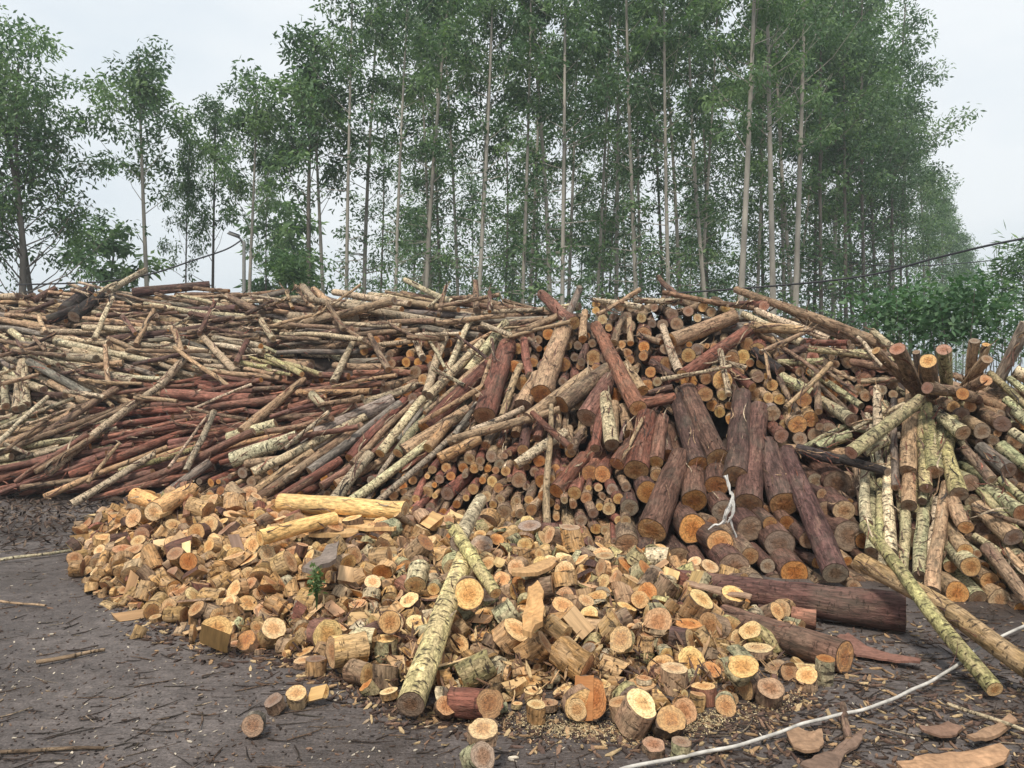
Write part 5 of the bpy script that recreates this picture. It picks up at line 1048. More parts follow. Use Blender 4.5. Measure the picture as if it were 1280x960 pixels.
2128,1975,5478,63,49,-50,-19, 2130,75,5419,250,7,-23,-95, 2131,243,5681,303,-49,-55,66, 2133,-1946,5111,79,68,-4,70, 2134,718,5434,167,16,92,7, 
2135,-749,5801,294,35,62,-33, 2136,-2327,5891,238,-32,-39,8, 2137,-2084,5589,142,7,61,76, 2138,280,5449,268,-93,-19,10, 2139,963,6784,9,-65,-25,19, 
2141,-3015,8402,159,-47,76,27, 2142,1475,4754,52,-72,16,-63, 2143,1124,5629,164,-95,-17,-17, 2145,-38,6292,268,-6,56,-3, 2146,-728,4456,57,-57,-33,-8, 
2147,-439,5059,196,-51,-53,66, 2150,-3851,7790,318,16,-1,-81, 2155,-755,7690,132,-2,1,89, 2157,588,6758,127,37,-27,50, 2158,-1123,6243,276,-18,7,14, 
2159,-1678,4485,14,-14,-5,-91, 2160,223,4935,129,51,52,-49, 2162,-1270,6903,408,45,-77,-12, 2163,184,6582,245,15,-41,-56, 2164,-1076,6475,294,10,8,47, 
2165,-1390,4602,41,-29,-64,53, 2166,-3042,6057,168,-63,-34,33, 2167,-3441,7671,342,0,-2,97, 2168,-3834,7294,253,45,-66,-36, 2169,180,5317,237,3,52,-83, 
2170,-1676,6703,401,-2,-16,-26, 2173,184,5045,124,84,49,-19, 2175,304,4955,97,-37,-60,63, 2176,-694,7414,179,6,-37,36, 2177,-3964,7164,152,-82,-5,19, 
2178,46,5303,294,58,32,-50, 2179,-1517,5080,172,-22,14,94, 2180,-3945,7599,312,-68,0,-21, 2181,1689,5872,15,0,0,28, 2185,-2849,7065,353,11,-22,71, 
2186,916,6034,143,-38,53,44, 2189,-905,4085,130,-51,50,-18, 2190,-2169,6670,309,14,-94,26, 2191,-611,4399,73,53,53,-62, 2192,-818,5832,242,63,-26,72, 
2194,-620,5742,291,-32,-67,0, 2195,-1851,5040,212,57,41,-70, 2196,-1622,4640,27,-10,11,23, 2197,-149,4109,119,63,6,15, 2198,-2238,6528,361,38,-22,84, 
2199,-2001,6240,317,-25,-74,34, 2201,1164,5029,100,-8,-11,-49, 2202,-4255,7314,151,-43,-43,-73, 2203,-1489,6024,395,8,35,-24, 
2204,-1596,6069,406,61,-35,25, 2205,-784,4283,18,-91,-23,-31, 2209,-1829,5461,247,-85,-28,-42, 2210,188,4905,239,4,61,-5, 2211,1478,6126,40,30,63,23, 
2212,248,4983,110,-2,6,-85, 2213,-3545,6497,164,-48,41,-62, 2215,307,5305,131,29,-94,-4, 2216,-628,4799,146,-16,-30,81, 2220,-1619,4802,35,-12,97,11, 
2221,-1556,5763,208,6,0,-4, 2222,-286,6040,262,-70,-37,10, 2223,-296,4527,202,-24,47,3, 2225,-1415,5279,138,31,-22,75, 2227,-479,6348,372,-61,-46,46, 
2228,-1519,6667,310,59,36,70, 2230,718,3899,25,-81,-7,22, 2231,275,6598,220,-82,22,39, 2234,-1180,5649,273,56,-68,16, 2235,-1497,5074,101,-20,13,11, 
2236,1907,5402,14,-47,52,-62, 2237,1557,5169,130,78,22,26, 2238,-1707,6099,348,-13,3,-46, 2240,398,6685,219,6,-62,25, 2241,-3585,6385,24,9,-3,30, 
2243,-466,4635,88,6,5,-78, 2246,-2669,7179,367,49,57,-62, 2249,-1170,5541,220,-81,-21,37, 2250,-1246,6346,343,-7,-60,-55, 2251,-1020,5268,266,-21,83,8, 
2252,1501,6051,55,-28,85,-33, 2255,-2590,5594,227,88,-7,-40, 2256,-1023,6637,391,61,36,-61, 2257,-660,4322,46,14,97,5, 2258,1058,4430,85,-7,-20,-35, 
2259,1395,5305,151,-6,9,81, 2261,1923,4873,63,48,51,21, 2262,-1740,5090,91,-23,-20,54, 2263,-2944,6776,323,70,32,-51, 2264,115,6161,321,-24,24,34, 
2265,-3404,7681,410,59,-45,-43, 2266,-1636,5433,157,-63,76,7, 2268,-243,4914,143,-6,-71,34, 2269,-625,4981,131,-10,6,-98, 2270,642,4662,152,37,-32,78, 
2272,-791,5267,238,0,-32,-3, 2273,-2589,7739,313,86,-40,10, 2275,-1684,6595,324,62,43,-61, 2277,-532,5281,215,-41,-73,46, 2280,-2617,5540,148,18,-87,9, 
2281,-137,6335,327,85,-45,23, 2282,-1024,5074,127,1,-8,79, 2283,-1174,5400,159,-34,61,-51, 2285,-2638,5713,208,39,85,18, 
2286,-1261,6137,311,-84,40,-34, 2287,-449,6510,385,20,-4,56, 2288,-1861,5092,103,61,-19,75, 2289,-1896,6497,440,16,-82,-1, 
2290,-1535,7252,283,-23,12,70, 2292,-2187,7612,317,21,-88,22, 2295,1207,3873,17,-99,-3,0, 2297,-581,5244,168,6,0,-16, 2298,-44,5175,171,64,74,-10, 
2299,-753,7292,242,32,-30,68, 2300,-916,6706,292,-85,-36,-35, 2302,-2061,5086,61,-35,-70,57, 2303,261,6100,216,48,-44,-51, 2305,-983,5113,165,-5,14,31, 
2306,-2943,5972,163,-73,-4,53, 2308,399,5379,275,61,33,-47, 2309,-1320,5856,262,11,-34,-52, 2310,-1634,5305,306,-70,-48,39, 
2311,-1420,5642,309,18,63,15, 2313,-1881,5300,168,17,-23,43, 2314,-3865,6841,45,-29,16,-77, 2315,-731,4801,105,2,-7,99, 2316,-1248,5142,150,-18,-60,73, 
2317,-3224,6058,98,-63,-70,-4, 2318,-3241,6810,295,69,-51,42, 2322,-1394,5438,216,-74,-19,56, 2324,-1099,5980,362,54,-75,10, 
2326,-311,4230,108,37,-6,76, 2329,355,4980,287,7,97,-17, 2330,161,6751,213,13,95,-16, 2331,-691,6023,362,37,44,-70, 2333,940,5082,271,22,63,73, 
2336,508,6884,150,32,5,-22, 2337,-2494,6290,236,5,-7,43, 2339,-1786,5246,106,-75,64,4, 2341,-1718,6763,304,0,2,-80, 2342,-49,4168,21,35,65,-65, 
2343,733,5719,235,-2,-18,95, 2345,-2581,5510,66,-5,98,10, 2346,-2307,6563,386,-78,4,-2, 2350,-2066,7008,461,6,-16,-94, 2351,372,4269,46,8,-14,25, 
2352,-1674,5220,183,-28,-8,87, 2356,-578,5100,256,9,67,65, 2357,-274,4226,22,7,75,-62, 2358,-114,4520,108,-35,61,-18, 2359,-383,5394,213,-1,80,-59, 
2361,-2742,6745,424,-10,-41,88, 2362,-3657,6621,205,83,-53,-12, 2363,-386,4664,113,7,0,-18, 2366,-1223,6119,251,16,95,18, 
2369,-640,6260,286,-67,-17,44, 2370,-882,5203,207,-15,-38,45, 2371,365,4397,75,0,73,-61, 2372,-83,4295,44,-59,30,-29, 2373,367,5746,267,22,-94,-20, 
2375,-884,4221,14,-96,6,24, 2378,-3394,6854,265,-96,-11,-14, 2380,-1219,5584,205,-11,-73,50, 2381,-437,5361,293,-51,-43,-37, 
2382,-3181,6142,147,52,21,80, 2384,-754,6229,483,-47,72,-48, 2385,-3508,7535,352,-20,-86,-30, 2386,398,5306,159,-40,-88,-9, 2387,1414,5978,29,-8,1,-87, 
2390,-2457,7117,358,-54,77,12, 2395,907,4796,121,64,-31,-33, 2396,-1112,5748,276,19,91,5, 2397,-3027,6333,273,-37,58,0, 2400,-182,6774,292,36,-48,-53, 
2402,-2858,5948,193,44,-18,-20, 2406,-1853,4717,60,-31,-63,3, 2407,-1284,7231,309,-19,42,-84, 2408,1100,6580,71,70,0,-64, 
2409,-1685,6247,301,61,70,-34, 2410,-453,7031,285,-42,48,-55, 2411,-300,5157,240,-20,-27,91, 2412,-404,5996,339,-36,41,-82, 
2413,187,5552,319,-9,-77,-44, 2414,385,5473,148,3,-71,62, 2415,-134,5179,224,-40,-70,43, 2416,-14,4205,168,-83,-36,37, 2417,-1460,5282,205,52,-2,21, 
2421,207,7445,79,-5,5,68, 2422,-1456,7133,324,-10,96,-12, 2423,1219,4618,57,-31,-94,-1, 2426,-1655,4919,83,23,-1,-23, 2427,1386,4661,95,-29,-90,-19, 
2428,-3477,6955,276,-91,21,26, 2429,-3376,6293,138,-9,20,94, 2430,1122,4131,19,-2,18,18, 2433,-85,6583,304,-83,53,-7, 2436,-4454,8037,138,95,27,6, 
2437,456,5583,284,-2,61,72, 2438,485,5964,351,-7,-15,-41, 2440,-1861,6337,415,-82,-4,49, 2441,-505,4843,271,-65,14,4, 2444,-603,4015,47,-51,-48,4, 
2445,-2204,7141,438,-80,19,-24, 2446,-1206,5791,348,-3,42,-12, 2447,561,5511,164,43,7,-73, 2448,-3011,7248,379,-32,-38,74, 
2449,605,4961,177,-87,-40,-10, 2450,-2191,5745,225,-73,-12,49, 2451,-1576,5277,174,-20,62,36, 2454,487,6216,289,71,-10,-10, 
2455,-3998,7599,242,-67,-3,5, 2456,-2073,5773,190,-68,71,4, 2457,432,7017,154,-65,25,-29, 2458,-152,4859,160,64,-43,39, 2460,-325,5663,291,-68,-52,24, 
2462,-1672,6420,368,-92,12,-30, 2463,-906,5516,247,13,78,-57, 2464,-567,5056,177,-12,40,-87, 2466,-2087,4917,107,-25,82,26, 
2467,-3062,6038,230,-33,-21,91, 2468,-2291,7495,308,10,93,31, 2470,-1419,5218,146,-5,-73,27, 2471,-1094,5927,343,40,66,52, 
2473,-2346,5692,202,10,52,70, 2474,-955,6421,395,28,-15,92, 2475,-807,5625,280,-17,-90,-7, 2476,-1642,5732,213,-63,21,-33, 2477,595,4861,98,-97,18,3, 
2478,-4225,7846,184,-86,25,10, 2479,-424,5857,225,-98,-12,2, 2480,-380,5219,243,-27,78,-44, 2481,-1238,6861,302,-62,23,-34, 
2482,1130,5239,244,-14,-88,42, 2483,-396,5518,237,2,-38,-12, 2484,1191,5692,116,-57,-33,43, 2485,-827,4436,112,-59,1,-67, 
2486,-4082,8243,301,2,-30,-40, 2487,-4150,7770,222,-74,-65,-1, 2488,-1619,7059,342,-75,-62,-18, 2489,-1414,7580,292,-47,-63,37, 
2490,649,6047,184,-60,39,18, 2492,-4308,7417,71,-46,-69,48, 2493,-1577,5701,313,1,2,37, 2495,-1218,6313,286,-94,-23,-15, 
2496,-1749,7367,232,-21,93,-21, 2498,-1366,6383,248,1,-2,91, 2499,-1653,5953,296,-35,40,39, 2500,110,4995,132,9,73,-66, 2501,657,4491,164,19,50,44, 
2502,-3045,5813,120,34,-78,50, 2503,1027,5702,157,47,-51,67, 2507,806,4783,132,71,3,-59, 2508,1486,4990,72,90,-15,-24, 2510,-2516,5573,298,-51,75,29, 
2511,-1629,7551,254,81,33,17, 2512,-956,6311,363,-62,7,26, 2513,859,4359,173,-3,3,55, 2514,1194,5040,180,0,86,-2, 2515,751,6409,181,-74,-60,18, 
2517,-1776,5241,241,21,-88,40, 2518,-1796,5474,172,-55,-78,12, 2519,-3649,6931,189,-13,93,17, 2520,-1111,7410,203,-95,-10,8, 
2522,-37,5293,232,49,-54,49, 2524,-1464,5957,256,31,23,-63, 2525,-1407,6783,385,-62,13,54, 2527,497,4461,115,-44,55,-61, 2528,994,4644,195,-18,42,23, 
2530,165,3956,14,61,-34,-34, 2532,-1276,4506,15,-11,-98,0, 2533,196,4841,123,-65,-4,32, 2534,282,5188,142,11,97,1, 2538,-37,7160,145,-12,-59,77, 
2540,-892,5863,245,-31,-59,-73, 2542,-1985,6060,348,-10,32,-12, 2545,-1344,6454,337,33,-17,84, 2546,-529,5635,303,15,66,-31, 
2547,-2490,6212,280,-15,10,-11, 2548,-918,4937,122,7,-5,16, 2550,1188,4229,45,-65,21,29, 2551,-1061,4541,48,-18,3,-83, 2553,681,4943,116,-61,29,-35, 
2554,1256,4661,163,42,17,-88, 2555,97,5697,212,0,-65,-8, 2557,-516,4996,162,3,-6,77, 2558,566,6273,194,-2,-45,-31, 2561,-3095,7575,410,14,-72,-3, 
2563,-2527,6992,352,-5,12,-15, 2565,-543,6145,360,-15,-8,-97, 2566,-739,6384,379,-51,-47,68, 2570,1279,4619,77,-16,8,-89, 2571,-831,4329,47,58,-45,-23, 
2572,1120,5157,125,-41,-7,-86, 2573,-1189,5299,321,24,-54,-74, 2575,-590,5243,244,-6,-6,98, 2576,-4199,7892,273,44,-85,8, 
2578,1118,5372,159,-26,-34,33, 2582,-3580,7075,227,-85,-29,-38, 2584,-1293,4674,87,-51,66,-44, 2587,-210,5270,242,32,63,7, 
2588,-3396,8087,321,-15,-35,7, 2589,-775,7060,305,73,43,-29, 2590,1138,4561,227,25,-11,88, 2591,334,7043,221,-16,97,-2, 2595,1222,5573,122,40,75,-44, 
2596,870,3761,26,-53,46,63, 2598,1233,5967,96,-38,-75,51, 2600,-1815,4840,92,6,-16,-83, 2601,142,4034,53,-85,21,-15, 2602,-809,5323,178,9,-66,-72, 
2603,-2012,6428,417,-16,68,-62, 2604,-54,4536,134,-1,-97,-18, 2608,1054,4412,152,-14,-98,-2, 2609,-1401,5169,129,48,18,-5, 
2610,-3353,6377,212,6,-21,29, 2612,1625,5498,27,64,28,-29, 2613,16,6543,201,4,-70,-66, 2614,-2122,5691,279,-80,-5,12, 2617,-1592,5877,220,66,-31,-21, 
2618,-1183,4188,21,0,0,-95, 2619,1281,5814,164,-36,32,75, 2620,1349,4925,150,66,27,-41, 2621,150,4286,69,-16,55,-62, 2623,965,3713,44,43,89,-1, 
2630,-1642,5587,197,-99,0,-6, 2631,-319,4968,138,6,-1,-5, 2632,-1994,5350,190,-54,-62,54, 2633,586,5404,276,83,33,-38, 2635,-112,4457,67,10,24,-15, 
2636,-547,5647,250,43,-59,-60, 2638,-2,4458,67,38,-91,-6, 2639,-1120,6117,232,-54,-80,-12, 2641,-533,7017,236,-43,-57,-42, 2642,102,5091,243,-6,11,92, 
2643,-541,6126,269,-51,45,62, 2644,-1235,5228,244,-4,48,-61, 2645,649,6285,225,-30,32,-46, 2646,-1339,7100,305,-64,-40,46, 
2648,-1122,5774,381,85,44,-22, 2649,497,3679,50,10,69,-26, 2650,403,4757,203,12,-22,-96, 2652,-3737,6715,190,-38,-65,-21, 2653,-2402,6103,257,85,-22,7, 
2654,-2422,5574,138,-41,5,-16, 2657,-3934,7303,192,92,12,-24, 2658,-1446,5134,188,41,46,53, 2659,-1425,5466,215,-83,18,46, 
2660,-3613,7014,291,-23,-13,67, 2661,1613,5532,86,-88,-37,5, 2662,-971,4293,16,0,1,-99, 2663,601,4283,90,2,47,52, 2667,-4537,8218,143,87,-16,44, 
2668,-2585,7146,370,-87,2,-9, 2670,-2521,6610,268,-62,-30,33, 2672,887,4523,111,-44,34,42, 2674,-1894,6140,319,7,58,-52, 2675,-3093,6634,278,35,51,75, 
2676,-3858,6915,107,26,9,-72, 2678,-4122,8072,291,-2,16,-96, 2679,-1828,5440,152,22,92,-29, 2680,-3210,6380,206,9,-96,0, 2681,-3504,7599,330,2,-1,34, 
2682,-3178,7870,375,-34,-37,64, 2684,-539,6225,261,-79,-55,-17, 2685,-2313,5261,129,-28,-61,73, 2686,-2430,6078,317,-24,74,-43, 
2687,-1955,5381,196,-27,-13,75, 2688,15,5703,247,-42,-88,-15, 2689,-1771,5101,136,55,-69,-40, 2695,-2391,5325,106,-49,5,-30, 
2700,-3459,7460,361,68,16,67, 2703,-2449,6688,332,31,64,-2, 2704,-1624,7428,277,-83,-45,-23, 2705,675,4281,49,3,-5,63, 2710,-902,7001,370,-24,35,-61, 
2711,-1247,7393,285,-11,-19,-96, 2712,-1484,6302,255,78,-53,0, 2714,-599,5566,289,-73,-25,28, 2715,1184,4150,46,-23,-66,50, 
2718,-3999,7148,87,14,86,19, 2722,-2423,7585,320,44,-87,-10, 2725,-2512,5575,166,-53,-63,50, 2726,-376,4432,110,-17,92,13, 2728,-996,4828,123,-98,4,-6, 
2729,-3601,6453,142,48,-81,29, 2730,-780,6433,425,16,-66,71, 2732,795,5156,217,6,95,14, 2733,-917,5201,147,80,54,-17, 2734,-2679,6824,424,-30,25,-34, 
2736,-1912,7376,269,-13,-68,62, 2737,-823,5973,266,61,-40,24, 2741,-91,4647,106,-3,-4,98, 2743,-4670,8546,74,-11,9,-97, 2744,-1440,6340,272,45,24,-10, 
2745,-3244,6355,171,-68,8,-10, 2746,-2886,5545,55,25,49,-81, 2749,1344,4974,60,-49,-34,52, 2750,-493,4386,133,31,-70,-29, 2751,1106,5967,130,43,-34,57, 
2752,-2038,5904,201,13,10,-78, 2754,-1829,7328,321,76,-46,40, 2755,-1363,5477,306,-28,-47,32, 2757,-3369,6105,156,73,30,-5, 
2758,-2234,5363,78,-5,-13,98, 2761,319,4280,64,-44,56,-59, 2762,-421,4765,154,-32,-14,-84, 2763,-1862,5778,201,2,7,-99, 2764,-3885,7073,131,36,86,32, 
2765,-1541,6076,291,-7,-68,-33, 2766,1308,5555,193,46,23,65, 2768,939,6210,121,79,-53,15, 2769,990,6020,209,-90,8,38, 2770,-1495,5573,275,-15,-27,89, 
2774,-539,6654,310,70,61,-28, 2776,-1082,4297,58,-18,-14,-96, 2781,-1379,7094,277,38,88,-21, 2782,-1407,5393,170,69,-61,25, 
2784,-2055,5486,166,-72,-17,-49, 2785,636,3981,41,-69,-9,43, 2786,947,3897,49,-2,-63,-71, 2789,-2595,6835,355,-74,-10,44, 
2791,-1286,5949,333,-25,-30,-38, 2793,423,5175,112,71,-13,-14, 2795,-1457,5347,278,-3,-96,-11, 2797,-2271,7269,329,-43,-24,85, 
2798,144,5763,201,-71,47,-45, 2800,-4071,7815,279,-52,23,71, 2801,-563,6753,357,32,4,-93, 2806,-3286,6242,198,-85,44,22, 2807,-4048,7154,119,53,69,35, 
2808,-3097,5895,68,-24,-8,73, 2809,-2918,7508,415,86,2,26, 2812,706,4626,184,-93,-29,16, 2813,767,4576,105,-81,1,-35, 2814,-2525,5740,302,-2,81,-53, 
2816,-319,5473,235,21,48,82, 2817,468,4287,103,73,-15,-6, 2818,-176,4962,168,14,92,-17, 2819,-1662,5570,260,41,55,-36, 2821,801,5164,180,-60,-26,-14, 
2822,-1492,4387,15,80,57,-8, 2824,-2438,7563,353,14,-6,97, 2825,1662,4927,31,49,-50,-69, 2826,-3463,7678,380,74,-11,-10, 2828,1003,6125,87,-11,1,-67, 
2829,-394,5826,310,-69,-64,31, 2830,-3536,7814,416,-94,0,22, 2831,-1233,6501,391,-9,-22,-33, 2833,-2311,5187,37,15,3,15, 2834,-343,5313,248,37,26,26, 
2836,-582,5345,246,-48,-52,-26, 2838,1114,5640,202,-38,-77,31, 2839,272,5259,239,0,-39,-24, 2841,-1935,6798,390,-62,0,5, 2843,-1146,5180,249,15,-84,50, 
2844,-1398,6732,292,-78,-13,8, 2845,436,3762,40,37,92,-3, 2846,-955,5337,195,-58,29,-4, 2847,-1543,6661,423,-4,54,-35, 2850,-1444,5173,258,-5,-23,-88, 
2852,-1579,4988,133,57,55,53, 2854,-951,6920,295,-31,-90,19, 2855,-1212,6576,339,18,-26,92, 2856,801,4637,107,46,-53,-29, 
2858,-3596,6774,185,-42,-85,29, 2859,-2732,7191,472,-27,42,45, 2862,819,5925,187,-24,6,-17, 2863,1193,5260,105,20,67,69, 2864,-3054,5789,36,-13,97,-9, 
2866,18,4332,66,4,15,-25, 2867,-2815,6663,480,2,-61,-23, 2868,345,6015,276,-77,4,19, 2869,715,4649,107,49,-53,-15, 2872,-2909,8253,118,-33,28,-89, 
2873,-2396,4975,20,-87,-46,-9, 2874,1038,4115,22,-43,-55,44, 2875,1033,3581,53,-53,46,33, 2876,376,6417,168,12,68,-64, 2877,-3667,7998,428,49,63,1, 
2878,1378,5487,81,-94,-26,15, 2879,-1764,6924,369,59,40,-67, 2881,1026,4870,103,1,-63,-76, 2883,-1732,6323,340,26,81,46, 2884,-529,3992,33,84,-52,4, 
2885,-2517,6261,300,97,-13,-7, 2889,-2907,5463,19,0,-2,76, 2892,-2416,5956,187,-13,1,-93, 2893,-1140,6132,378,31,-47,-80, 2894,-2985,6348,211,-12,98,4, 
2895,-947,5547,185,54,-81,10, 2897,901,4658,218,76,-19,-9, 2899,-2038,6858,347,10,-16,75, 2900,-314,4218,37,4,7,-95, 2901,749,5284,131,0,-2,98, 
2902,-2565,6511,371,-75,61,-3, 2903,-3512,6192,52,-10,69,65, 2906,267,7282,101,45,43,24, 2907,804,4681,229,-8,84,51, 2908,-1514,6215,299,41,-29,-79, 
2909,-622,5404,217,2,67,41, 2910,-1930,6705,337,-30,94,4, 2911,-2707,6028,325,-5,80,-44, 2912,-2572,5778,198,-32,7,-42, 2917,-24,3957,48,58,-39,-66, 
2919,-921,6337,470,39,71,-13, 2920,-1207,4478,74,89,3,-43, 2921,-1622,6195,348,-86,14,47, 2923,-2132,5393,225,-2,-32,-61, 
2926,-458,6260,360,51,-82,-14, 2927,-88,4813,144,-95,-23,17, 2930,-1989,6198,349,70,-70,-6, 2932,-957,5389,327,-48,-57,34, 
2933,-2430,5757,201,71,-14,-3, 2934,248,4177,80,94,-15,16, 2935,-533,5726,280,6,-47,71, 2936,-1639,5330,161,-5,-20,47, 2938,113,6786,298,-84,-11,18, 
2939,-1488,5861,243,76,-20,-11, 2940,-1553,4598,25,22,-67,70, 2941,-1229,7697,203,-28,-40,31, 2942,-2393,5264,36,29,-94,3, 2943,-51,5408,221,-9,-8,46, 
2946,-1339,6163,288,24,78,-4, 2948,-1938,7644,244,13,-60,73, 2950,-3141,5920,124,-24,45,-50, 2952,692,4328,63,-22,4,1, 2954,-2150,5018,60,-59,-40,62, 
2957,902,5650,137,0,1,-73, 2959,-720,6203,257,0,-3,98, 2960,-2791,5743,230,-1,-29,-36, 2962,-2886,6389,316,75,-33,-54, 2964,-250,7459,140,58,56,11, 
2965,-695,6029,293,-21,52,-67, 2966,-1317,5342,157,1,-8,85, 2967,-2040,6839,416,-61,-69,-27, 2969,-1561,5836,296,-20,-41,34, 
2976,-2540,7461,341,-28,-51,76, 2977,373,4138,70,65,-54,-14, 2978,-1680,6007,221,9,10,-56, 2979,-4166,8659,163,-79,9,3, 2980,-818,5274,274,6,-3,-98, 
2983,1390,4927,66,68,-69,19, 2984,364,5141,268,-49,73,37, 2985,-2776,5776,99,-7,-16,97, 2986,-4049,7271,177,56,-16,62, 2987,-2156,6808,317,62,32,-68, 
2988,-4548,8118,155,-56,-43,33, 2991,-56,5194,214,63,-73,15, 2992,1202,5846,91,-10,-2,-85, 2993,-1259,5813,200,-42,56,-52, 2995,348,6533,259,-58,45,52, 
2999,-3703,6424,18,25,93,-6, 3000,-2576,7328,308,68,20,15, 3001,889,4281,45,-18,-1,95, 3003,430,4039,78,62,66,40, 3004,872,4332,40,-47,-48,35, 
3005,-4302,7927,178,70,15,63, 3009,-1380,5632,204,27,61,52, 3013,-2738,5727,138,48,-24,-57, 3015,-190,5084,214,-49,-4,18, 3016,928,6694,44,-12,69,-60, 
3017,1141,4305,46,4,9,-39, 3018,-239,4158,70,-47,38,75, 3019,-3948,7376,163,-76,51,-9, 3020,-644,5196,210,0,-95,-25, 3025,-3178,5971,76,3,50,-12, 
3026,-1056,6182,246,-62,28,-21, 3029,-3414,6645,215,-54,-23,-68, 3032,-1967,5552,267,82,52,14, 3033,-3241,7647,351,-57,39,4, 
3038,488,5991,239,25,66,65, 3039,-718,4710,98,-1,-8,97, 3040,175,6363,235,-46,82,-28, 3041,1566,6290,58,-51,79,9, 3042,1055,4883,146,-16,-54,-2, 
3043,626,5383,177,83,-36,-9, 3045,-2614,7083,347,9,16,-42, 3046,-2751,5425,65,55,-76,-10, 3047,1187,5139,150,69,-65,-16, 3048,-284,5267,196,71,-19,-42, 
3049,-2447,6911,436,-54,40,-26, 3051,-1397,5841,215,-55,-35,-57, 3053,-718,5607,207,84,45,-25, 3054,-53,4774,177,-17,36,-83, 
3056,-2315,6958,417,11,-9,-84, 3057,322,5208,310,22,48,-84, 3058,-3501,6349,165,-18,81,48, 3060,1613,4701,52,2,-74,44, 3061,334,4213,81,28,90,30, 
3063,-244,5737,288,76,14,58, 3064,-2760,7794,399,-68,60,33, 3065,-1835,6789,323,-47,-25,23, 3067,-2870,6069,239,79,-46,3, 3068,-1143,6806,327,6,-60,64, 
3069,790,4391,58,-92,32,12, 3070,-1649,5081,212,-23,-92,25, 3071,-350,6457,331,-62,72,27, 3072,-3045,6815,285,-83,-46,-24, 
3073,767,5512,200,-34,71,-49, 3074,-857,4278,133,-39,-56,36, 3075,-1145,6406,264,47,-53,51, 3077,-1011,6070,408,70,-21,-23, 
3078,-3129,6755,338,51,36,-63, 3080,-124,5955,326,33,2,8, 3083,-746,5573,240,34,-32,-63, 3084,-592,5671,210,-10,-95,-7, 3086,-2751,8413,153,-15,96,-8, 
3087,-1420,4729,64,-6,51,81, 3088,1501,5678,98,58,58,39, 3090,-2150,5218,89,-19,96,12, 3091,1301,4143,80,73,38,1, 3092,-2629,5463,47,9,-12,-61, 
3093,-626,4905,328,80,-34,14, 3095,-1544,6060,227,-47,87,5, 3097,-1758,5724,239,23,-5,-85, 3100,-3047,6198,235,9,91,13, 3101,-1686,4834,46,47,54,-33, 
3103,320,4549,67,-2,2,-73, 3104,-327,5882,261,14,70,20, 3105,-3350,7911,391,0,40,51, 3106,-656,4770,189,49,82,27, 3107,524,6485,203,-70,-21,67, 
3108,-3730,6936,140,33,-6,-60, 3109,-793,5250,158,-97,3,-19, 3111,961,5531,255,-31,-37,-15, 3112,-1611,5475,272,43,-73,-8, 
3114,-697,5317,261,65,-66,33, 3116,331,5086,152,58,-36,-58, 3117,1166,6164,52,22,-59,62, 3118,-1525,6396,270,-48,83,14, 3119,-4152,7968,269,51,-49,70, 
3120,-1810,6793,401,-2,-19,97, 3121,-441,5446,214,-96,14,20, 3122,-4623,8355,149,-29,-43,-77, 3123,-1028,6442,249,59,40,41, 
3124,-3501,6920,344,-23,73,47, 3125,-1757,4733,55,67,45,-38, 3126,-95,3842,40,0,0,96, 3127,-3040,5681,63,54,73,36, 3130,-2488,7075,423,55,-69,23, 
3133,1560,5138,44,-85,-46,17, 3134,1562,5951,16,0,1,-13, 3139,459,6581,174,75,5,21, 3141,-989,5502,179,63,73,-12, 3142,-1038,5144,259,-54,-64,32, 
3143,-2908,6256,333,77,51,-31, 3145,-930,4896,203,79,-49,14, 3147,879,6545,61,86,20,-5, 3148,560,5151,194,-5,14,92, 3149,961,5801,133,-86,32,33, 
3152,-2907,6838,422,-1,-2,83, 3157,-2734,5672,85,69,2,49, 3158,-292,5412,283,30,-55,-76, 3159,-1438,5664,331,-19,-61,-73, 3160,-2127,5950,214,8,75,-63, 
3161,140,6076,251,89,-39,-17, 3162,977,4273,125,66,-25,69, 3163,1633,5894,27,70,-5,-31, 3164,919,5262,260,-88,18,39, 3166,-2247,6171,344,66,-39,-9, 
3167,-2102,6775,392,58,55,-58, 3168,-641,4797,96,-64,-17,9, 3169,-2385,5916,300,-81,15,-26, 3171,-58,6580,247,-30,-64,-65, 
3173,1531,5033,41,-29,62,-14, 3174,-1442,5898,241,62,22,67, 3175,-3938,7437,231,-10,-79,-29, 3177,201,5427,176,-50,43,74, 3178,697,5544,300,3,-7,88, 
3179,-1817,6575,401,38,-39,83, 3180,-208,7008,232,19,-41,77, 3181,-306,5599,282,24,-69,29, 3182,-2680,7001,369,-28,-92,-23, 
3185,-2179,6888,411,74,45,-43, 3187,-2396,5551,254,48,16,-45, 3189,-3212,5746,113,-24,-45,70, 3192,-3378,6728,255,-70,28,-28, 
3196,-2250,5347,115,81,11,-56, 3198,1349,4623,28,-10,5,-98, 3199,-1849,5744,228,-22,-71,66, 3200,719,5318,224,-72,-45,-6, 3201,-2003,5346,101,-9,8,-97, 
3203,1496,4898,66,57,35,-60, 3204,-216,5200,214,15,96,17, 3205,-4005,8053,302,-7,-14,78, 3206,654,5451,221,20,90,29, 3207,1234,5677,149,-7,2,-81, 
3208,-993,6218,336,-24,-95,0, 3209,4,6095,299,44,-69,-3, 3210,101,7727,55,-68,-15,65, 3211,-1389,7025,273,56,73,-29, 3212,1218,6057,79,49,-61,58, 
3213,532,4908,110,13,98,2, 3218,-1339,6700,323,23,67,-42, 3220,-862,4562,121,-15,39,-56, 3222,-31,4453,212,42,21,83, 3223,1111,4864,120,-67,-12,-36, 
3224,-3476,6382,108,27,-32,-81, 3225,-2631,6989,482,14,-45,-87, 3227,-2003,6552,432,29,-27,90, 3228,-1600,5611,342,10,9,81, 
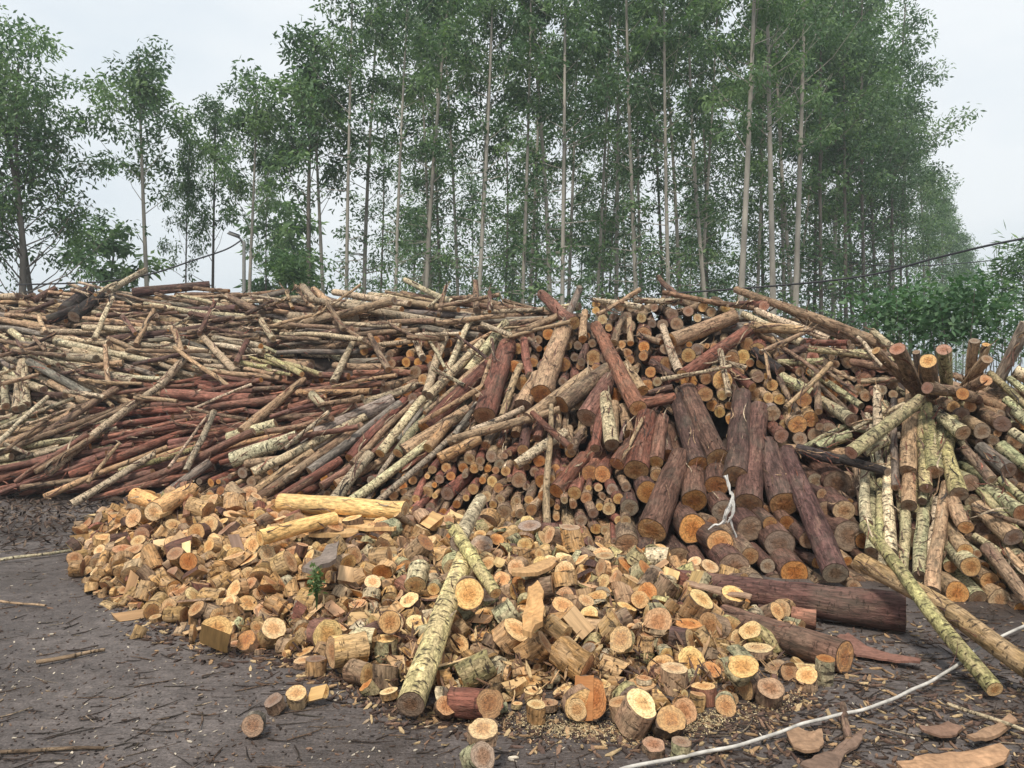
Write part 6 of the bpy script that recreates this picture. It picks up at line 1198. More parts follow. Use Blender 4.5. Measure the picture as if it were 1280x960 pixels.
3229,-3178,6643,237,32,-62,-70, 3230,-1661,6819,395,-50,17,24, 3231,-2644,6148,201,9,2,-60, 3232,313,4980,140,-45,-56,52, 
3236,-2015,5845,297,-17,-37,72, 3237,1069,4815,129,76,-51,4, 3238,-2087,5537,172,-54,51,-48, 3239,-3123,6160,180,39,64,51, 
3240,-933,6705,388,-42,-4,-89, 3242,-3395,6706,216,18,18,-13, 3245,-738,5222,197,-20,73,57, 3247,-467,6526,359,-60,4,9, 3249,1171,4923,95,8,68,72, 
3250,1127,4756,108,-40,-50,-57, 3251,-2924,5842,198,30,-6,-40, 3252,-3904,7190,190,-1,-12,-95, 3254,-2877,5885,120,-50,34,-74, 
3255,649,6508,100,-93,7,11, 3256,-1809,7498,237,-19,-59,17, 3258,845,4732,126,-6,-79,-43, 3259,171,3651,16,0,0,84, 3260,708,4022,32,-69,-3,-11, 
3261,-486,5133,195,-11,-66,-49, 3262,-4160,7335,80,-51,-71,45, 3264,-3199,8052,307,-18,32,-16, 3265,-799,5698,207,25,96,4, 3268,-807,5586,204,7,7,-90, 
3269,1013,6508,103,-23,-20,-71, 3270,-266,5104,156,5,-4,77, 3271,-3288,6714,240,12,65,72, 3272,229,4787,127,-66,44,-24, 3273,-3524,7448,321,-6,-12,64, 
3275,-1432,6395,374,29,77,40, 3276,-3442,7988,360,57,56,-4, 3277,-2507,5804,241,57,-51,-23, 3278,-3403,7566,405,-84,-44,-21, 
3282,-1094,5620,256,-38,-8,-90, 3283,-1381,4680,54,-63,1,-22, 3286,-1561,6767,321,-49,34,-25, 3288,-1686,5683,299,-76,63,0, 
3289,-401,6199,323,22,28,-79, 3291,-39,5217,235,-8,16,91, 3292,1115,3805,30,6,-70,-70, 3293,1113,5111,192,-3,17,-67, 3294,-2246,6621,420,64,33,-36, 
3296,-3029,6276,179,-4,-6,67, 3297,-764,5172,238,-54,-78,26, 3298,-1832,6687,315,64,30,28, 3300,254,4882,120,-59,-31,60, 
3301,-1286,5137,175,-65,-53,43, 3302,-2481,7207,423,-19,-39,83, 3306,-3688,8236,339,-7,-87,47, 3307,-719,7160,291,76,-57,27, 
3310,-2000,5669,240,2,-17,1, 3311,-442,5750,268,10,80,-52, 3316,83,4976,186,-69,-3,29, 3317,-3083,6964,291,5,1,-55, 3318,977,6275,83,-14,82,-36, 
3322,-1387,5866,325,-44,22,-59, 3323,-2216,6333,338,-44,88,1, 3326,-3429,6360,184,-55,-56,53, 3329,689,6096,212,62,-68,5, 3330,-465,5833,274,-14,45,87, 
3334,-4077,7669,231,-80,-50,-29, 3335,-830,5746,321,-60,67,-32, 3336,-168,4815,214,11,2,-44, 3339,-3959,6806,15,-50,-85,-4, 
3340,-2411,6396,261,56,48,-66, 3341,1149,5794,128,-69,-13,30, 3343,1249,5926,169,38,47,67, 3345,-215,5152,290,70,-51,-38, 3346,-335,5808,239,15,96,-14, 
3347,-2360,5564,120,62,33,36, 3349,1152,4466,63,45,9,25, 3350,790,5230,135,9,13,-49, 3351,-400,5863,364,16,25,87, 3353,-1088,6470,249,93,12,-30, 
3354,-2304,6473,339,-23,69,-55, 3357,-271,6378,356,43,-64,-1, 3359,-2242,7198,336,-91,-35,10, 3360,-3724,6862,217,-42,-68,59, 
3363,-1521,5609,183,11,-98,-5, 3364,-363,6051,347,-12,-75,53, 3367,1468,4379,105,40,78,23, 3368,-2816,6364,345,40,70,-8, 3370,-608,4301,129,36,77,45, 
3372,-3156,6370,239,-14,11,-78, 3373,-2135,6618,396,-37,-87,-14, 3374,-3159,5766,55,54,40,-8, 3375,-1742,6255,409,-23,-71,-12, 
3377,-83,7726,60,47,85,-10, 3380,1896,5188,45,52,47,-46, 3381,363,4761,102,-62,-26,-70, 3384,-3028,5911,139,-69,53,-5, 3386,18,3999,71,-79,34,11, 
3390,-1246,6263,315,-95,0,-5, 3391,-536,4334,39,-1,-8,98, 3392,-2345,7266,363,-73,16,43, 3394,1649,5197,35,14,69,-38, 3397,300,5835,255,33,-8,-93, 
3399,657,5727,165,-33,63,-69, 3400,647,5984,170,21,-7,-15, 3401,-1598,6257,287,32,33,-68, 3402,-1585,6875,321,56,-5,58, 3405,-1433,6646,359,3,75,-65, 
3406,139,6335,342,-95,-25,7, 3409,-1988,6505,364,70,-69,11, 3411,-1872,5650,304,60,11,33, 3413,13,4626,105,-35,-64,67, 3414,-1766,7070,349,46,59,-19, 
3415,-3282,5780,20,73,-65,13, 3418,-1220,4427,15,0,0,-11, 3419,-2383,6230,265,-39,-84,-33, 3421,-569,6211,234,-13,-70,67, 3422,-146,4422,78,-98,11,6, 
3423,-2635,5253,26,-67,-19,64, 3426,791,4694,94,-96,-24,-1, 3429,-1701,5727,202,-18,63,38, 3431,125,6293,206,-20,-62,46, 3432,-58,5084,243,-31,-86,-38, 
3434,-37,5479,266,-20,-42,60, 3435,64,5608,190,11,12,-89, 3436,1727,4783,37,-83,45,21, 3440,-928,5121,231,-89,24,-25, 3441,798,5490,231,48,86,-8, 
3443,-3483,7333,409,76,-57,-28, 3444,-2054,5586,287,5,-43,3, 3446,-1046,5544,208,56,-45,-51, 3447,-1557,5146,218,-60,-14,-64, 
3448,596,4866,148,-61,71,10, 3450,-2443,5525,90,-93,-32,-5, 3451,-787,4831,159,73,-57,5, 3452,-1501,6515,413,-50,-21,-66, 
3453,-3593,7351,323,35,61,-32, 3454,142,5418,173,-31,-62,-71, 3455,-372,5576,277,-52,-18,42, 3458,-968,7338,188,-64,59,42, 
3462,-3254,7402,412,-51,62,-17, 3467,-99,5258,239,-9,79,-25, 3469,-3418,7368,331,-2,-8,84, 3472,376,4355,183,-39,83,-25, 3474,-177,5001,191,67,-65,34, 
3476,-447,4053,43,70,22,18, 3478,-1798,8115,142,22,1,54, 3479,-3022,6482,223,-18,67,-40, 3480,1108,4244,134,39,26,79, 3483,-2072,5285,177,22,52,72, 
3485,-19,4560,108,19,0,-71, 3486,-1060,7572,158,13,-45,-51, 3487,-1173,4767,121,-58,-79,4, 3488,534,5528,239,26,-8,-80, 3489,284,5822,283,-89,23,-37, 
3491,-2821,6150,274,-33,-83,-24, 3494,-3698,6489,79,59,-57,4, 3495,-2383,6211,371,-94,1,-27, 3496,-3840,7898,400,4,-19,-8, 
3497,-2654,7587,395,-16,23,-75, 3502,678,7069,79,-69,11,-69, 3503,-1454,5655,190,-90,40,4, 3504,1599,6188,50,88,-34,2, 3505,-3944,8298,288,-43,-52,72, 
3506,388,3767,88,35,-90,15, 3509,-2269,7444,375,34,77,-8, 3511,-2626,6780,307,-58,-40,50, 3512,-3093,7243,402,44,-82,-29, 
3513,-2071,5082,148,57,-32,-69, 3514,1476,5702,36,4,-98,5, 3515,-1286,7391,219,-15,-1,92, 3516,-1694,5076,75,68,72,5, 3517,-2706,6206,225,-50,85,10, 
3520,-2521,6893,371,22,70,-56, 3523,-1624,6317,323,-34,-18,-90, 3527,-2285,5908,199,-57,28,33, 3528,-496,5462,216,3,4,-93, 3529,-2089,5010,51,0,2,-39, 
3530,80,6482,238,14,90,-7, 3531,-1516,6642,260,1,-1,84, 3532,-2159,7166,356,-30,2,34, 3534,-583,4237,62,-12,64,61, 3536,51,4577,78,7,9,-39, 
3537,-1889,6887,417,35,38,67, 3538,-712,4844,193,-81,-42,-34, 3541,-928,6411,294,1,-2,72, 3542,-962,6036,294,-76,-41,18, 3543,-3996,7033,102,-65,72,8, 
3545,-2912,6146,258,-35,56,-8, 3546,-3644,7400,282,12,-12,-16, 3555,1588,5120,88,-9,19,-51, 3556,-493,4221,22,31,94,7, 3558,-667,6163,444,-17,78,-40, 
3559,-410,6396,362,-39,-43,68, 3560,-2012,7488,333,12,-27,-89, 3562,-185,5615,259,-74,-38,-37, 3563,-3988,7301,214,72,-38,25, 
3564,-1885,5756,293,55,-52,-63, 3565,-1444,5574,202,50,-55,55, 3566,-2686,6651,345,19,28,-53, 3567,-493,6162,296,-69,-4,17, 
3568,-2887,5921,279,-7,-95,21, 3574,-756,5515,227,33,-85,-30, 3575,-324,7161,253,72,-51,-1, 3576,-3923,6813,67,-96,5,24, 3577,-1723,7412,298,12,63,72, 
3578,-2943,5557,75,62,0,-25, 3580,1334,4565,95,-41,63,54, 3584,325,5682,169,5,1,75, 3585,-2959,6161,164,19,2,-82, 3586,-2507,5671,239,19,96,10, 
3587,-3227,7024,400,-27,21,19, 3588,-1353,5178,186,42,-89,1, 3589,1458,5363,109,-67,62,39, 3590,-1750,5613,192,-89,21,4, 
3591,-3749,7029,193,-92,16,-22, 3594,-1275,5948,261,-68,11,71, 3596,-3231,8776,119,34,-19,-42, 3598,-1944,5818,203,3,-7,87, 
3600,-1738,5179,89,54,-82,5, 3603,874,5000,146,-4,68,-57, 3604,-1357,5320,244,69,-25,62, 3607,-1699,5647,205,-51,79,13, 3608,-1607,4716,59,-63,-9,-25, 
3609,-3147,6248,254,-93,11,5, 3610,-2090,6069,312,23,-90,-3, 3611,-993,4950,97,-32,-68,60, 3612,-1704,4791,31,-21,64,2, 3613,68,6617,167,-23,-94,14, 
3615,-2401,6941,343,54,8,-78, 3616,-3461,7264,324,-3,-36,92, 3617,1363,5540,157,-83,43,0, 3618,-3075,5847,197,53,-74,38, 
3620,-784,6843,357,-54,-18,-21, 3622,-2112,4934,23,1,0,-94, 3623,-49,6857,230,87,-27,-19, 3624,-3551,7309,352,24,45,-23, 
3625,-2528,7933,286,47,-50,-47, 3628,290,4092,43,1,-2,77, 3629,-4306,7667,106,2,90,-36, 3630,-832,5879,332,5,8,-90, 3632,-4152,7433,61,39,42,70, 
3633,-307,4356,150,-17,58,40, 3635,-1934,5103,159,-92,-2,-36, 3636,910,5437,313,-11,35,-15, 3638,-3886,7502,264,54,-63,-53, 3639,138,4104,31,3,0,14, 
3640,-522,5189,194,15,-87,-30, 3641,531,4122,66,-46,-50,6, 3643,-168,4104,51,-11,89,-42, 3644,-1828,5865,200,-22,-96,-9, 3645,1645,5538,92,-13,-61,68, 
3646,-1285,4243,15,65,-75,2, 3648,-3162,5839,138,13,-90,-13, 3649,1448,4825,107,-20,-29,-73, 3651,1073,5556,184,-38,16,-42, 
3653,-883,5780,284,-49,47,4, 3654,-2146,6455,403,-8,51,33, 3656,-2824,5799,110,-62,24,59, 3657,-880,5169,307,78,-21,-16, 3658,-1668,6493,359,34,91,-11, 
3659,-1942,6684,440,-52,43,-29, 3660,1478,5095,71,16,5,87, 3666,251,5099,141,65,50,41, 3667,-2175,7739,282,-26,-14,48, 3669,44,5219,225,-72,13,-7, 
3670,-3234,6651,289,-91,-14,-36, 3672,-3143,6883,289,83,-52,14, 3673,-1873,6610,392,1,56,-65, 3674,-2193,6590,298,-23,-66,54, 
3676,-274,5940,337,31,-77,53, 3677,-1216,4920,88,75,63,13, 3680,88,5373,186,66,-24,34, 3681,-880,4722,98,-32,-59,-35, 3683,1206,6373,121,48,77,-38, 
3684,-92,5869,234,48,51,-64, 3690,163,5406,228,42,85,-5, 3691,166,4531,125,47,-32,61, 3692,19,6374,235,56,-37,4, 3693,435,5474,186,8,-54,-79, 
3694,-905,4827,130,11,64,32, 3696,950,4750,205,65,66,-34, 3697,268,5819,183,-26,90,-14, 3698,-1508,6839,368,-52,57,61, 
]
REST = np.array(REST, float).reshape(-1, 7)
QV = REST[:, 4:] / 99.0
QW = np.sqrt(np.clip(1 - (QV ** 2).sum(1), 0, 1))
CH = np.concatenate([REST[:, 1:4] / 1000.0, QW[:, None], QV], 1)

def chunk_params(i):
    r=random.Random(7000+i)
    R=min(0.105,max(0.024,r.gauss(0.047,0.019)))
    k=r.random()
    if k<0.80: kind=0; L=R*r.choice([0.3,0.38,0.45,0.6,0.8,1.0,1.25,1.6,2.1])
    elif k<0.89: kind=1; L=R*r.uniform(1.0,2.4)      # split half/quarter
    else: kind=2; L=R*r.uniform(2.2,4.5)           # slab offcut
    t1=r.uniform(-.8,.8) if r.random()<.6 else r.uniform(-.1,.1)
    t2=r.uniform(-.5,.5) if r.random()<.3 else 0.0
    if kind==2: R*=.68
    return kind,R,max(L,0.022),t1,t2,r.random()
def chunk_outline(kind,R,seed,n=14):
    r=random.Random(int(seed*1e6)); ph=[r.uniform(0,6.28) for _ in range(3)]
    pts=[]
    ecc=r.uniform(.86,1.0)
    if kind==0: angs=[2*math.pi*a/n for a in range(n)]
    elif kind==1: angs=[math.pi*a/(n-2)*r.choice([1,1]) for a in range(n-1)]
    else: angs=[math.pi*(.18+.64*a/(n-4)) for a in range(n-3)]
    for a in angs:
        rr=R*(1+.05*math.sin(2*a+ph[0])+.035*math.sin(3*a+ph[1])+.02*math.sin(5*a+ph[2]))
        x=rr*math.cos(a); y=rr*math.sin(a)*ecc
        if kind==1: y-=R*.4
        if kind==2: y-=R*.75
        pts.append((x,y))
    return pts
US=[95,130,200,300,400,500,600,700,800,900,980,1010]
PF=[690,745,785,812,840,882,890,905,915,897,880,860]
UR=[95,150,200,300,400,500,600,700,800,870,930,1010]
DR=[7.3,8.0,8.2,7.6,7.2,6.9,6.7,6.2,5.7,5.4,4.9,4.2]
ZR=[.03,.30,.43,.41,.36,.34,.34,.24,.22,.19,.09,.01]
def heap_h(x,y):
    u=640+x/y*F
    df=1480./(np.interp(u,US,PF)-480); dr=np.interp(u,UR,DR); zr=np.interp(u,UR,ZR)
    t=np.clip((y-df)/np.maximum(dr-df,.1),0,1)
    h=zr*np.sin(t*np.pi/2)**.9
    h=np.where(y>dr,zr*np.clip(1-(y-dr)/1.2,0,1),h)
    edge=np.clip((u-85)/60,0,1)*np.clip((1015-u)/50,0,1)
    inside=(y>df)&(u>85)&(u<1015)&(y<dr+1.0)
    return np.where(inside,h*edge,0),inside

CHUNKS = []
for i in range(len(CH)):
    kind, R, L, t1, t2, sd = chunk_params(int(REST[i, 0]))
    v = CH[i]
    CHUNKS.append(dict(kind=kind, R=R, L=L, t1=t1, t2=t2, sd=sd, loc=v[:3].copy(), q=v[3:7] / np.linalg.norm(v[3:7]), vis=0, label=None, hero=False))
def hchunk(px, py, w, L, axis, label, kind=0, z=None, tint=None, t1=0., bark=None):
    d0 = F * EYE / (py - 480.); R = w / F * d0 / 2
    ax = Vector(axis).normalized()
    z = (abs(ax.z) * L / 2 + math.sqrt(max(0, 1 - ax.z ** 2)) * R - .012) if z is None else z
    c = G(px, py, z)
    CHUNKS.append(dict(kind=kind, R=R, L=L, t1=t1, t2=0., sd=RND.random(), loc=c, q=np.array(quat_z(ax, RND.random() * 6)), vis=0, label=label, hero=True, tint=tint, bark=bark))
hchunk(795, 893, 40, .15, (.28, -.42, .86), 'biggest offcut at the front of the heap, its wide ringed top facing up', t1=.1, tint='fresh', bark='tan')
hchunk(836, 903, 38, .07, (.15, -.65, .75), 'orange-brown disc leaning beside the biggest offcut', tint='orange', bark='brown')
hchunk(604, 917, 35, .05, (.02, -.3, .95), 'flat bright disc lying on top of the birch stub at the front', z=.15, tint='fresh', bark='tan')
hchunk(597, 948, 34, .13, (.35, -.75, .5), 'mottled pale stub standing at the bottom edge under the bright disc', tint='dull', bark='green')
hchunk(817, 935, 30, .035, (0, -.2, .97), 'thin disc lying flat on the mud left of the cable end', tint='dull', bark='brown')
hchunk(851, 937, 26, .07, (.05, -.05, 1), 'short dark offcut standing where the cable passes', tint='dull', bark='green')
hchunk(371, 872, 27, .06, (.0, -.35, .93), 'bright disc on the mud in front of the heap', tint='fresh', bark='tan')
hchunk(344, 880, 25, .05, (-.3, -.3, .9), 'brown disc left of the bright one on the mud', tint='dull', bark='brown')
hchunk(318, 904, 27, .08, (.15, -.95, .2), 'lone offcut on the mud, furthest out from the heap', tint='dull', bark='grey')
hchunk(398, 868, 18, .10, (.8, -.3, .3), 'small split piece right of the bright disc on the mud', kind=1, tint='fresh', bark='tan')
hchunk(1031, 840, 22, .15, (.02, -.1, 1), 'small round offcut standing alone beside the splintered dark log', tint='orange', bark='green')
hchunk(737, 872, 46, .14, (.55, -.75, .25), 'large dark split block with an orange face at the front of the heap', tint='orange', bark='brown', kind=1)
hchunk(718, 884, 26, .13, (.1, -.95, .25), 'small cream stub with a round cut at the front edge of the heap', tint='fresh', bark='olive')
hchunk(590, 878, 36, .20, (.85, -.45, .15), 'reddish chunk lying right of the thick mottled log', kind=0, t1=-.5, tint='orange', bark='red')
hchunk(557, 884, 26, .06, (.2, -.7, .6), 'small orange offcut at the foot of the thick mottled log', tint='orange', bark='brown')
hchunk(273, 792, 36, .22, (.3, -.6, .7), 'split wedge propped up at the left front of the heap', kind=1, tint='orange', bark='brown')
hchunk(311, 803, 26, .07, (-.2, -.6, .6), 'orange-brown disc right of the propped wedge', tint='orange', bark='tan')
hchunk(916, 745, 26, .04, (.1, -.45, .88), 'bright disc leaning against the longest dark log', z=.22, tint='fresh', bark='brown')
hchunk(586, 742, 30, .08, (.05, -.97, .25), 'ringed disc facing the viewer below the forked branch', z=.36, tint='fresh', bark='tan')
hchunk(778, 800, 29, .035, (-.55, -.65, .5), 'bright oval disc standing on edge in the middle of the heap', z=.22, tint='fresh', bark='olive')
hchunk(925, 838, 32, .07, (.25, -.55, .8), 'pale oval offcut sloping at the right of the heap', z=.16, t1=.5, tint='fresh', bark='olive')
hchunk(962, 868, 32, .10, (-.05, -.5, .85), 'grey-brown offcut at the right front corner of the heap', tint='dull', bark='brown')
hchunk(488, 778, 24, .07, (.05, -.9, .35), 'round disc facing forward left of the thick mottled log', z=.24, tint='orange', bark='brown')

# ------------------------------------------------------------------ what shows: paint everything into an id buffer
IW, IH = 1280, 960
IDB = np.full((IH, IW), -1, np.int32); ZB = np.full((IH, IW), 1e9, np.float32)
def paint(idn, p, R):
    if p[1] < .5: return
    x, y = proj(p); r = R / p[1] * F
    x0, x1, y0, y1 = int(max(0, x - r)), int(min(IW - 1, x + r)), int(max(0, y - r)), int(min(IH - 1, y + r))
    if x1 < x0 or y1 < y0: return
    yy, xx = np.mgrid[y0:y1 + 1, x0:x1 + 1]
    m = ((xx - x) ** 2 + (yy - y) ** 2 <= r * r) & (ZB[y0:y1 + 1, x0:x1 + 1] > p[1] - R)
    ZB[y0:y1 + 1, x0:x1 + 1][m] = p[1] - R; IDB[y0:y1 + 1, x0:x1 + 1][m] = idn
for k, l in enumerate(LOGS):
    n = max(2, int(np.linalg.norm(l['p1'] - l['p0']) / (l['R'] * .8)))
    for t in np.linspace(0, 1, n): paint(k, l['p0'] * (1 - t) + l['p1'] * t, l['R'])
for k, c in enumerate(CHUNKS): paint(100000 + k, c['loc'], max(c['R'], c['L'] * .4) * .9)
ids, cn = np.unique(IDB, return_counts=True)
for a, b in zip(ids, cn):
    if a >= 100000: CHUNKS[a - 100000]['vis'] = int(b)
    elif a >= 0: LOGS[a]['vis'] = int(b)

# ------------------------------------------------------------------ names for places in the picture
LM = [(686, 600, 'the upright bare stick'), (914, 645, 'the white rag'), (928, 545, 'the thickest grey log'), (620, 478, 'the steep thick red-brown log'),
      (690, 450, 'the thick flaking tan log'), (797, 560, 'the thick red log'), (896, 440, 'the leaning red-brown log'), (880, 478, 'the three orange cuts'),
      (1008, 528, 'the ringed orange cut'), (1027, 570, 'the blackened log'), (1107, 533, 'the mossy crossing log'), (1111, 630, 'the bent cream pole'),
      (1163, 550, 'the bright yellow-green log'), (1173, 670, 'the long spotted upright log'), (1214, 708, 'the smooth tan cut'), (1180, 440, 'the raised flat pink cut'),
      (1265, 445, 'the thick raised grey log'), (1010, 392, 'the slanting crest pole'), (1015, 640, 'the long leaning purplish log'), (130, 535, 'the long slanting pale pole'),
      (250, 498, 'the thick dark red log'), (340, 505, 'the leaning tan pole'), (330, 560, 'the thick cream-green log'), (445, 522, 'the smooth thick grey log'),
      (505, 532, 'the cream spotted pole'), (570, 460, 'the pale crossing pole'), (395, 450, 'the dark hollow'), (275, 440, 'the pole leaning back'),
      (130, 440, 'the gently sloping pale pole'), (25, 480, 'the standing edge poles'), (100, 362, 'the left peak'), (335, 410, 'the cream crest stub'),
      (700, 385, 'the crossed red logs'), (428, 635, 'the long peeled log'), (215, 625, 'the stubby peeled log'), (140, 600, 'the crooked pale pole'),
      (770, 460, 'the long straight red log'), (570, 562, 'the short orange-brown log'), (305, 362, 'the street lamp'), (1230, 560, 'the round cuts at the right'),
      (585, 650, 'the forked pale branch'), (1060, 470, 'the pale green log end'), (1000, 745, 'the longest dark log'), (840, 650, 'the orange-red cut'), (60, 400, 'the left crest'), (480, 385, 'the middle of the crest'), (200, 570, 'the yellow-green pole')]
LMC = [(545, 790, 'the thick mottled log'), (600, 700, 'the forked branch'), (430, 640, 'the long peeled log'), (372, 668, 'the short peeled log'), (215, 628, 'the stubby peeled log'),
       (395, 738, 'the green weed'), (273, 790, 'the propped wedge'), (245, 742, 'the birch-like stick'), (371, 872, 'the bright disc on the mud'), (604, 917, 'the disc on the birch stub'),
       (797, 890, 'the biggest offcut'), (737, 872, 'the dark split block'), (778, 800, 'the upright oval disc'), (916, 745, 'the disc on the dark log'), (990, 800, 'the splintered dark log'),
       (925, 838, 'the pale oval offcut'), (586, 742, 'the ringed disc'), (590, 878, 'the reddish split chunk'), (690, 690, 'the upright stick'), (115, 690, 'the left tip of the heap'),
       (965, 870, 'the right front corner'), (488, 778, 'the forward-facing disc'), (850, 728, 'the longest dark log'), (405, 705, 'the grey slab'), (665, 765, 'the orange split slab'), (170, 720, 'the left slope'), (300, 680, 'the upper left slope'), (430, 830, 'the middle front edge')]
def where(px, py, table):
    d, x, y, nm = min(((px - x) ** 2 + ((py - y) * 1.5) ** 2, x, y, n) for x, y, n in table)
    d = math.sqrt((px - x) ** 2 + (py - y) ** 2)
    dx, dy = px - x, py - y
    g = 'close ' if d < 22 else ('' if d < 48 else 'well ')
    if d < 9: return 'touching ' + nm
    if abs(dx) > 2.2 * abs(dy): r = 'right of' if dx > 0 else 'left of'
    elif abs(dy) > 2.2 * abs(dx): r = 'above' if dy < 0 else 'below'
    else: r = ('above' if dy < 0 else 'below') + ('-right of' if dx > 0 else '-left of')
    return (g + r + ' ' + nm).replace('close above', 'just above').replace('close below', 'just below').replace('close right', 'just right').replace('close left', 'just left')
def dedupe(items):
    for it in items:
        while len(it['label'].split()) > 15: it['label'] = ' '.join(it['label'].split()[1:])
    by = {}
    for it in items: by.setdefault(it['label'], []).append(it)
    for lab, L in by.items():
        if len(L) == 1: continue
        for it in L: it['pp'] = proj(it['mid'])
        w = {2: ['upper', 'lower'], 3: ['topmost', 'middle', 'lowest'], 4: ['topmost', 'second', 'third', 'lowest']}.get(len(L))
        if w is None:
            w = ['topmost'] + [x for x in ('second', 'third', 'fourth', 'fifth', 'sixth', 'seventh')][:len(L) - 2] + ['lowest']
            if len(w) < len(L): continue
        for it, ww in zip(sorted(L, key=lambda i: i['pp'][1]), w): it['label'] = ww + ' ' + lab

# ------------------------------------------------------------------ build the logs
def vivid(col, k=.16):
    c = np.array(RND.choice(col)); return np.clip(c * (1 + RND.uniform(-k, k)) * (1 + np.array([RND.uniform(-.05, .05) for _ in range(3)])), .01, .9)
def log_geo(l, seed, lo=False):
    L = float(np.linalg.norm(l['p1'] - l['p0'])); d = (l['p0'][1] + l['p1'][1]) / 2
    w = 2 * l['R'] / l['p0'][1] * F
    n = l.get('sides') or (7 if lo else 8 if w < 9 else 10 if w < 15 else 14)
    rings = 4 if lo else int(min(16, max(5, L / (.14 if w > 12 else .28))))
    thin = l['R'] < .06
    r = random.Random(seed)
    bend = r.uniform(.003, .018) if thin else r.uniform(.001, .008)
    if l['cat'] == 'stick': bend = .012
    return log_arrays(L, l['R'], seed, n, rings, bend, r.uniform(.02, .32), .045 if l['col'] != 'tan' else .065, l.get('t0', 0.) , r.uniform(-.1, .1))
rank = sorted([k for k, l in enumerate(LOGS) if not l['hero']], key=lambda k: -LOGS[k]['vis'])
heroes = [k for k, l in enumerate(LOGS) if l['hero']]
lim = {'log': 300 - sum(LOGS[k]['cat'] == 'log' for k in heroes), 'pole': 300 - sum(LOGS[k]['cat'] == 'pole' for k in heroes)}
solo = list(heroes)
for k in rank:
    l = LOGS[k]
    if l['vis'] < 20: break
    if lim[l['cat']] > 0: lim[l['cat']] -= 1; solo.append(k); l['solo'] = True
autos = []
for k in solo:
    l = LOGS[k]; l['mid'] = (l['p0'] + l['p1']) / 2
    if not l['hero']:
        x0, y0 = proj(l['p0']); x1, y1 = proj(l['p1'])
        ys_, xs_ = np.nonzero(IDB == k)
        mx, my = (xs_.mean(), ys_.mean()) if len(xs_) else proj(l['mid'])
        a = math.degrees(math.atan2(-(y1 - y0), x1 - x0)); ln = math.hypot(x1 - x0, y1 - y0); w = 2 * l['R'] / l['p0'][1] * F
        if a < 0: a += 180
        if a >= 180: a -= 180
        if ln < w * 1.6: o = 'seen end-on'
        elif a < 12 or a > 168: o = 'lying level'
        elif a < 50: o = 'rising right'
        elif a < 75: o = 'rising steeply right'
        elif a < 105: o = 'standing upright'
        elif a < 130: o = 'rising steeply left'
        else: o = 'sloping down right'
        sz = 'slim' if l['R'] < .05 else 'thick' if l['R'] > .078 else 'medium'
        l['label'] = '%s %s %s %s, %s' % (sz, WORD[l['col']], l['cat'], o, where(mx, my, LM))
        autos.append(l)
dedupe(autos)
GROUPS = {'crest_left': 'logs along the left crest', 'mid_left': 'logs on the upper left of the heap', 'low_left': 'pale logs at the lower left', 'red_stack': 'logs of the red stack', 'slant': 'slanting logs left of the centre',
          'centre': 'small log ends stacked at the centre', 'behind': 'small log ends behind the offcuts', 'thick': 'thick log ends at the foot of the stack'}
for k in solo:
    l = LOGS[k]
    V, Q, lco, caps = log_geo(l, 100 + k)
    bc = np.tile(vivid(BARKC[l['col']]), (len(V), 1))
    me = mk_mesh(l['cat'], V, Q, [BARKM[l['col']]], smooth=True, attrs={'lco': lco, 'bc': bc})
    o = link(l['cat'], me, label=l['label'], cat=l['cat'], group=('logs picked out in the stacks' if l['hero'] and l['cat'] == 'log' else GROUPS.get(l.get('region'), 'logs in the stacks')) if l['cat'] in ('log', 'pole') else None,
             loc=tuple(l['mid']), quat=quat_z(l['p1'] - l['p0'], 0))
    ec = vivid(ENDC[l['end']], .3)
    for Vc, blocks, rc in caps:
        m2 = mk_mesh('cut_end', Vc, blocks, ['cut_wood'], smooth=False, attrs={'rc': rc, 'ec': np.tile(ec, (len(Vc), 1))})
        link('cut_end', m2, parent=o)
J = Joined()
for k, l in enumerate(LOGS):
    if k in set() or l.get('solo') or l['hero']: continue
    V, Q, lco, caps = log_geo(l, 100 + k, True)
    M = np.array(quat_z(l['p1'] - l['p0']).to_matrix()); mid = (l['p0'] + l['p1']) / 2
    bc = np.tile(vivid(BARKC[l['col']]), (len(V), 1)); z = np.zeros((len(V), 3))
    J.add(V @ M.T + mid, [Q], {'lco': lco, 'bc': bc, 'rc': z, 'ec': z}, mat=['mottled_bark', 'scaly_bark', 'fibrous_bark', 'smooth_bark'].index(BARKM[l['col']]), smooth=True)
    ec = vivid(ENDC[l['end']], .3)
    for Vc, blocks, rc in caps:
        z = np.zeros((len(Vc), 3)); J.add(Vc @ M.T + mid, blocks, {'lco': z, 'bc': z, 'rc': rc, 'ec': np.tile(ec, (len(Vc), 1))}, mat=4)
if J.V:
    link('logs_in_the_gaps', J.mesh('logs_in_the_gaps', ['mottled_bark', 'scaly_bark', 'fibrous_bark', 'smooth_bark', 'cut_wood']), label='smaller logs filling the gaps deep in the stacks', cat='logs', kind='stuff')

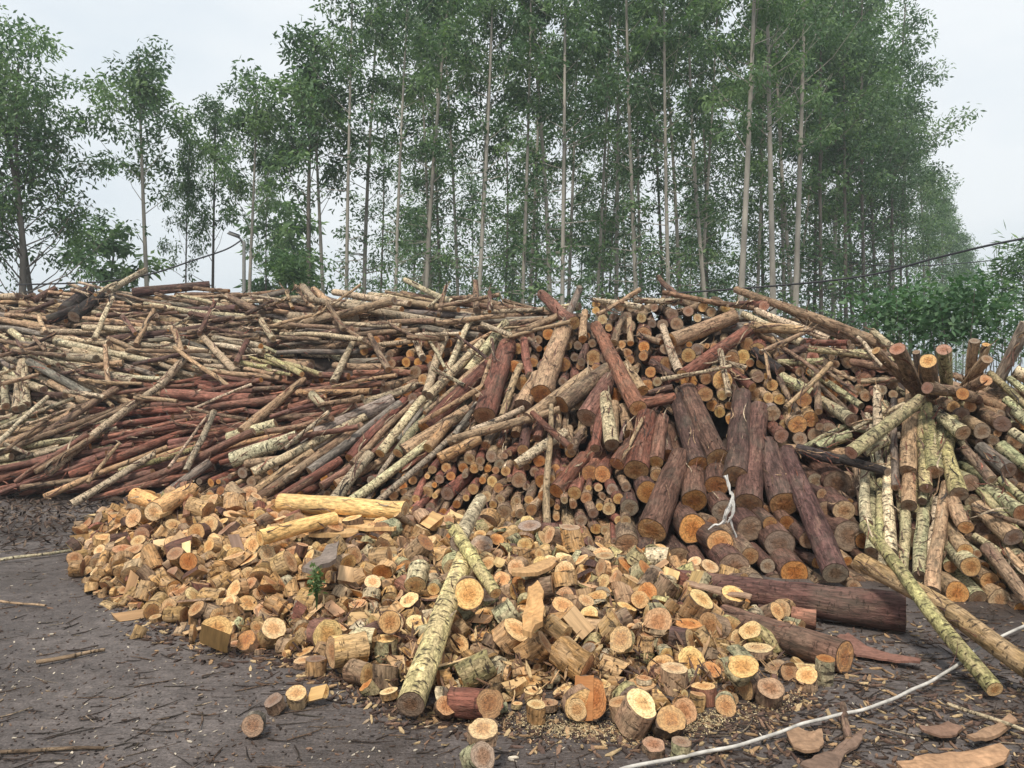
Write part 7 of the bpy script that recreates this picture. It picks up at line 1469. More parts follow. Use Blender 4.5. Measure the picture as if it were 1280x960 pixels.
# ------------------------------------------------------------------ build the offcuts
def chunk_geo(c):
    kind, R, L, t1, t2 = c['kind'], c['R'], c['L'], c['t1'], c['t2']
    big = c['hero']
    o = np.array(chunk_outline(kind, R, c['sd'], 22 if big and kind == 0 else 14)); n = len(o)
    r = np.random.default_rng(int(c['sd'] * 1e7))
    zs = [-1, -.3, .4, 1] if L > R * .8 else [-1, 0, 1]
    jag = 0
    V = []
    for q in zs:
        s = 1 + r.normal(size=(n, 1)) * (.035 if abs(q) == 1 else .05) + 0 * jag
        z = q * L / 2 + (t1 * o[:, 0] if q == 1 else t2 * o[:, 0] if q == -1 else 0)
        z = z + (r.normal(size=n) * R * .05 if (abs(q) == 1 and c['sd'] > .45) else 0)
        V.append(np.concatenate([o * s, np.reshape(z * np.ones(n), (-1, 1))], 1))
    V = np.concatenate(V); i = np.arange(n); j = (i + 1) % n
    side, flat = [], []
    for k in range(len(zs) - 1):
        q = np.stack([k * n + i, k * n + j, (k + 1) * n + j, (k + 1) * n + i], 1)
        side.append(q if kind == 0 else q[:-1])
        if kind: flat.append(q[-1:])
    lco = V + r.uniform(-50, 50, 3)
    caps = []
    off = np.array([0, R * .4 if kind == 1 else R * .75 if kind == 2 else 0])
    for k, s in ((0, -1), (len(zs) - 1, 1)):
        Vc = V[k * n:(k + 1) * n].copy(); Vc[:, 2] += s * .0012
        rc = np.concatenate([(Vc[:, :2] + off) / R * .97, np.full((n, 1), r.uniform(-40, 40))], 1)
        b = np.arange(n)[None]; caps.append((Vc, [b[:, ::-1] if s < 0 else b], rc))
    return V, np.concatenate(side), (np.concatenate(flat) if flat else None), lco, caps
chero = [c for c in CHUNKS if c['hero']]
crest_ = sorted([c for c in CHUNKS if not c['hero']], key=lambda c: -c['vis'])
csolo = chero + [c for c in crest_[:298 - len(chero)] if c['vis'] > 10]
for c in csolo: c['solo'] = True
TW = {'fresh': 'bright', 'orange': 'orange', 'dull': 'brownish', 'tanpink': 'tan'}
ENDC['tanpink'] = [(.58, .35, .19), (.64, .40, .22), (.52, .29, .15)]
ENDC['fresh'] = [(.76, .50, .24), (.72, .45, .20), (.80, .56, .30)]
for c in CHUNKS:
    px, py = proj(c['loc']); c['mid'] = c['loc']
    rr = random.Random(int(c['sd'] * 1e6) + 5)
    if not c.get('tint'):
        c['tint'] = rr.choices(['fresh', 'orange', 'dull', 'tanpink'], [5, 1.2, .7, 5] if px < 450 else [6.5, 1.2, .8, 2.5])[0]
        c['bark'] = rr.choices(['amber', 'tan', 'brown', 'red', 'green', 'olive', 'cream', 'dark'], [13, 3, 2.5, .8, .2, .1, .3, 1] if px < 430 else [9, 2, 2.5, .6, 2, 2, 1.8, 1.4])[0]
    if not c['label'] and c.get('solo'):
        nm = {0: 'disc' if c['L'] < c['R'] * .95 else 'round offcut', 1: 'split piece', 2: 'slab offcut'}[c['kind']]
        if c['L'] > c['R'] * 3 and c['kind'] == 0: nm = 'log stub'
        sz = 'small' if c['R'] < .055 else 'large' if c['R'] > .09 else ('thin' if nm == 'disc' and c['L'] < .05 else 'middling')
        ax = Quaternion(c['q']) @ Vector((0, 0, 1)); a = abs(ax.z)
        o = ('lying flat' if a > .8 else 'tilted' if a > .4 else 'on edge') if nm == 'disc' else ('standing' if a > .8 else 'leaning' if a > .4 else 'lying')
        c['label'] = '%s %s %s-barked %s %s, %s' % (sz, TW[c['tint']], {'tan': 'tan', 'brown': 'brown', 'red': 'red-brown', 'green': 'greenish', 'olive': 'yellow-green', 'cream': 'cream', 'grey': 'grey', 'dark': 'dark', 'amber': 'amber'}[c['bark']], nm, o, where(px, py, LMC))
dedupe([c for c in csolo if not c['hero']])
ENDK = {'fresh': 1.0, 'orange': 1.0, 'dull': 1.1, 'tanpink': 1.0}
JC = Joined()
CM = ['mottled_bark', 'scaly_bark', 'fibrous_bark', 'smooth_bark']
for c in CHUNKS:
    V, side, flat, lco, caps = chunk_geo(c)
    bcv = vivid(BARKC[c['bark']], .25); ec = vivid(ENDC[c['tint']], .2)
    if c.get('solo'):
        o = link('wood_offcut', mk_mesh('wood_offcut', V, side, [BARKM[c['bark']]], smooth=True, attrs={'lco': lco, 'bc': np.tile(bcv, (len(V), 1))}),
                 label=c['label'], cat='wood offcut', group='offcuts heaped in front of the log stacks', loc=tuple(c['loc']), quat=Quaternion(c['q']))
        for Vc, b, rc in caps:
            link('cut_face', mk_mesh('cut_face', Vc, b, ['cut_wood'], attrs={'rc': rc, 'ec': np.tile(ec, (len(Vc), 1))}), parent=o)
        if flat is not None:
            link('split_face', mk_mesh('split_face', V, flat, ['split_wood'], attrs={'lco': lco, 'bc': np.tile(ec * .9, (len(V), 1))}), parent=o)
    else:
        M = np.array(Quaternion(c['q']).to_matrix()); W = V @ M.T + c['loc']; z = np.zeros((len(V), 3))
        JC.add(W, [side], {'lco': lco, 'bc': np.tile(bcv, (len(V), 1)), 'rc': z, 'ec': z}, mat=CM.index(BARKM[c['bark']]), smooth=True)
        if flat is not None: JC.add(W.copy(), [flat], {'lco': lco, 'bc': np.tile(ec * .9, (len(V), 1)), 'rc': z, 'ec': z}, mat=5)
        for Vc, b, rc in caps:
            z = np.zeros((len(Vc), 3)); JC.add(Vc @ M.T + c['loc'], b, {'lco': z, 'bc': z, 'rc': rc, 'ec': np.tile(ec, (len(Vc), 1))}, mat=4)
link('offcuts_in_the_gaps', JC.mesh('offcuts_in_the_gaps', CM + ['cut_wood', 'split_wood']), label='smaller offcuts between and beneath the larger ones', cat='offcuts', kind='stuff')
# core of the heap
xs2 = np.arange(-5.2, 2.6, .09); ys2 = np.arange(3.2, 9.6, .09)
def hz(X, Y):
    h, i_ = heap_h(X, Y); return np.where(h > .02, np.maximum(h - .115, -.03), -.05) + .012 * np.sin(X * 31) * np.sin(Y * 29)
link('sawdust_mound', grid_mesh('sawdust_mound', xs2, ys2, hz, ['litter']), label='dark sawdust and litter under the heap of offcuts', cat='sawdust', kind='stuff')
print('solo', len(solo), 'chunks', len(csolo))

# ------------------------------------------------------------------ loose strips, chips and twigs
def top_z(x, y):
    h, _ = heap_h(np.array(x), np.array(y)); return float(h)
def ribbon(J, p, t, nrm, L, w, curl, bc, mat, k=5):
    t = t / np.linalg.norm(t); s = np.cross(t, nrm); s /= np.linalg.norm(s) + 1e-9
    V = []
    for i in range(k + 1):
        f = i / k - .5
        c = p + t * L * f + nrm * (curl * (f * f * 4) * L * .35) + s * math.sin(f * 5 + curl * 9) * L * .05
        tw = f * curl * 4
        d = s * math.cos(tw) + nrm * math.sin(tw)
        ww = w * (1 - abs(f) * 1.1)
        V += [c - d * ww / 2, c + d * ww / 2]
    V = np.array(V); V[:, 2] = np.maximum(V[:, 2], .004)
    i = np.arange(k) * 2
    J.add(V, [np.stack([i, i + 1, i + 3, i + 2], 1)], {'lco': V + p * 7, 'bc': np.tile(bc, (len(V), 1))}, mat=mat)
RB = random.Random(77)
JS = Joined()
vis = [l for l in LOGS if l['vis'] > 60 and l['cat'] in ('log', 'pole')]
for _ in range(5200):
    l = vis[int(RB.random() * len(vis))]
    f = RB.random(); p = l['p0'] * (1 - f) + l['p1'] * f
    ax = l['p1'] - l['p0']; ax /= np.linalg.norm(ax)
    view = np.array([0, 0, EYE + 1.2]) - p; view /= np.linalg.norm(view)
    nr = view - ax * (view @ ax); nr /= np.linalg.norm(nr) + 1e-9
    nr = nr + np.cross(ax, nr) * RB.uniform(-.8, .8); nr /= np.linalg.norm(nr)
    t = ax * RB.choice([1, 1, -1]) + np.array([RB.gauss(0, .35), RB.gauss(0, .35), RB.gauss(0, .35)])
    d = p[1]; c = np.array(BARKC[RB.choice(['tan', 'pale', 'brown', 'red', 'dark', 'dark', 'black', 'brown'])][0]) * RB.uniform(.6, 1.25)
    ribbon(JS, p + nr * (l['R'] + .006), t, nr, RB.uniform(.06, .28) * (.6 + d / 14), RB.uniform(.005, .017) * (.5 + d / 10), RB.uniform(.05, .6), c, 0)
link('bark_strips', JS.mesh('bark_strips', ['fibrous_bark']), label='loose strips of bark lying across the logs', cat='bark strips', kind='stuff')

JG = Joined(); JP = Joined()
def chip(J, x, y, z, s, bc, tilt=.5, el=2.2):
    a = RB.uniform(0, 6.28); t = np.array([math.cos(a), math.sin(a), RB.uniform(-tilt, tilt)]); s2 = np.array([-math.sin(a), math.cos(a), RB.uniform(-tilt, tilt) * .6])
    c = np.array([x, y, z]); e = s * el * RB.uniform(.5, 1.2); w = s * RB.uniform(.5, 1)
    up = np.array([0, 0, s * .16])
    b = [c - t * e / 2 - s2 * w * .3, c - t * e * .1 - s2 * w / 2, c + t * e / 2, c + t * e * .15 + s2 * w / 2, c - t * e * .4 + s2 * w * .35]
    V = np.array([p + up for p in b] + [p - up for p in b]); V[:, 2] = np.maximum(V[:, 2], wob(x, y) * .35 - .006 + .0015)
    J.add(V, [[[0, 1, 2, 3, 4]], [[1, 0, 5, 6], [2, 1, 6, 7], [3, 2, 7, 8], [4, 3, 8, 9], [0, 4, 9, 5]]], {'lco': V * 3, 'bc': np.tile(bc, (10, 1))})
def rand_ground():
    py = 1 / RB.uniform(1 / 980., 1 / 600.) if RB.random() < .6 else RB.uniform(640, 990)
    px = RB.uniform(-60, 1340); g = G(px, py); return g[0], g[1]
for _ in range(9000):
    x, y = rand_ground(); z = max(wob(x, y) * .35 - .006, 0 if False else -.03)
    c = np.array(RB.choices([(.58, .50, .40), (.30, .22, .15), (.10, .065, .05), (.055, .042, .038), (.20, .12, .08)], [2.2, 2, 4, 6, 3])[0]) * RB.uniform(.7, 1.2)
    chip(JG, x, y, z + .003, RB.uniform(.004, .013) * (1.7 if RB.random() < .06 else 1), c)
for _ in range(3400):                                   # chips scattered thickly round the heap and at the right
    if RB.random() < .55:
        px = RB.uniform(90, 1020); py = np.interp(px, US, PF) + abs(RB.gauss(0, 16)) - 6
    else: px = RB.uniform(860, 1330); py = RB.uniform(770, 980)
    g = G(px, py); c = np.array(RB.choice([(.50, .36, .20), (.38, .24, .13), (.20, .12, .08), (.12, .075, .06), (.07, .045, .035), (.05, .035, .03), (.09, .055, .04)])) * RB.uniform(.7, 1.2)
    chip(JG, g[0], g[1], wob(*g[:2]) * .35 - .002, RB.uniform(.010, .028), c, el=2.8)
for _ in range(900):                                   # trodden bark along the foot of the long stack
    g = G(RB.uniform(-60, 150), RB.triangular(616, 700, 626)); c = np.array(RB.choice([(.07, .045, .035), (.05, .035, .03), (.12, .075, .055), (.20, .14, .10)])) * RB.uniform(.7, 1.2)
    chip(JG, g[0], g[1], wob(*g[:2]) * .35 + RB.uniform(-.002, .03), RB.uniform(.012, .034), c, 1.0, 4)
for _ in range(5200):                                   # chips lying among the offcuts
    px = RB.uniform(110, 1000); py = RB.uniform(640, 900); g = G(px, py); h = top_z(g[0], g[1])
    for _k in range(4): g = G(px, py, h); h = top_z(g[0], g[1])
    if h < .02: continue
    chip(JG, g[0], g[1], h + RB.uniform(-.05, .045), RB.uniform(.007, .022), np.array(RB.choice([(.60, .42, .22), (.45, .28, .15), (.26, .15, .09), (.16, .09, .06), (.10, .06, .045)])) * RB.uniform(.7, 1.2), 1.4, RB.uniform(2, 6))
link('wood_chips', JG.mesh('wood_chips', ['split_wood']), label='scattered chips and bark crumbs on the dark mud', cat='wood chips', kind='stuff')
for _ in range(1900):
    x, y = rand_ground()
    if RB.random() < .45:
        g = G(RB.uniform(-40, 260), RB.uniform(618, 690)) if RB.random() < .5 else G(RB.uniform(880, 1330), RB.uniform(760, 975)); x, y = g[0], g[1]
    a = RB.uniform(0, 6.28) if RB.random() < .4 else RB.gauss(.15, .5); L = RB.uniform(.04, .22); r = RB.uniform(.0015, .004)
    t = np.array([math.cos(a), math.sin(a), 0]); p = np.array([x, y, wob(x, y) * .35 - .006 + r + .002]); b = np.array([-t[1], t[0], 0]) * RB.uniform(-.06, .06) * L
    V, Q, C_ = tube([p - t * L / 2, p + b, p + t * L / 2 + np.array([0, 0, RB.uniform(0, .012)])], [r, r, r * .5], 4)
    c = np.array(RB.choices([(.36, .28, .20), (.13, .085, .06), (.05, .036, .03)], [1, 3, 5])[0]) * RB.uniform(.7, 1.2)
    JP.add(V, [Q], {'lco': V, 'bc': np.tile(c, (len(V), 1))})
link('twigs', JP.mesh('twigs', ['fibrous_bark']), label='thin twigs and splinters strewn over the mud', cat='twigs', kind='stuff')
JD = Joined()
for _ in range(2600):
    px = RB.choices([RB.gauss(705, 40), RB.gauss(880, 26), RB.gauss(800, 60), RB.gauss(980, 20)], [5, 4, 2, 1])[0]; py = np.interp(px, US, PF) + RB.gauss(3, 7)
    g = G(px, py); chip(JD, g[0], g[1], wob(*g[:2]) * .35 + RB.uniform(-.005, .012), RB.uniform(.003, .008), np.array((.58, .46, .28)) * RB.uniform(.7, 1.15), .6, 1.6)
link('sawdust', JD.mesh('sawdust', ['split_wood']), label='pale sawdust spilled along the front of the offcut heap', cat='sawdust', kind='stuff')

# ------------------------------------------------------------------ bark pieces, splinters, rag, cables, weed
def slab(pts, z, th, bc, label, cat, name, curl=0.03, mat='split_wood', tz=None):
    """a flat torn piece; outline given in picture points on the ground"""
    W = np.array([G(x, y, z) for x, y in pts])
    W2 = []
    for k in range(len(W)):
        e = W[(k + 1) % len(W)] - W[k]; l_ = np.linalg.norm(e); m_ = np.array([e[1], -e[0], 0]) * RB.uniform(-.05, .05)
        W2 += [W[k], W[k] + e * RB.uniform(.3, .45) + m_, W[k] + e * RB.uniform(.6, .75) - m_ * RB.uniform(0, 1.2)]
    if tz is not None: tz = [v for v in tz for _q in range(3)]
    W = np.array(W2); n = len(W); c = W.mean(0)
    u = W - c; d = np.linalg.norm(u[:, :2], axis=1); W[:, 2] += curl * (d / d.max()) ** 2 + np.array([RB.uniform(-.004, .004) for _ in range(n)])
    if tz is not None: W[:, 2] += np.array(tz)
    mid = c + (W - c) * .55; mid[:, 2] = W[:, 2] * .5 + c[2] * .5 + .006
    top = np.concatenate([W, mid, [c + [0, 0, .004]]]); bot = W - [0, 0, th]
    V = np.concatenate([top, bot]) - c; i = np.arange(n); j = (i + 1) % n
    bl = [np.stack([i, j, n + j, n + i], 1), np.stack([n + i, n + j, np.full(n, 2 * n)], 1), np.stack([j, i, 2 * n + 1 + i, 2 * n + 1 + j], 1), (2 * n + 1 + i)[None, ::-1]]
    nr = np.cross(W[1] - W[0], W[2] - W[1])
    return link(name, mk_mesh(name, V, bl, [mat], smooth=False, attrs={'lco': V + c, 'bc': np.tile(bc, (len(V), 1))}), label=label, cat=cat, loc=tuple(c))
slab([(983, 918), (998, 912), (1012, 917), (1027, 916), (1030, 928), (1024, 940), (1006, 946), (992, 938)], .03, .012, (.34, .21, .13), 'torn orange bark piece lying under the cable', 'bark', 'bark_piece')
slab([(1000, 962), (1018, 945), (1040, 938), (1060, 924), (1082, 918), (1078, 928), (1056, 942), (1048, 962), (1030, 975)], .025, .01, (.20, .13, .095), 'brown curved bark piece at the bottom beside the short stick', 'bark', 'bark_piece')
slab([(1120, 958), (1160, 944), (1200, 940), (1250, 934), (1262, 944), (1255, 954), (1200, 964), (1130, 972)], .035, .015, (.44, .26, .15), 'long pale split plank end at the bottom right', 'plank', 'split_plank')
slab([(1208, 925), (1230, 910), (1262, 900), (1272, 906), (1240, 920), (1218, 930)], .03, .015, (.34, .21, .13), 'small tan bark flake above the long split plank end', 'bark', 'bark_piece')
slab([(1148, 912), (1185, 906), (1204, 914), (1190, 922), (1155, 922)], .02, .01, (.22, .13, .09), 'reddish bark flake lying flat on the mud at the right', 'bark', 'bark_piece')
slab([(1046, 800), (1060, 797), (1075, 806), (1092, 810), (1118, 820), (1152, 829), (1150, 833), (1120, 829), (1092, 822), (1070, 820), (1062, 812)], .03, .012, (.24, .12, .09), 'long reddish splinter torn from the end of the shorter dark log', 'splinter', 'wood_splinter')
slab([(858, 724), (900, 734), (940, 742), (938, 747), (898, 741), (858, 730)], .24, .012, (.34, .22, .15), 'thin pale splinter lying along the longest dark log', 'splinter', 'wood_splinter', curl=0)
slab([(640, 712), (690, 700), (700, 702), (672, 716), (640, 722)], .36, .025, (.55, .33, .16), 'thin tan split slab lying behind the ringed disc', 'slab', 'split_slab')
slab([(378, 712), (408, 688), (424, 686), (420, 702), (392, 718)], .42, .03, (.24, .19, .16), 'grey slab offcut tilted beside the short peeled log', 'slab', 'split_slab', tz=[0, .02, .04, .02, 0])
slab([(653, 772), (660, 748), (672, 744), (680, 752), (678, 778), (664, 790), (654, 784)], .33, .03, (.62, .36, .16), 'orange split slab leaning in the middle of the heap', 'slab', 'split_slab', tz=[0, .05, .06, .05, 0, -.03, -.03])
slab([(400, 648), (440, 646), (478, 652), (500, 658), (492, 664), (440, 658), (404, 656)], .42, .03, (.66, .42, .20), 'flat peeled yellow slab under the long peeled log', 'slab', 'split_slab')
slab([(384, 660), (420, 650), (450, 660), (446, 668), (410, 668), (386, 668)], .40, .03, (.60, .38, .18), 'short peeled yellow slab at the end of the short peeled log', 'slab', 'split_slab')
slab([(188, 640), (206, 618), (226, 612), (236, 618), (214, 640), (200, 648)], .44, .03, (.62, .39, .18), 'broad peeled yellow slab beside the stubby peeled log', 'slab', 'split_slab')
slab([(225, 612), (234, 610), (237, 636), (228, 640)], .5, .02, (.30, .15, .09), 'small upright reddish board among the peeled yellow pieces', 'board', 'split_board', tz=[.05, .05, -.06, -.06])

# white cable
cp = [G(775, 962, .02), G(870, 943, .02), G(940, 926, .03), G(1000, 907, .04), G(1050, 893, .05), G(1100, 880, .05), (P(1145, 861, 3.75)), P(1185, 838, 3.95), P(1230, 807, 4.1), P(1290, 778, 4.3), P(1360, 740, 4.6)]
def smooth_path(pts, k=8):
    pts = [Vector(p) for p in pts]; out = []
    for i in range(len(pts) - 1):
        p0, p1, p2, p3 = pts[max(i - 1, 0)], pts[i], pts[i + 1], pts[min(i + 2, len(pts) - 1)]
        for q in range(k):
            t = q / k; out.append(.5 * ((2 * p1) + (-p0 + p2) * t + (2 * p0 - 5 * p1 + 4 * p2 - p3) * t * t + (-p0 + 3 * p1 - 3 * p2 + p3) * t ** 3))
    out.append(pts[-1]); return np.array([list(v) for v in out])
def cable(name, pts, r, mat, label, cat):
    q = smooth_path(pts); o0 = q.mean(0)
    if 'white' in name: q = q + np.array([[0, math.sin(k * .31) * .006 + math.sin(k * .83) * .003, 0] for k in range(len(q))])
    V, Q, C_ = tube(q - o0, r, 8)
    return link(name, mk_mesh(name, V, [Q] + C_, [mat], smooth=True), label=label, cat=cat, loc=tuple(o0))
cable('white_cable', cp, .0082, 'white_cable', 'white cable running across the mud at the lower right', 'cable')
cable('power_line', [P(1500, 262, 13), P(1280, 298, 14), P(1180, 320, 15), P(1080, 345, 16), P(960, 358, 17), P(820, 368, 18)], .022, 'black_cable', 'dark overhead line running down from the right to the crest', 'cable')
cable('power_line', [P(302, 300, 18), P(282, 312, 17.6), P(240, 326, 17), P(190, 342, 16.6), P(130, 352, 16.4), P(20, 356, 16.4)], .018, 'black_cable', 'thin line sagging left from the street lamp', 'cable')
cable('power_line', [P(1280, 322, 30), P(1100, 332, 28), P(940, 300, 30)], .02, 'black_cable', 'fainter wire strung between the trunks at the right', 'cable')

# solar street lamp
lp = P(305, 360, 18.0)
lamp = bpy.data.objects.new('street_lamp', None); COL.objects.link(lamp); lamp.location = (lp[0], lp[1], 0)
lamp['label'] = 'small solar street lamp on a pole behind the left crest'; lamp['category'] = 'street lamp'
H_ = P(305, 302, 18.0)[2]
V, Q, C_ = tube([(0, 0, 0), (0, 0, 2), (0, 0, H_)], [.06, .05, .04], 10); link('pole', mk_mesh('pole', V, [Q] + C_, ['lamp_metal'], smooth=True), parent=lamp)
V, Q, C_ = tube([(0, 0, H_ - .1), (-.08, 0, H_ + .06), (-.18, 0, H_ + .14)], .025, 8); link('arm', mk_mesh('arm', V, [Q] + C_, ['lamp_metal'], smooth=True), parent=lamp)
def boxm(sx, sy, sz, bev=.0):
    V = np.array([(x * sx, y * sy, z * sz) for z in (-.5, .5) for x, y in ((-.5, -.5), (.5, -.5), (.5, .5), (-.5, .5))]); V[4:, :2] *= 1 - bev
    return V, [np.array([[3, 2, 1, 0], [4, 5, 6, 7], [0, 1, 5, 4], [1, 2, 6, 5], [2, 3, 7, 6], [3, 0, 4, 7]])]
V, b = boxm(.30, .16, .07, .25); hd = link('lamp_head', mk_mesh('lamp_head', V, b, ['lamp_metal']), parent=lamp, loc=(-.24, 0, H_ + .16)); hd.rotation_euler = (0, .35, 0)
V, b = boxm(.26, .14, .012); sp_ = link('solar_panel', mk_mesh('solar_panel', V, b, ['solar_glass']), parent=hd, loc=(0, 0, .045))

# rag knotted between the dark logs: folded cloth drawn in at the knot, two loose tails
def rag():
    d = float(D(914, 640)) - .34
    J = Joined()
    def cloth(pts, wd, folds, seed, m=15):
        q = smooth_path([P(x, y, d + z) for x, y, z in pts], 7); n = len(q)
        wv = np.interp(np.linspace(0, 1, n), np.linspace(0, 1, len(wd)), wd)
        rg = np.random.default_rng(seed); ph = rg.uniform(0, 6, 3); a = np.linspace(-.5, .5, m)
        T = np.gradient(q, axis=0); T /= np.linalg.norm(T, axis=1)[:, None]
        V = []
        for k in range(n):
            s = np.cross(T[k], [0, -1, 0]); s /= np.linalg.norm(s)
            fold = np.sin(a * folds * 6.28 + ph[0] + k * .22) * .24 + np.sin(a * folds * 13 + ph[1] - k * .5) * .10
            edge = 1 + .18 * math.sin(k * .9 + ph[2])
            V.append(q[k] + s * (a * wv[k] * edge)[:, None] + np.array([0, -1, 0]) * (fold * wv[k] + .25 * wv[k] * (1 - 4 * a * a))[:, None])
        V = np.concatenate(V); i, j = np.meshgrid(np.arange(m - 1), np.arange(n - 1)); b = (j * m + i).ravel()
        J.add(V, [np.stack([b, b + 1, b + m + 1, b + m], 1)])
        W = V + [0, .004, 0]; J.add(W, [np.stack([b, b + m, b + m + 1, b + 1], 1)])
    cloth([(907, 594, .03), (911, 606, .0), (913, 618, -.03)], [.036, .026, .012], 2, 1)
    cloth([(914, 614, .0), (916, 622, -.03), (912, 632, -.05), (907, 644, -.06), (905, 655, -.03)], [.014, .028, .038, .036, .018], 3, 2)
    cloth([(916, 624, -.04), (917, 634, -.06), (915, 645, -.06), (909, 654, -.04)], [.02, .028, .022, .008], 2, 3)
    cloth([(907, 650, -.05), (899, 656, -.03), (893, 656, .0), (885, 662, .02)], [.03, .016, .018, .007], 1, 4)
    cloth([(912, 646, -.05), (916, 660, -.03), (921, 674, .0), (920, 692, .02)], [.026, .014, .018, .009], 1, 5)
    me = J.mesh('white_rag', ['white_rag']); c = P(914, 640, d); me.transform(Matrix.Translation(-Vector(c)))
    link('white_rag', me, label='twisted white rag knotted round the thick dark logs', cat='rag', loc=tuple(c))
rag()

# ------------------------------------------------------------------ leaves and trees
def leaves(cent, nper, spread, ll, lw, rg, droop=.7, tone=None):
    """rhombic leaves hung round clump centres -> V, quads, tone"""
    cent = np.asarray(cent); k = len(cent)
    cnt = np.full(k, nper) if cent.shape[1] < 5 else np.maximum(6, (nper * cent[:, 4]).astype(int))
    idx = np.repeat(np.arange(k), cnt); N = len(idx)
    u = rg.normal(size=(N, 3)); u /= np.linalg.norm(u, axis=1)[:, None]; u *= (rg.random((N, 1)) ** .45)
    c = cent[idx, :3] + u * spread * cent[idx, 3:4] * np.array([1, 1, .75])
    d = rg.normal(size=(N, 3)) * [1, 1, .7]; d[:, 2] -= droop; d += u * .5; d /= np.linalg.norm(d, axis=1)[:, None]
    s = np.cross(d, rg.normal(size=(N, 3))); s /= np.linalg.norm(s, axis=1)[:, None]
    L = ll * rg.uniform(.6, 1.25, (N, 1)); w = lw * rg.uniform(.7, 1.25, (N, 1))
    V = np.stack([c, c + d * L * .45 + s * w / 2, c + d * L, c + d * L * .45 - s * w / 2], 1).reshape(-1, 3)
    Q = np.arange(4 * N).reshape(-1, 4)
    ct = rg.random(k) if tone is None else tone
    t = np.clip(ct[idx] * .75 + rg.random(N) * .35, 0, 1)
    return V, Q, np.repeat(t, 4)
def tree_variant(seed, H, h0, wid, n_limb, per, tr, trunk_mat, lean=.25, shape='tall', ll=.21, lw=.072, low=8, spray=1.0):
    rg = np.random.default_rng(seed); r = random.Random(seed)
    k = 12; hs = np.linspace(0, H * .97, k)
    ax = lean * np.sin(hs / H * 2.2 + r.uniform(0, 6)) ; ay = lean * np.sin(hs / H * 2.9 + r.uniform(0, 6)); ax -= ax[0]; ay -= ay[0]
    pts = np.stack([ax, ay, hs], 1); rad = tr * (1 - .86 * hs / H) + .012
    J = Joined(); V, Q, C_ = tube(pts, rad, 9); J.add(V, [Q], smooth=True)
    cl = []
    for q in range(n_limb):
        f = (q + r.random()) / n_limb
        h = h0 + (H * .95 - h0) * f
        a = q * 2.4 + r.uniform(-.5, .5)
        prof = (math.sin(min(1, f * 1.15 + .18) * math.pi) ** .7) if shape == 'tall' else (1 - .55 * f)
        Lb = wid * prof * r.uniform(.65, 1.15) + .3
        el = r.uniform(.45, 1.0)
        b0 = np.array([np.interp(h, hs, ax), np.interp(h, hs, ay), h]); dv = np.array([math.cos(a) * math.cos(el), math.sin(a) * math.cos(el), math.sin(el)])
        mid = b0 + dv * Lb * .5 + [0, 0, -.05 * Lb]; tip = b0 + dv * Lb + [0, 0, .10 * Lb]
        rb = np.interp(h, hs, rad) * .28
        V, Q, C_ = tube([b0, mid, tip], [rb, rb * .6, rb * .25], 5); J.add(V, [Q], smooth=True)
        for s_ in range(2 + (q % 2)):
            t = r.uniform(.45, 1.1); base = b0 * (1 - t) + tip * t
            off = np.array([r.gauss(0, .32), r.gauss(0, .32), r.gauss(.05, .25)]) * wid * .45
            V, Q, C_ = tube([base, base + off * .5 + [0, 0, .03], base + off], [rb * .3, rb * .2, .006], 4); J.add(V, [Q])
            zz = r.uniform(.6, 1.25); cl.append([*(base + off), zz, zz ** 1.5])
    for q in range(low):
        h = h0 * r.uniform(.2, 1.05); a = r.uniform(0, 6.28); Lb = r.uniform(.3, .9) * wid * .6
        b0 = np.array([np.interp(h, hs, ax), np.interp(h, hs, ay), h]); tip = b0 + [math.cos(a) * Lb, math.sin(a) * Lb, r.uniform(-.1, .5)]
        V, Q, C_ = tube([b0, (b0 + tip) / 2, tip], [.02, .013, .006], 4); J.add(V, [Q]); cl.append([*tip, r.uniform(.7, 1.3), r.uniform(.14, .34)])
    cl = np.array(cl)
    V, Q, t = leaves(cl, int(per * .66), .45 * spray * min(1.3, wid / 1.9), ll, lw, rg)
    return J.mesh('trunk', [trunk_mat]), mk_mesh('crown', V, Q, ['eucalyptus_leaf'], attrs={'tone': t}), H
TV = {}
for i in range(4): TV['tall%d' % i] = tree_variant(20 + i, 18, [9.5, 8, 10.5, 8.8][i], 2.05, 19, 125, [.075, .09, .065, .082][i], 'trunk_bark', low=34, lean=[.2, .4, .3, .45][i])
for i in range(2): TV['dense%d' % i] = tree_variant(30 + i, 18, [6.5, 7.5][i], 2.5, 27, 135, .075, 'trunk_bark_dark', low=34)
TV['clear'] = tree_variant(40, 20, 9.5, 2.2, 26, 130, .13, 'trunk_bark', low=3, lean=.15)
TV['mid0'] = tree_variant(41, 12.5, 7.0, 2.25, 20, 150, .085, 'trunk_bark', low=2, lean=.15)
TV['mid1'] = tree_variant(42, 12.5, 6.0, 2.0, 20, 130, .08, 'trunk_bark_dark', low=3, lean=.3)
TV['spread'] = tree_variant(43, 11.5, 3.6, 2.9, 30, 120, .12, 'trunk_bark_dark', low=5, lean=1.2, shape='cone')
TV['small'] = tree_variant(44, 4.5, 1.0, 1.2, 16, 110, .04, 'trunk_bark_dark', low=2, shape='cone', lean=.15)
TV['back'] = tree_variant(45, 16, 3.6, 2.0, 24, 95, .065, 'trunk_bark_dark', low=12, lean=.4, ll=.2)
TV['backa'] = tree_variant(46, 16, 5.0, 2.2, 24, 95, .06, 'trunk_bark', low=16, lean=.5, ll=.2)
TREES = []
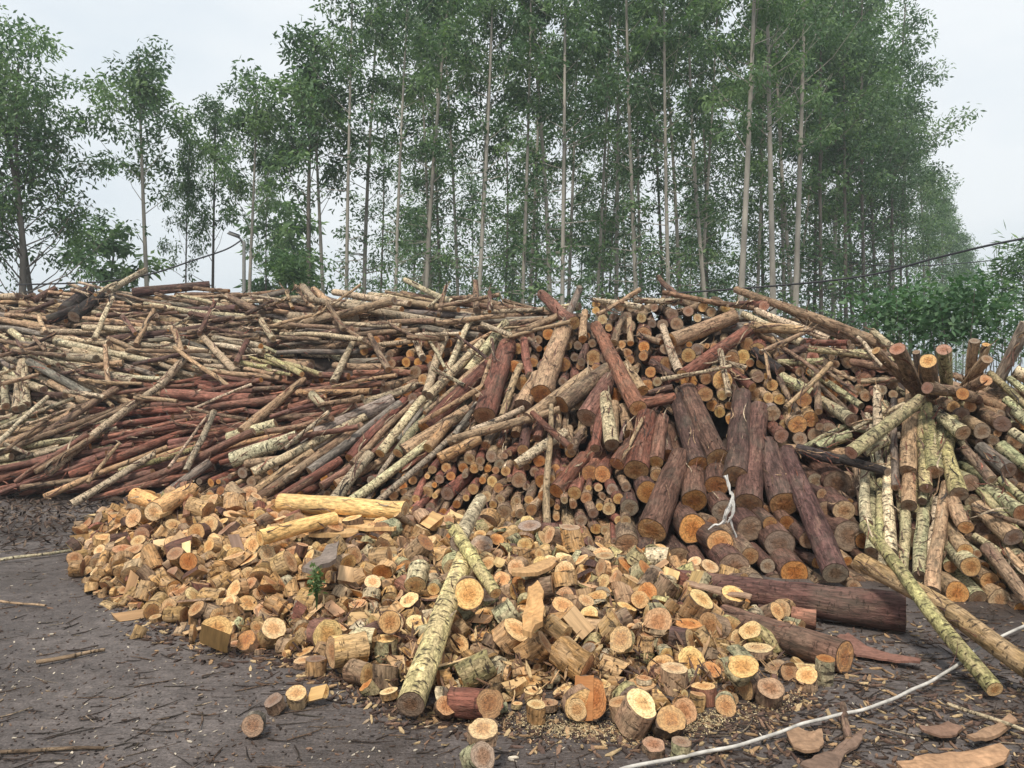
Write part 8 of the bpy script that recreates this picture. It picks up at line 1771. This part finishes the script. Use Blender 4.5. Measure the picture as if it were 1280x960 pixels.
def tree(px, d, top, var, spin=None, wid=1.0, label=None, thick=1.0):
    H = EYE + (480. - top) / F * d
    tm, cm, H0 = TV[var]; s = H / H0
    o = bpy.data.objects.new('shrub' if var == 'small' and H < 4 else 'eucalyptus_tree', None); COL.objects.link(o)
    x = (px - 640.) / F * d
    o.location = (x, d, -.02); o.rotation_euler = (0, 0, RB.uniform(0, 6.28) if spin is None else spin); o.scale = (wid * s if wid != 1 else s, wid * s if wid != 1 else s, s)
    o['category'] = 'shrub' if o.name.startswith('shrub') else 'tree'; o['group'] = 'eucalyptus trees behind the log stacks'
    o.rotation_euler[0] = RB.gauss(0, .010); o.rotation_euler[1] = RB.gauss(0, .010)
    link('trunk', tm, parent=o); link('crown', cm, parent=o)
    TREES.append(dict(o=o, px=px, d=d, var=var, label=label, H=H))
tree(-10, 20, 40, 'spread', 1.0); tree(70, 22, 92, 'spread', 3.4, .85, 'leaning tree with wide forking limbs at the far left'); tree(-95, 21, 30, 'spread')
tree(190, 24, 58, 'mid0', .4, 1.0, 'slender tree standing alone against the sky left of the lamp')
tree(238, 26, 165, 'mid1', 1.2, .55); tree(264, 27, 112, 'mid1', 2.9, .8); tree(308, 25, 98, 'mid0', 2.0, .9); tree(336, 30, 165, 'mid1', .7, .5)
tree(394, 24, 22, 'mid1', 2.2, 1.05); tree(408, 24.6, 60, 'mid0', 5.2, .9)
xs_main = [(434, 23, -90, 'tall0'), (457, 26, -60, 'tall1'), (494, 23, -120, 'tall2'), (515, 30, -40, 'tall3'), (533, 24, -110, 'tall1'), (541, 31, -30, 'tall0'), (574, 27, -80, 'tall2'),
           (590, 22, -120, 'tall3'), (597, 25, -60, 'tall0'), (648, 23, -140, 'tall2'), (656, 29, -60, 'tall3'), (686, 24, -110, 'tall1'), (702, 22, -150, 'tall0'), (706, 28, -40, 'tall3'), 
           (740, 25, -100, 'tall2'), (769, 27, -80, 'tall1'), (801, 24, -120, 'tall3'), (806, 29, -60, 'tall2'), (841, 23, -140, 'tall0'), (850, 30, -50, 'tall1'), (868, 26, -90, 'tall2'), (880, 34, -10, 'dense1'),
           (895, 24, -120, 'tall3'), (918, 19.5, -210, 'clear'), (940, 28, -80, 'tall2'), (953, 35, -20, 'dense0'), (969, 20.5, -190, 'clear'), (990, 22, -170, 'clear'), (984, 31, -60, 'tall0'), (1003, 27, -70, 'tall3'), (1012, 34, -30, 'dense1'), (1030, 26, -90, 'dense0'),
           (1044, 31, -50, 'tall1'), (1058, 28, -60, 'dense1'), (1070, 33, -30, 'dense0'), (1085, 30, -50, 'dense1'), (1100, 33, -25, 'dense0'), (1112, 36, -10, 'dense1')]
for px, d, tp, v in xs_main: tree(px, d, tp, v, wid=.9 if v == 'clear' else 1.0)
for k, (px, d) in enumerate([(1122, 34), (1134, 37), (1146, 41), (1158, 45), (1170, 49), (1180, 54), (1190, 59), (1200, 65), (1209, 72), (1217, 80)]):
    tree(px - 6, d, 480 - 15.2 / d * F, 'dense%d' % (k % 2), wid=1.0)
for px, d, tp in ((145, 26, 298), (345, 34, 272)):
    tree(px, d, tp, 'small', wid=1.35 if tp > 300 else 1.1)
for k, px in enumerate((470, 508, 551, 583, 622, 640, 664, 694, 716, 748, 762, 793, 830, 856, 888, 908, 947, 979, 1018, 1052, 1078)):
    d = (33, 38, 31, 42, 35)[k % 5] + (k % 3)
    tree(px, d, 480 - (12.5 + (k * 7 % 5) * .9) / d * F, 'backa' if k % 2 else 'back', wid=1.0)
for px, d, tp in ((520, 44, 250), (640, 42, 262), (760, 44, 255), (880, 44, 250)):
    tree(px, d, tp, 'mid1', wid=1.3)
# labels
names = sorted(LM, key=lambda q: q[0]); crest = [(100, 'the left peak'), (250, 'the lamp'), (305, 'the street lamp'), (335, 'the cream crest stub'), (480, 'the middle of the crest'), (575, 'the pale crossing pole'), (620, 'the steep thick red-brown log'), (700, 'the crossed red logs'), (770, 'the long straight red log'), (841, 'the thick tan-orange log'), (896, 'the leaning red-brown log'), (950, 'the pink end on the crest'), (1010, 'the slanting crest pole'), (1122, 'the leftmost raised log'), (1180, 'the raised flat pink cut'), (1233, 'the raised tan logs')]
words = {'tall': 'tall pale-stemmed', 'dens': 'tall leafy dark-stemmed', 'clea': 'thickest bare pale-stemmed', 'mid0': 'slender pale-stemmed', 'mid1': 'slender dark-stemmed', 'back': 'slim leafy', 'spre': 'wide forking', 'smal': 'small bushy'}
for t in TREES:
    if not t['label']:
        x, nm = min(((abs(t['px'] - x), (x, n)) for x, n in crest))[1]
        side = 'straight above' if abs(t['px'] - x) < 8 else ('just ' if abs(t['px'] - x) < 24 else '') + ('right of' if t['px'] > x else 'left of')
        row = 'front-row' if t['d'] < 25 else 'second-row' if t['d'] < 32 else 'far'
        t['label'] = '%s %s %s, %s %s' % (row, words[t['var'][:4]], 'shrub' if t['H'] < 4 and t['var'] == 'small' else 'eucalyptus', side, nm)
    t['mid'] = np.array([(t['px'] - 640) / F * t['d'], t['d'], 3])
by = {}
for t in TREES: by.setdefault(t['label'], []).append(t)
for lab, L in by.items():
    if len(L) > 1:
        w = {2: ['left', 'right'], 3: ['left', 'middle', 'right'], 4: ['first', 'second', 'third', 'fourth']}.get(len(L), ['first', 'second', 'third', 'fourth', 'fifth', 'sixth'])
        for t, ww in zip(sorted(L, key=lambda q: q['px']), w): t['label'] = ww + ' ' + t['label']
for t in TREES: t['o']['label'] = t['label']

# broad-leaved bushes right
def bush(px, py, d, wpx, hpx, n, ll, lw, mat, label, seed, droop=.1, per=26, name='bush'):
    rg = np.random.default_rng(seed); r = random.Random(seed)
    c = P(px, py, d); W = wpx / F * d / 2; Hh = hpx / F * d / 2
    o = bpy.data.objects.new(name, None); COL.objects.link(o); o.location = (c[0], c[1], 0); o['label'] = label; o['category'] = 'bush'
    J = Joined(); cl = []
    for q in range(n):
        u = np.array([r.gauss(0, 1), r.gauss(0, 1), r.gauss(0, 1)]); u /= np.linalg.norm(u); u *= r.random() ** .4
        p = np.array([u[0] * W, u[1] * W * .6, c[2] + u[2] * Hh]); cl.append([*p, r.uniform(.7, 1.2)])
        if q % 8 == 0:
            b = np.array([r.gauss(0, .12), r.gauss(0, .12), 0]); V, Q, C_ = tube([b, b * .4 + p * .6 + [0, 0, -.2], p], [.02, .011, .004], 5); J.add(V, [Q], smooth=True)
    V, Q, t = leaves(np.array(cl), per, .42, ll, lw, rg, droop)
    link('trunk', J.mesh('trunk', ['trunk_bark_dark']), parent=o); link('crown', mk_mesh('crown', V, Q, [mat], attrs={'tone': t}), parent=o)
bush(1130, 394, 13.5, 125, 85, 58, .14, .062, 'broad_leaf', 'broad-leaved green bush behind the leftmost raised log', 1)
bush(1200, 388, 12.5, 110, 90, 58, .14, .062, 'broad_leaf', 'broad-leaved green bush behind the raised flat pink cut', 2)
bush(1255, 402, 14.0, 100, 100, 52, .15, .035, 'eucalyptus_leaf', 'darker narrow-leaved bush at the right edge', 3, .4)
bush(1268, 345, 16.0, 70, 90, 60, .24, .035, 'eucalyptus_leaf', 'wispy thin-leaved shrub top against the sky at the right edge', 4, .2, 22)
bush(368, 342, 19.0, 78, 40, 34, .18, .035, 'eucalyptus_leaf', 'dense dark green bush behind the crest right of the street lamp', 5, .2, 60)
bush(1330, 420, 13.0, 100, 130, 60, .2, .06, 'eucalyptus_leaf', 'dark bush partly outside the right edge', 6, .3)
# weed in the heap
wp = G(396, 752, .25)
o = bpy.data.objects.new('weed', None); COL.objects.link(o); o.location = tuple(wp); o['label'] = 'small green weed sprouting among the offcuts'; o['category'] = 'weed'
J = Joined(); cl = []; rw = random.Random(9)
for q in range(6):
    tip = np.array([rw.gauss(0, .035), rw.gauss(0, .03), rw.uniform(.10, .26)]); V, Q, C_ = tube([(0, 0, -.05), tip * [.4, .4, .6], tip], [.003, .0025, .0015], 4); J.add(V, [Q]); 
    for f in (.5, .75, 1.0): cl.append([*(tip * f), .7])
link('stem', J.mesh('stem', ['weed_leaf']), parent=o)
V, Q, t = leaves(np.array(cl), 8, .035, .042, .018, np.random.default_rng(4), -.2)
link('foliage', mk_mesh('foliage', V, Q, ['weed_leaf'], attrs={'tone': t}), parent=o)

# thin moist air
hm = bpy.data.materials.new('haze'); hm.use_nodes = True; hn = hm.node_tree; hn.nodes.clear()
hv = hn.nodes.new('ShaderNodeVolumePrincipled'); hv.inputs['Color'].default_value = (.86, .93, 1.0, 1); hv.inputs['Density'].default_value = .0020; hv.inputs['Anisotropy'].default_value = .2
ho = hn.nodes.new('ShaderNodeOutputMaterial'); hn.links.new(hv.outputs[0], ho.inputs['Volume']); MAT['haze'] = hm
V, b = boxm(900, 520, 28); hz_ = link('haze', mk_mesh('haze', V, b, ['haze']), label='thin moist haze between the trees', cat='haze', kind='stuff', loc=(0, 180, 12.7))
print('trees', len(TREES))
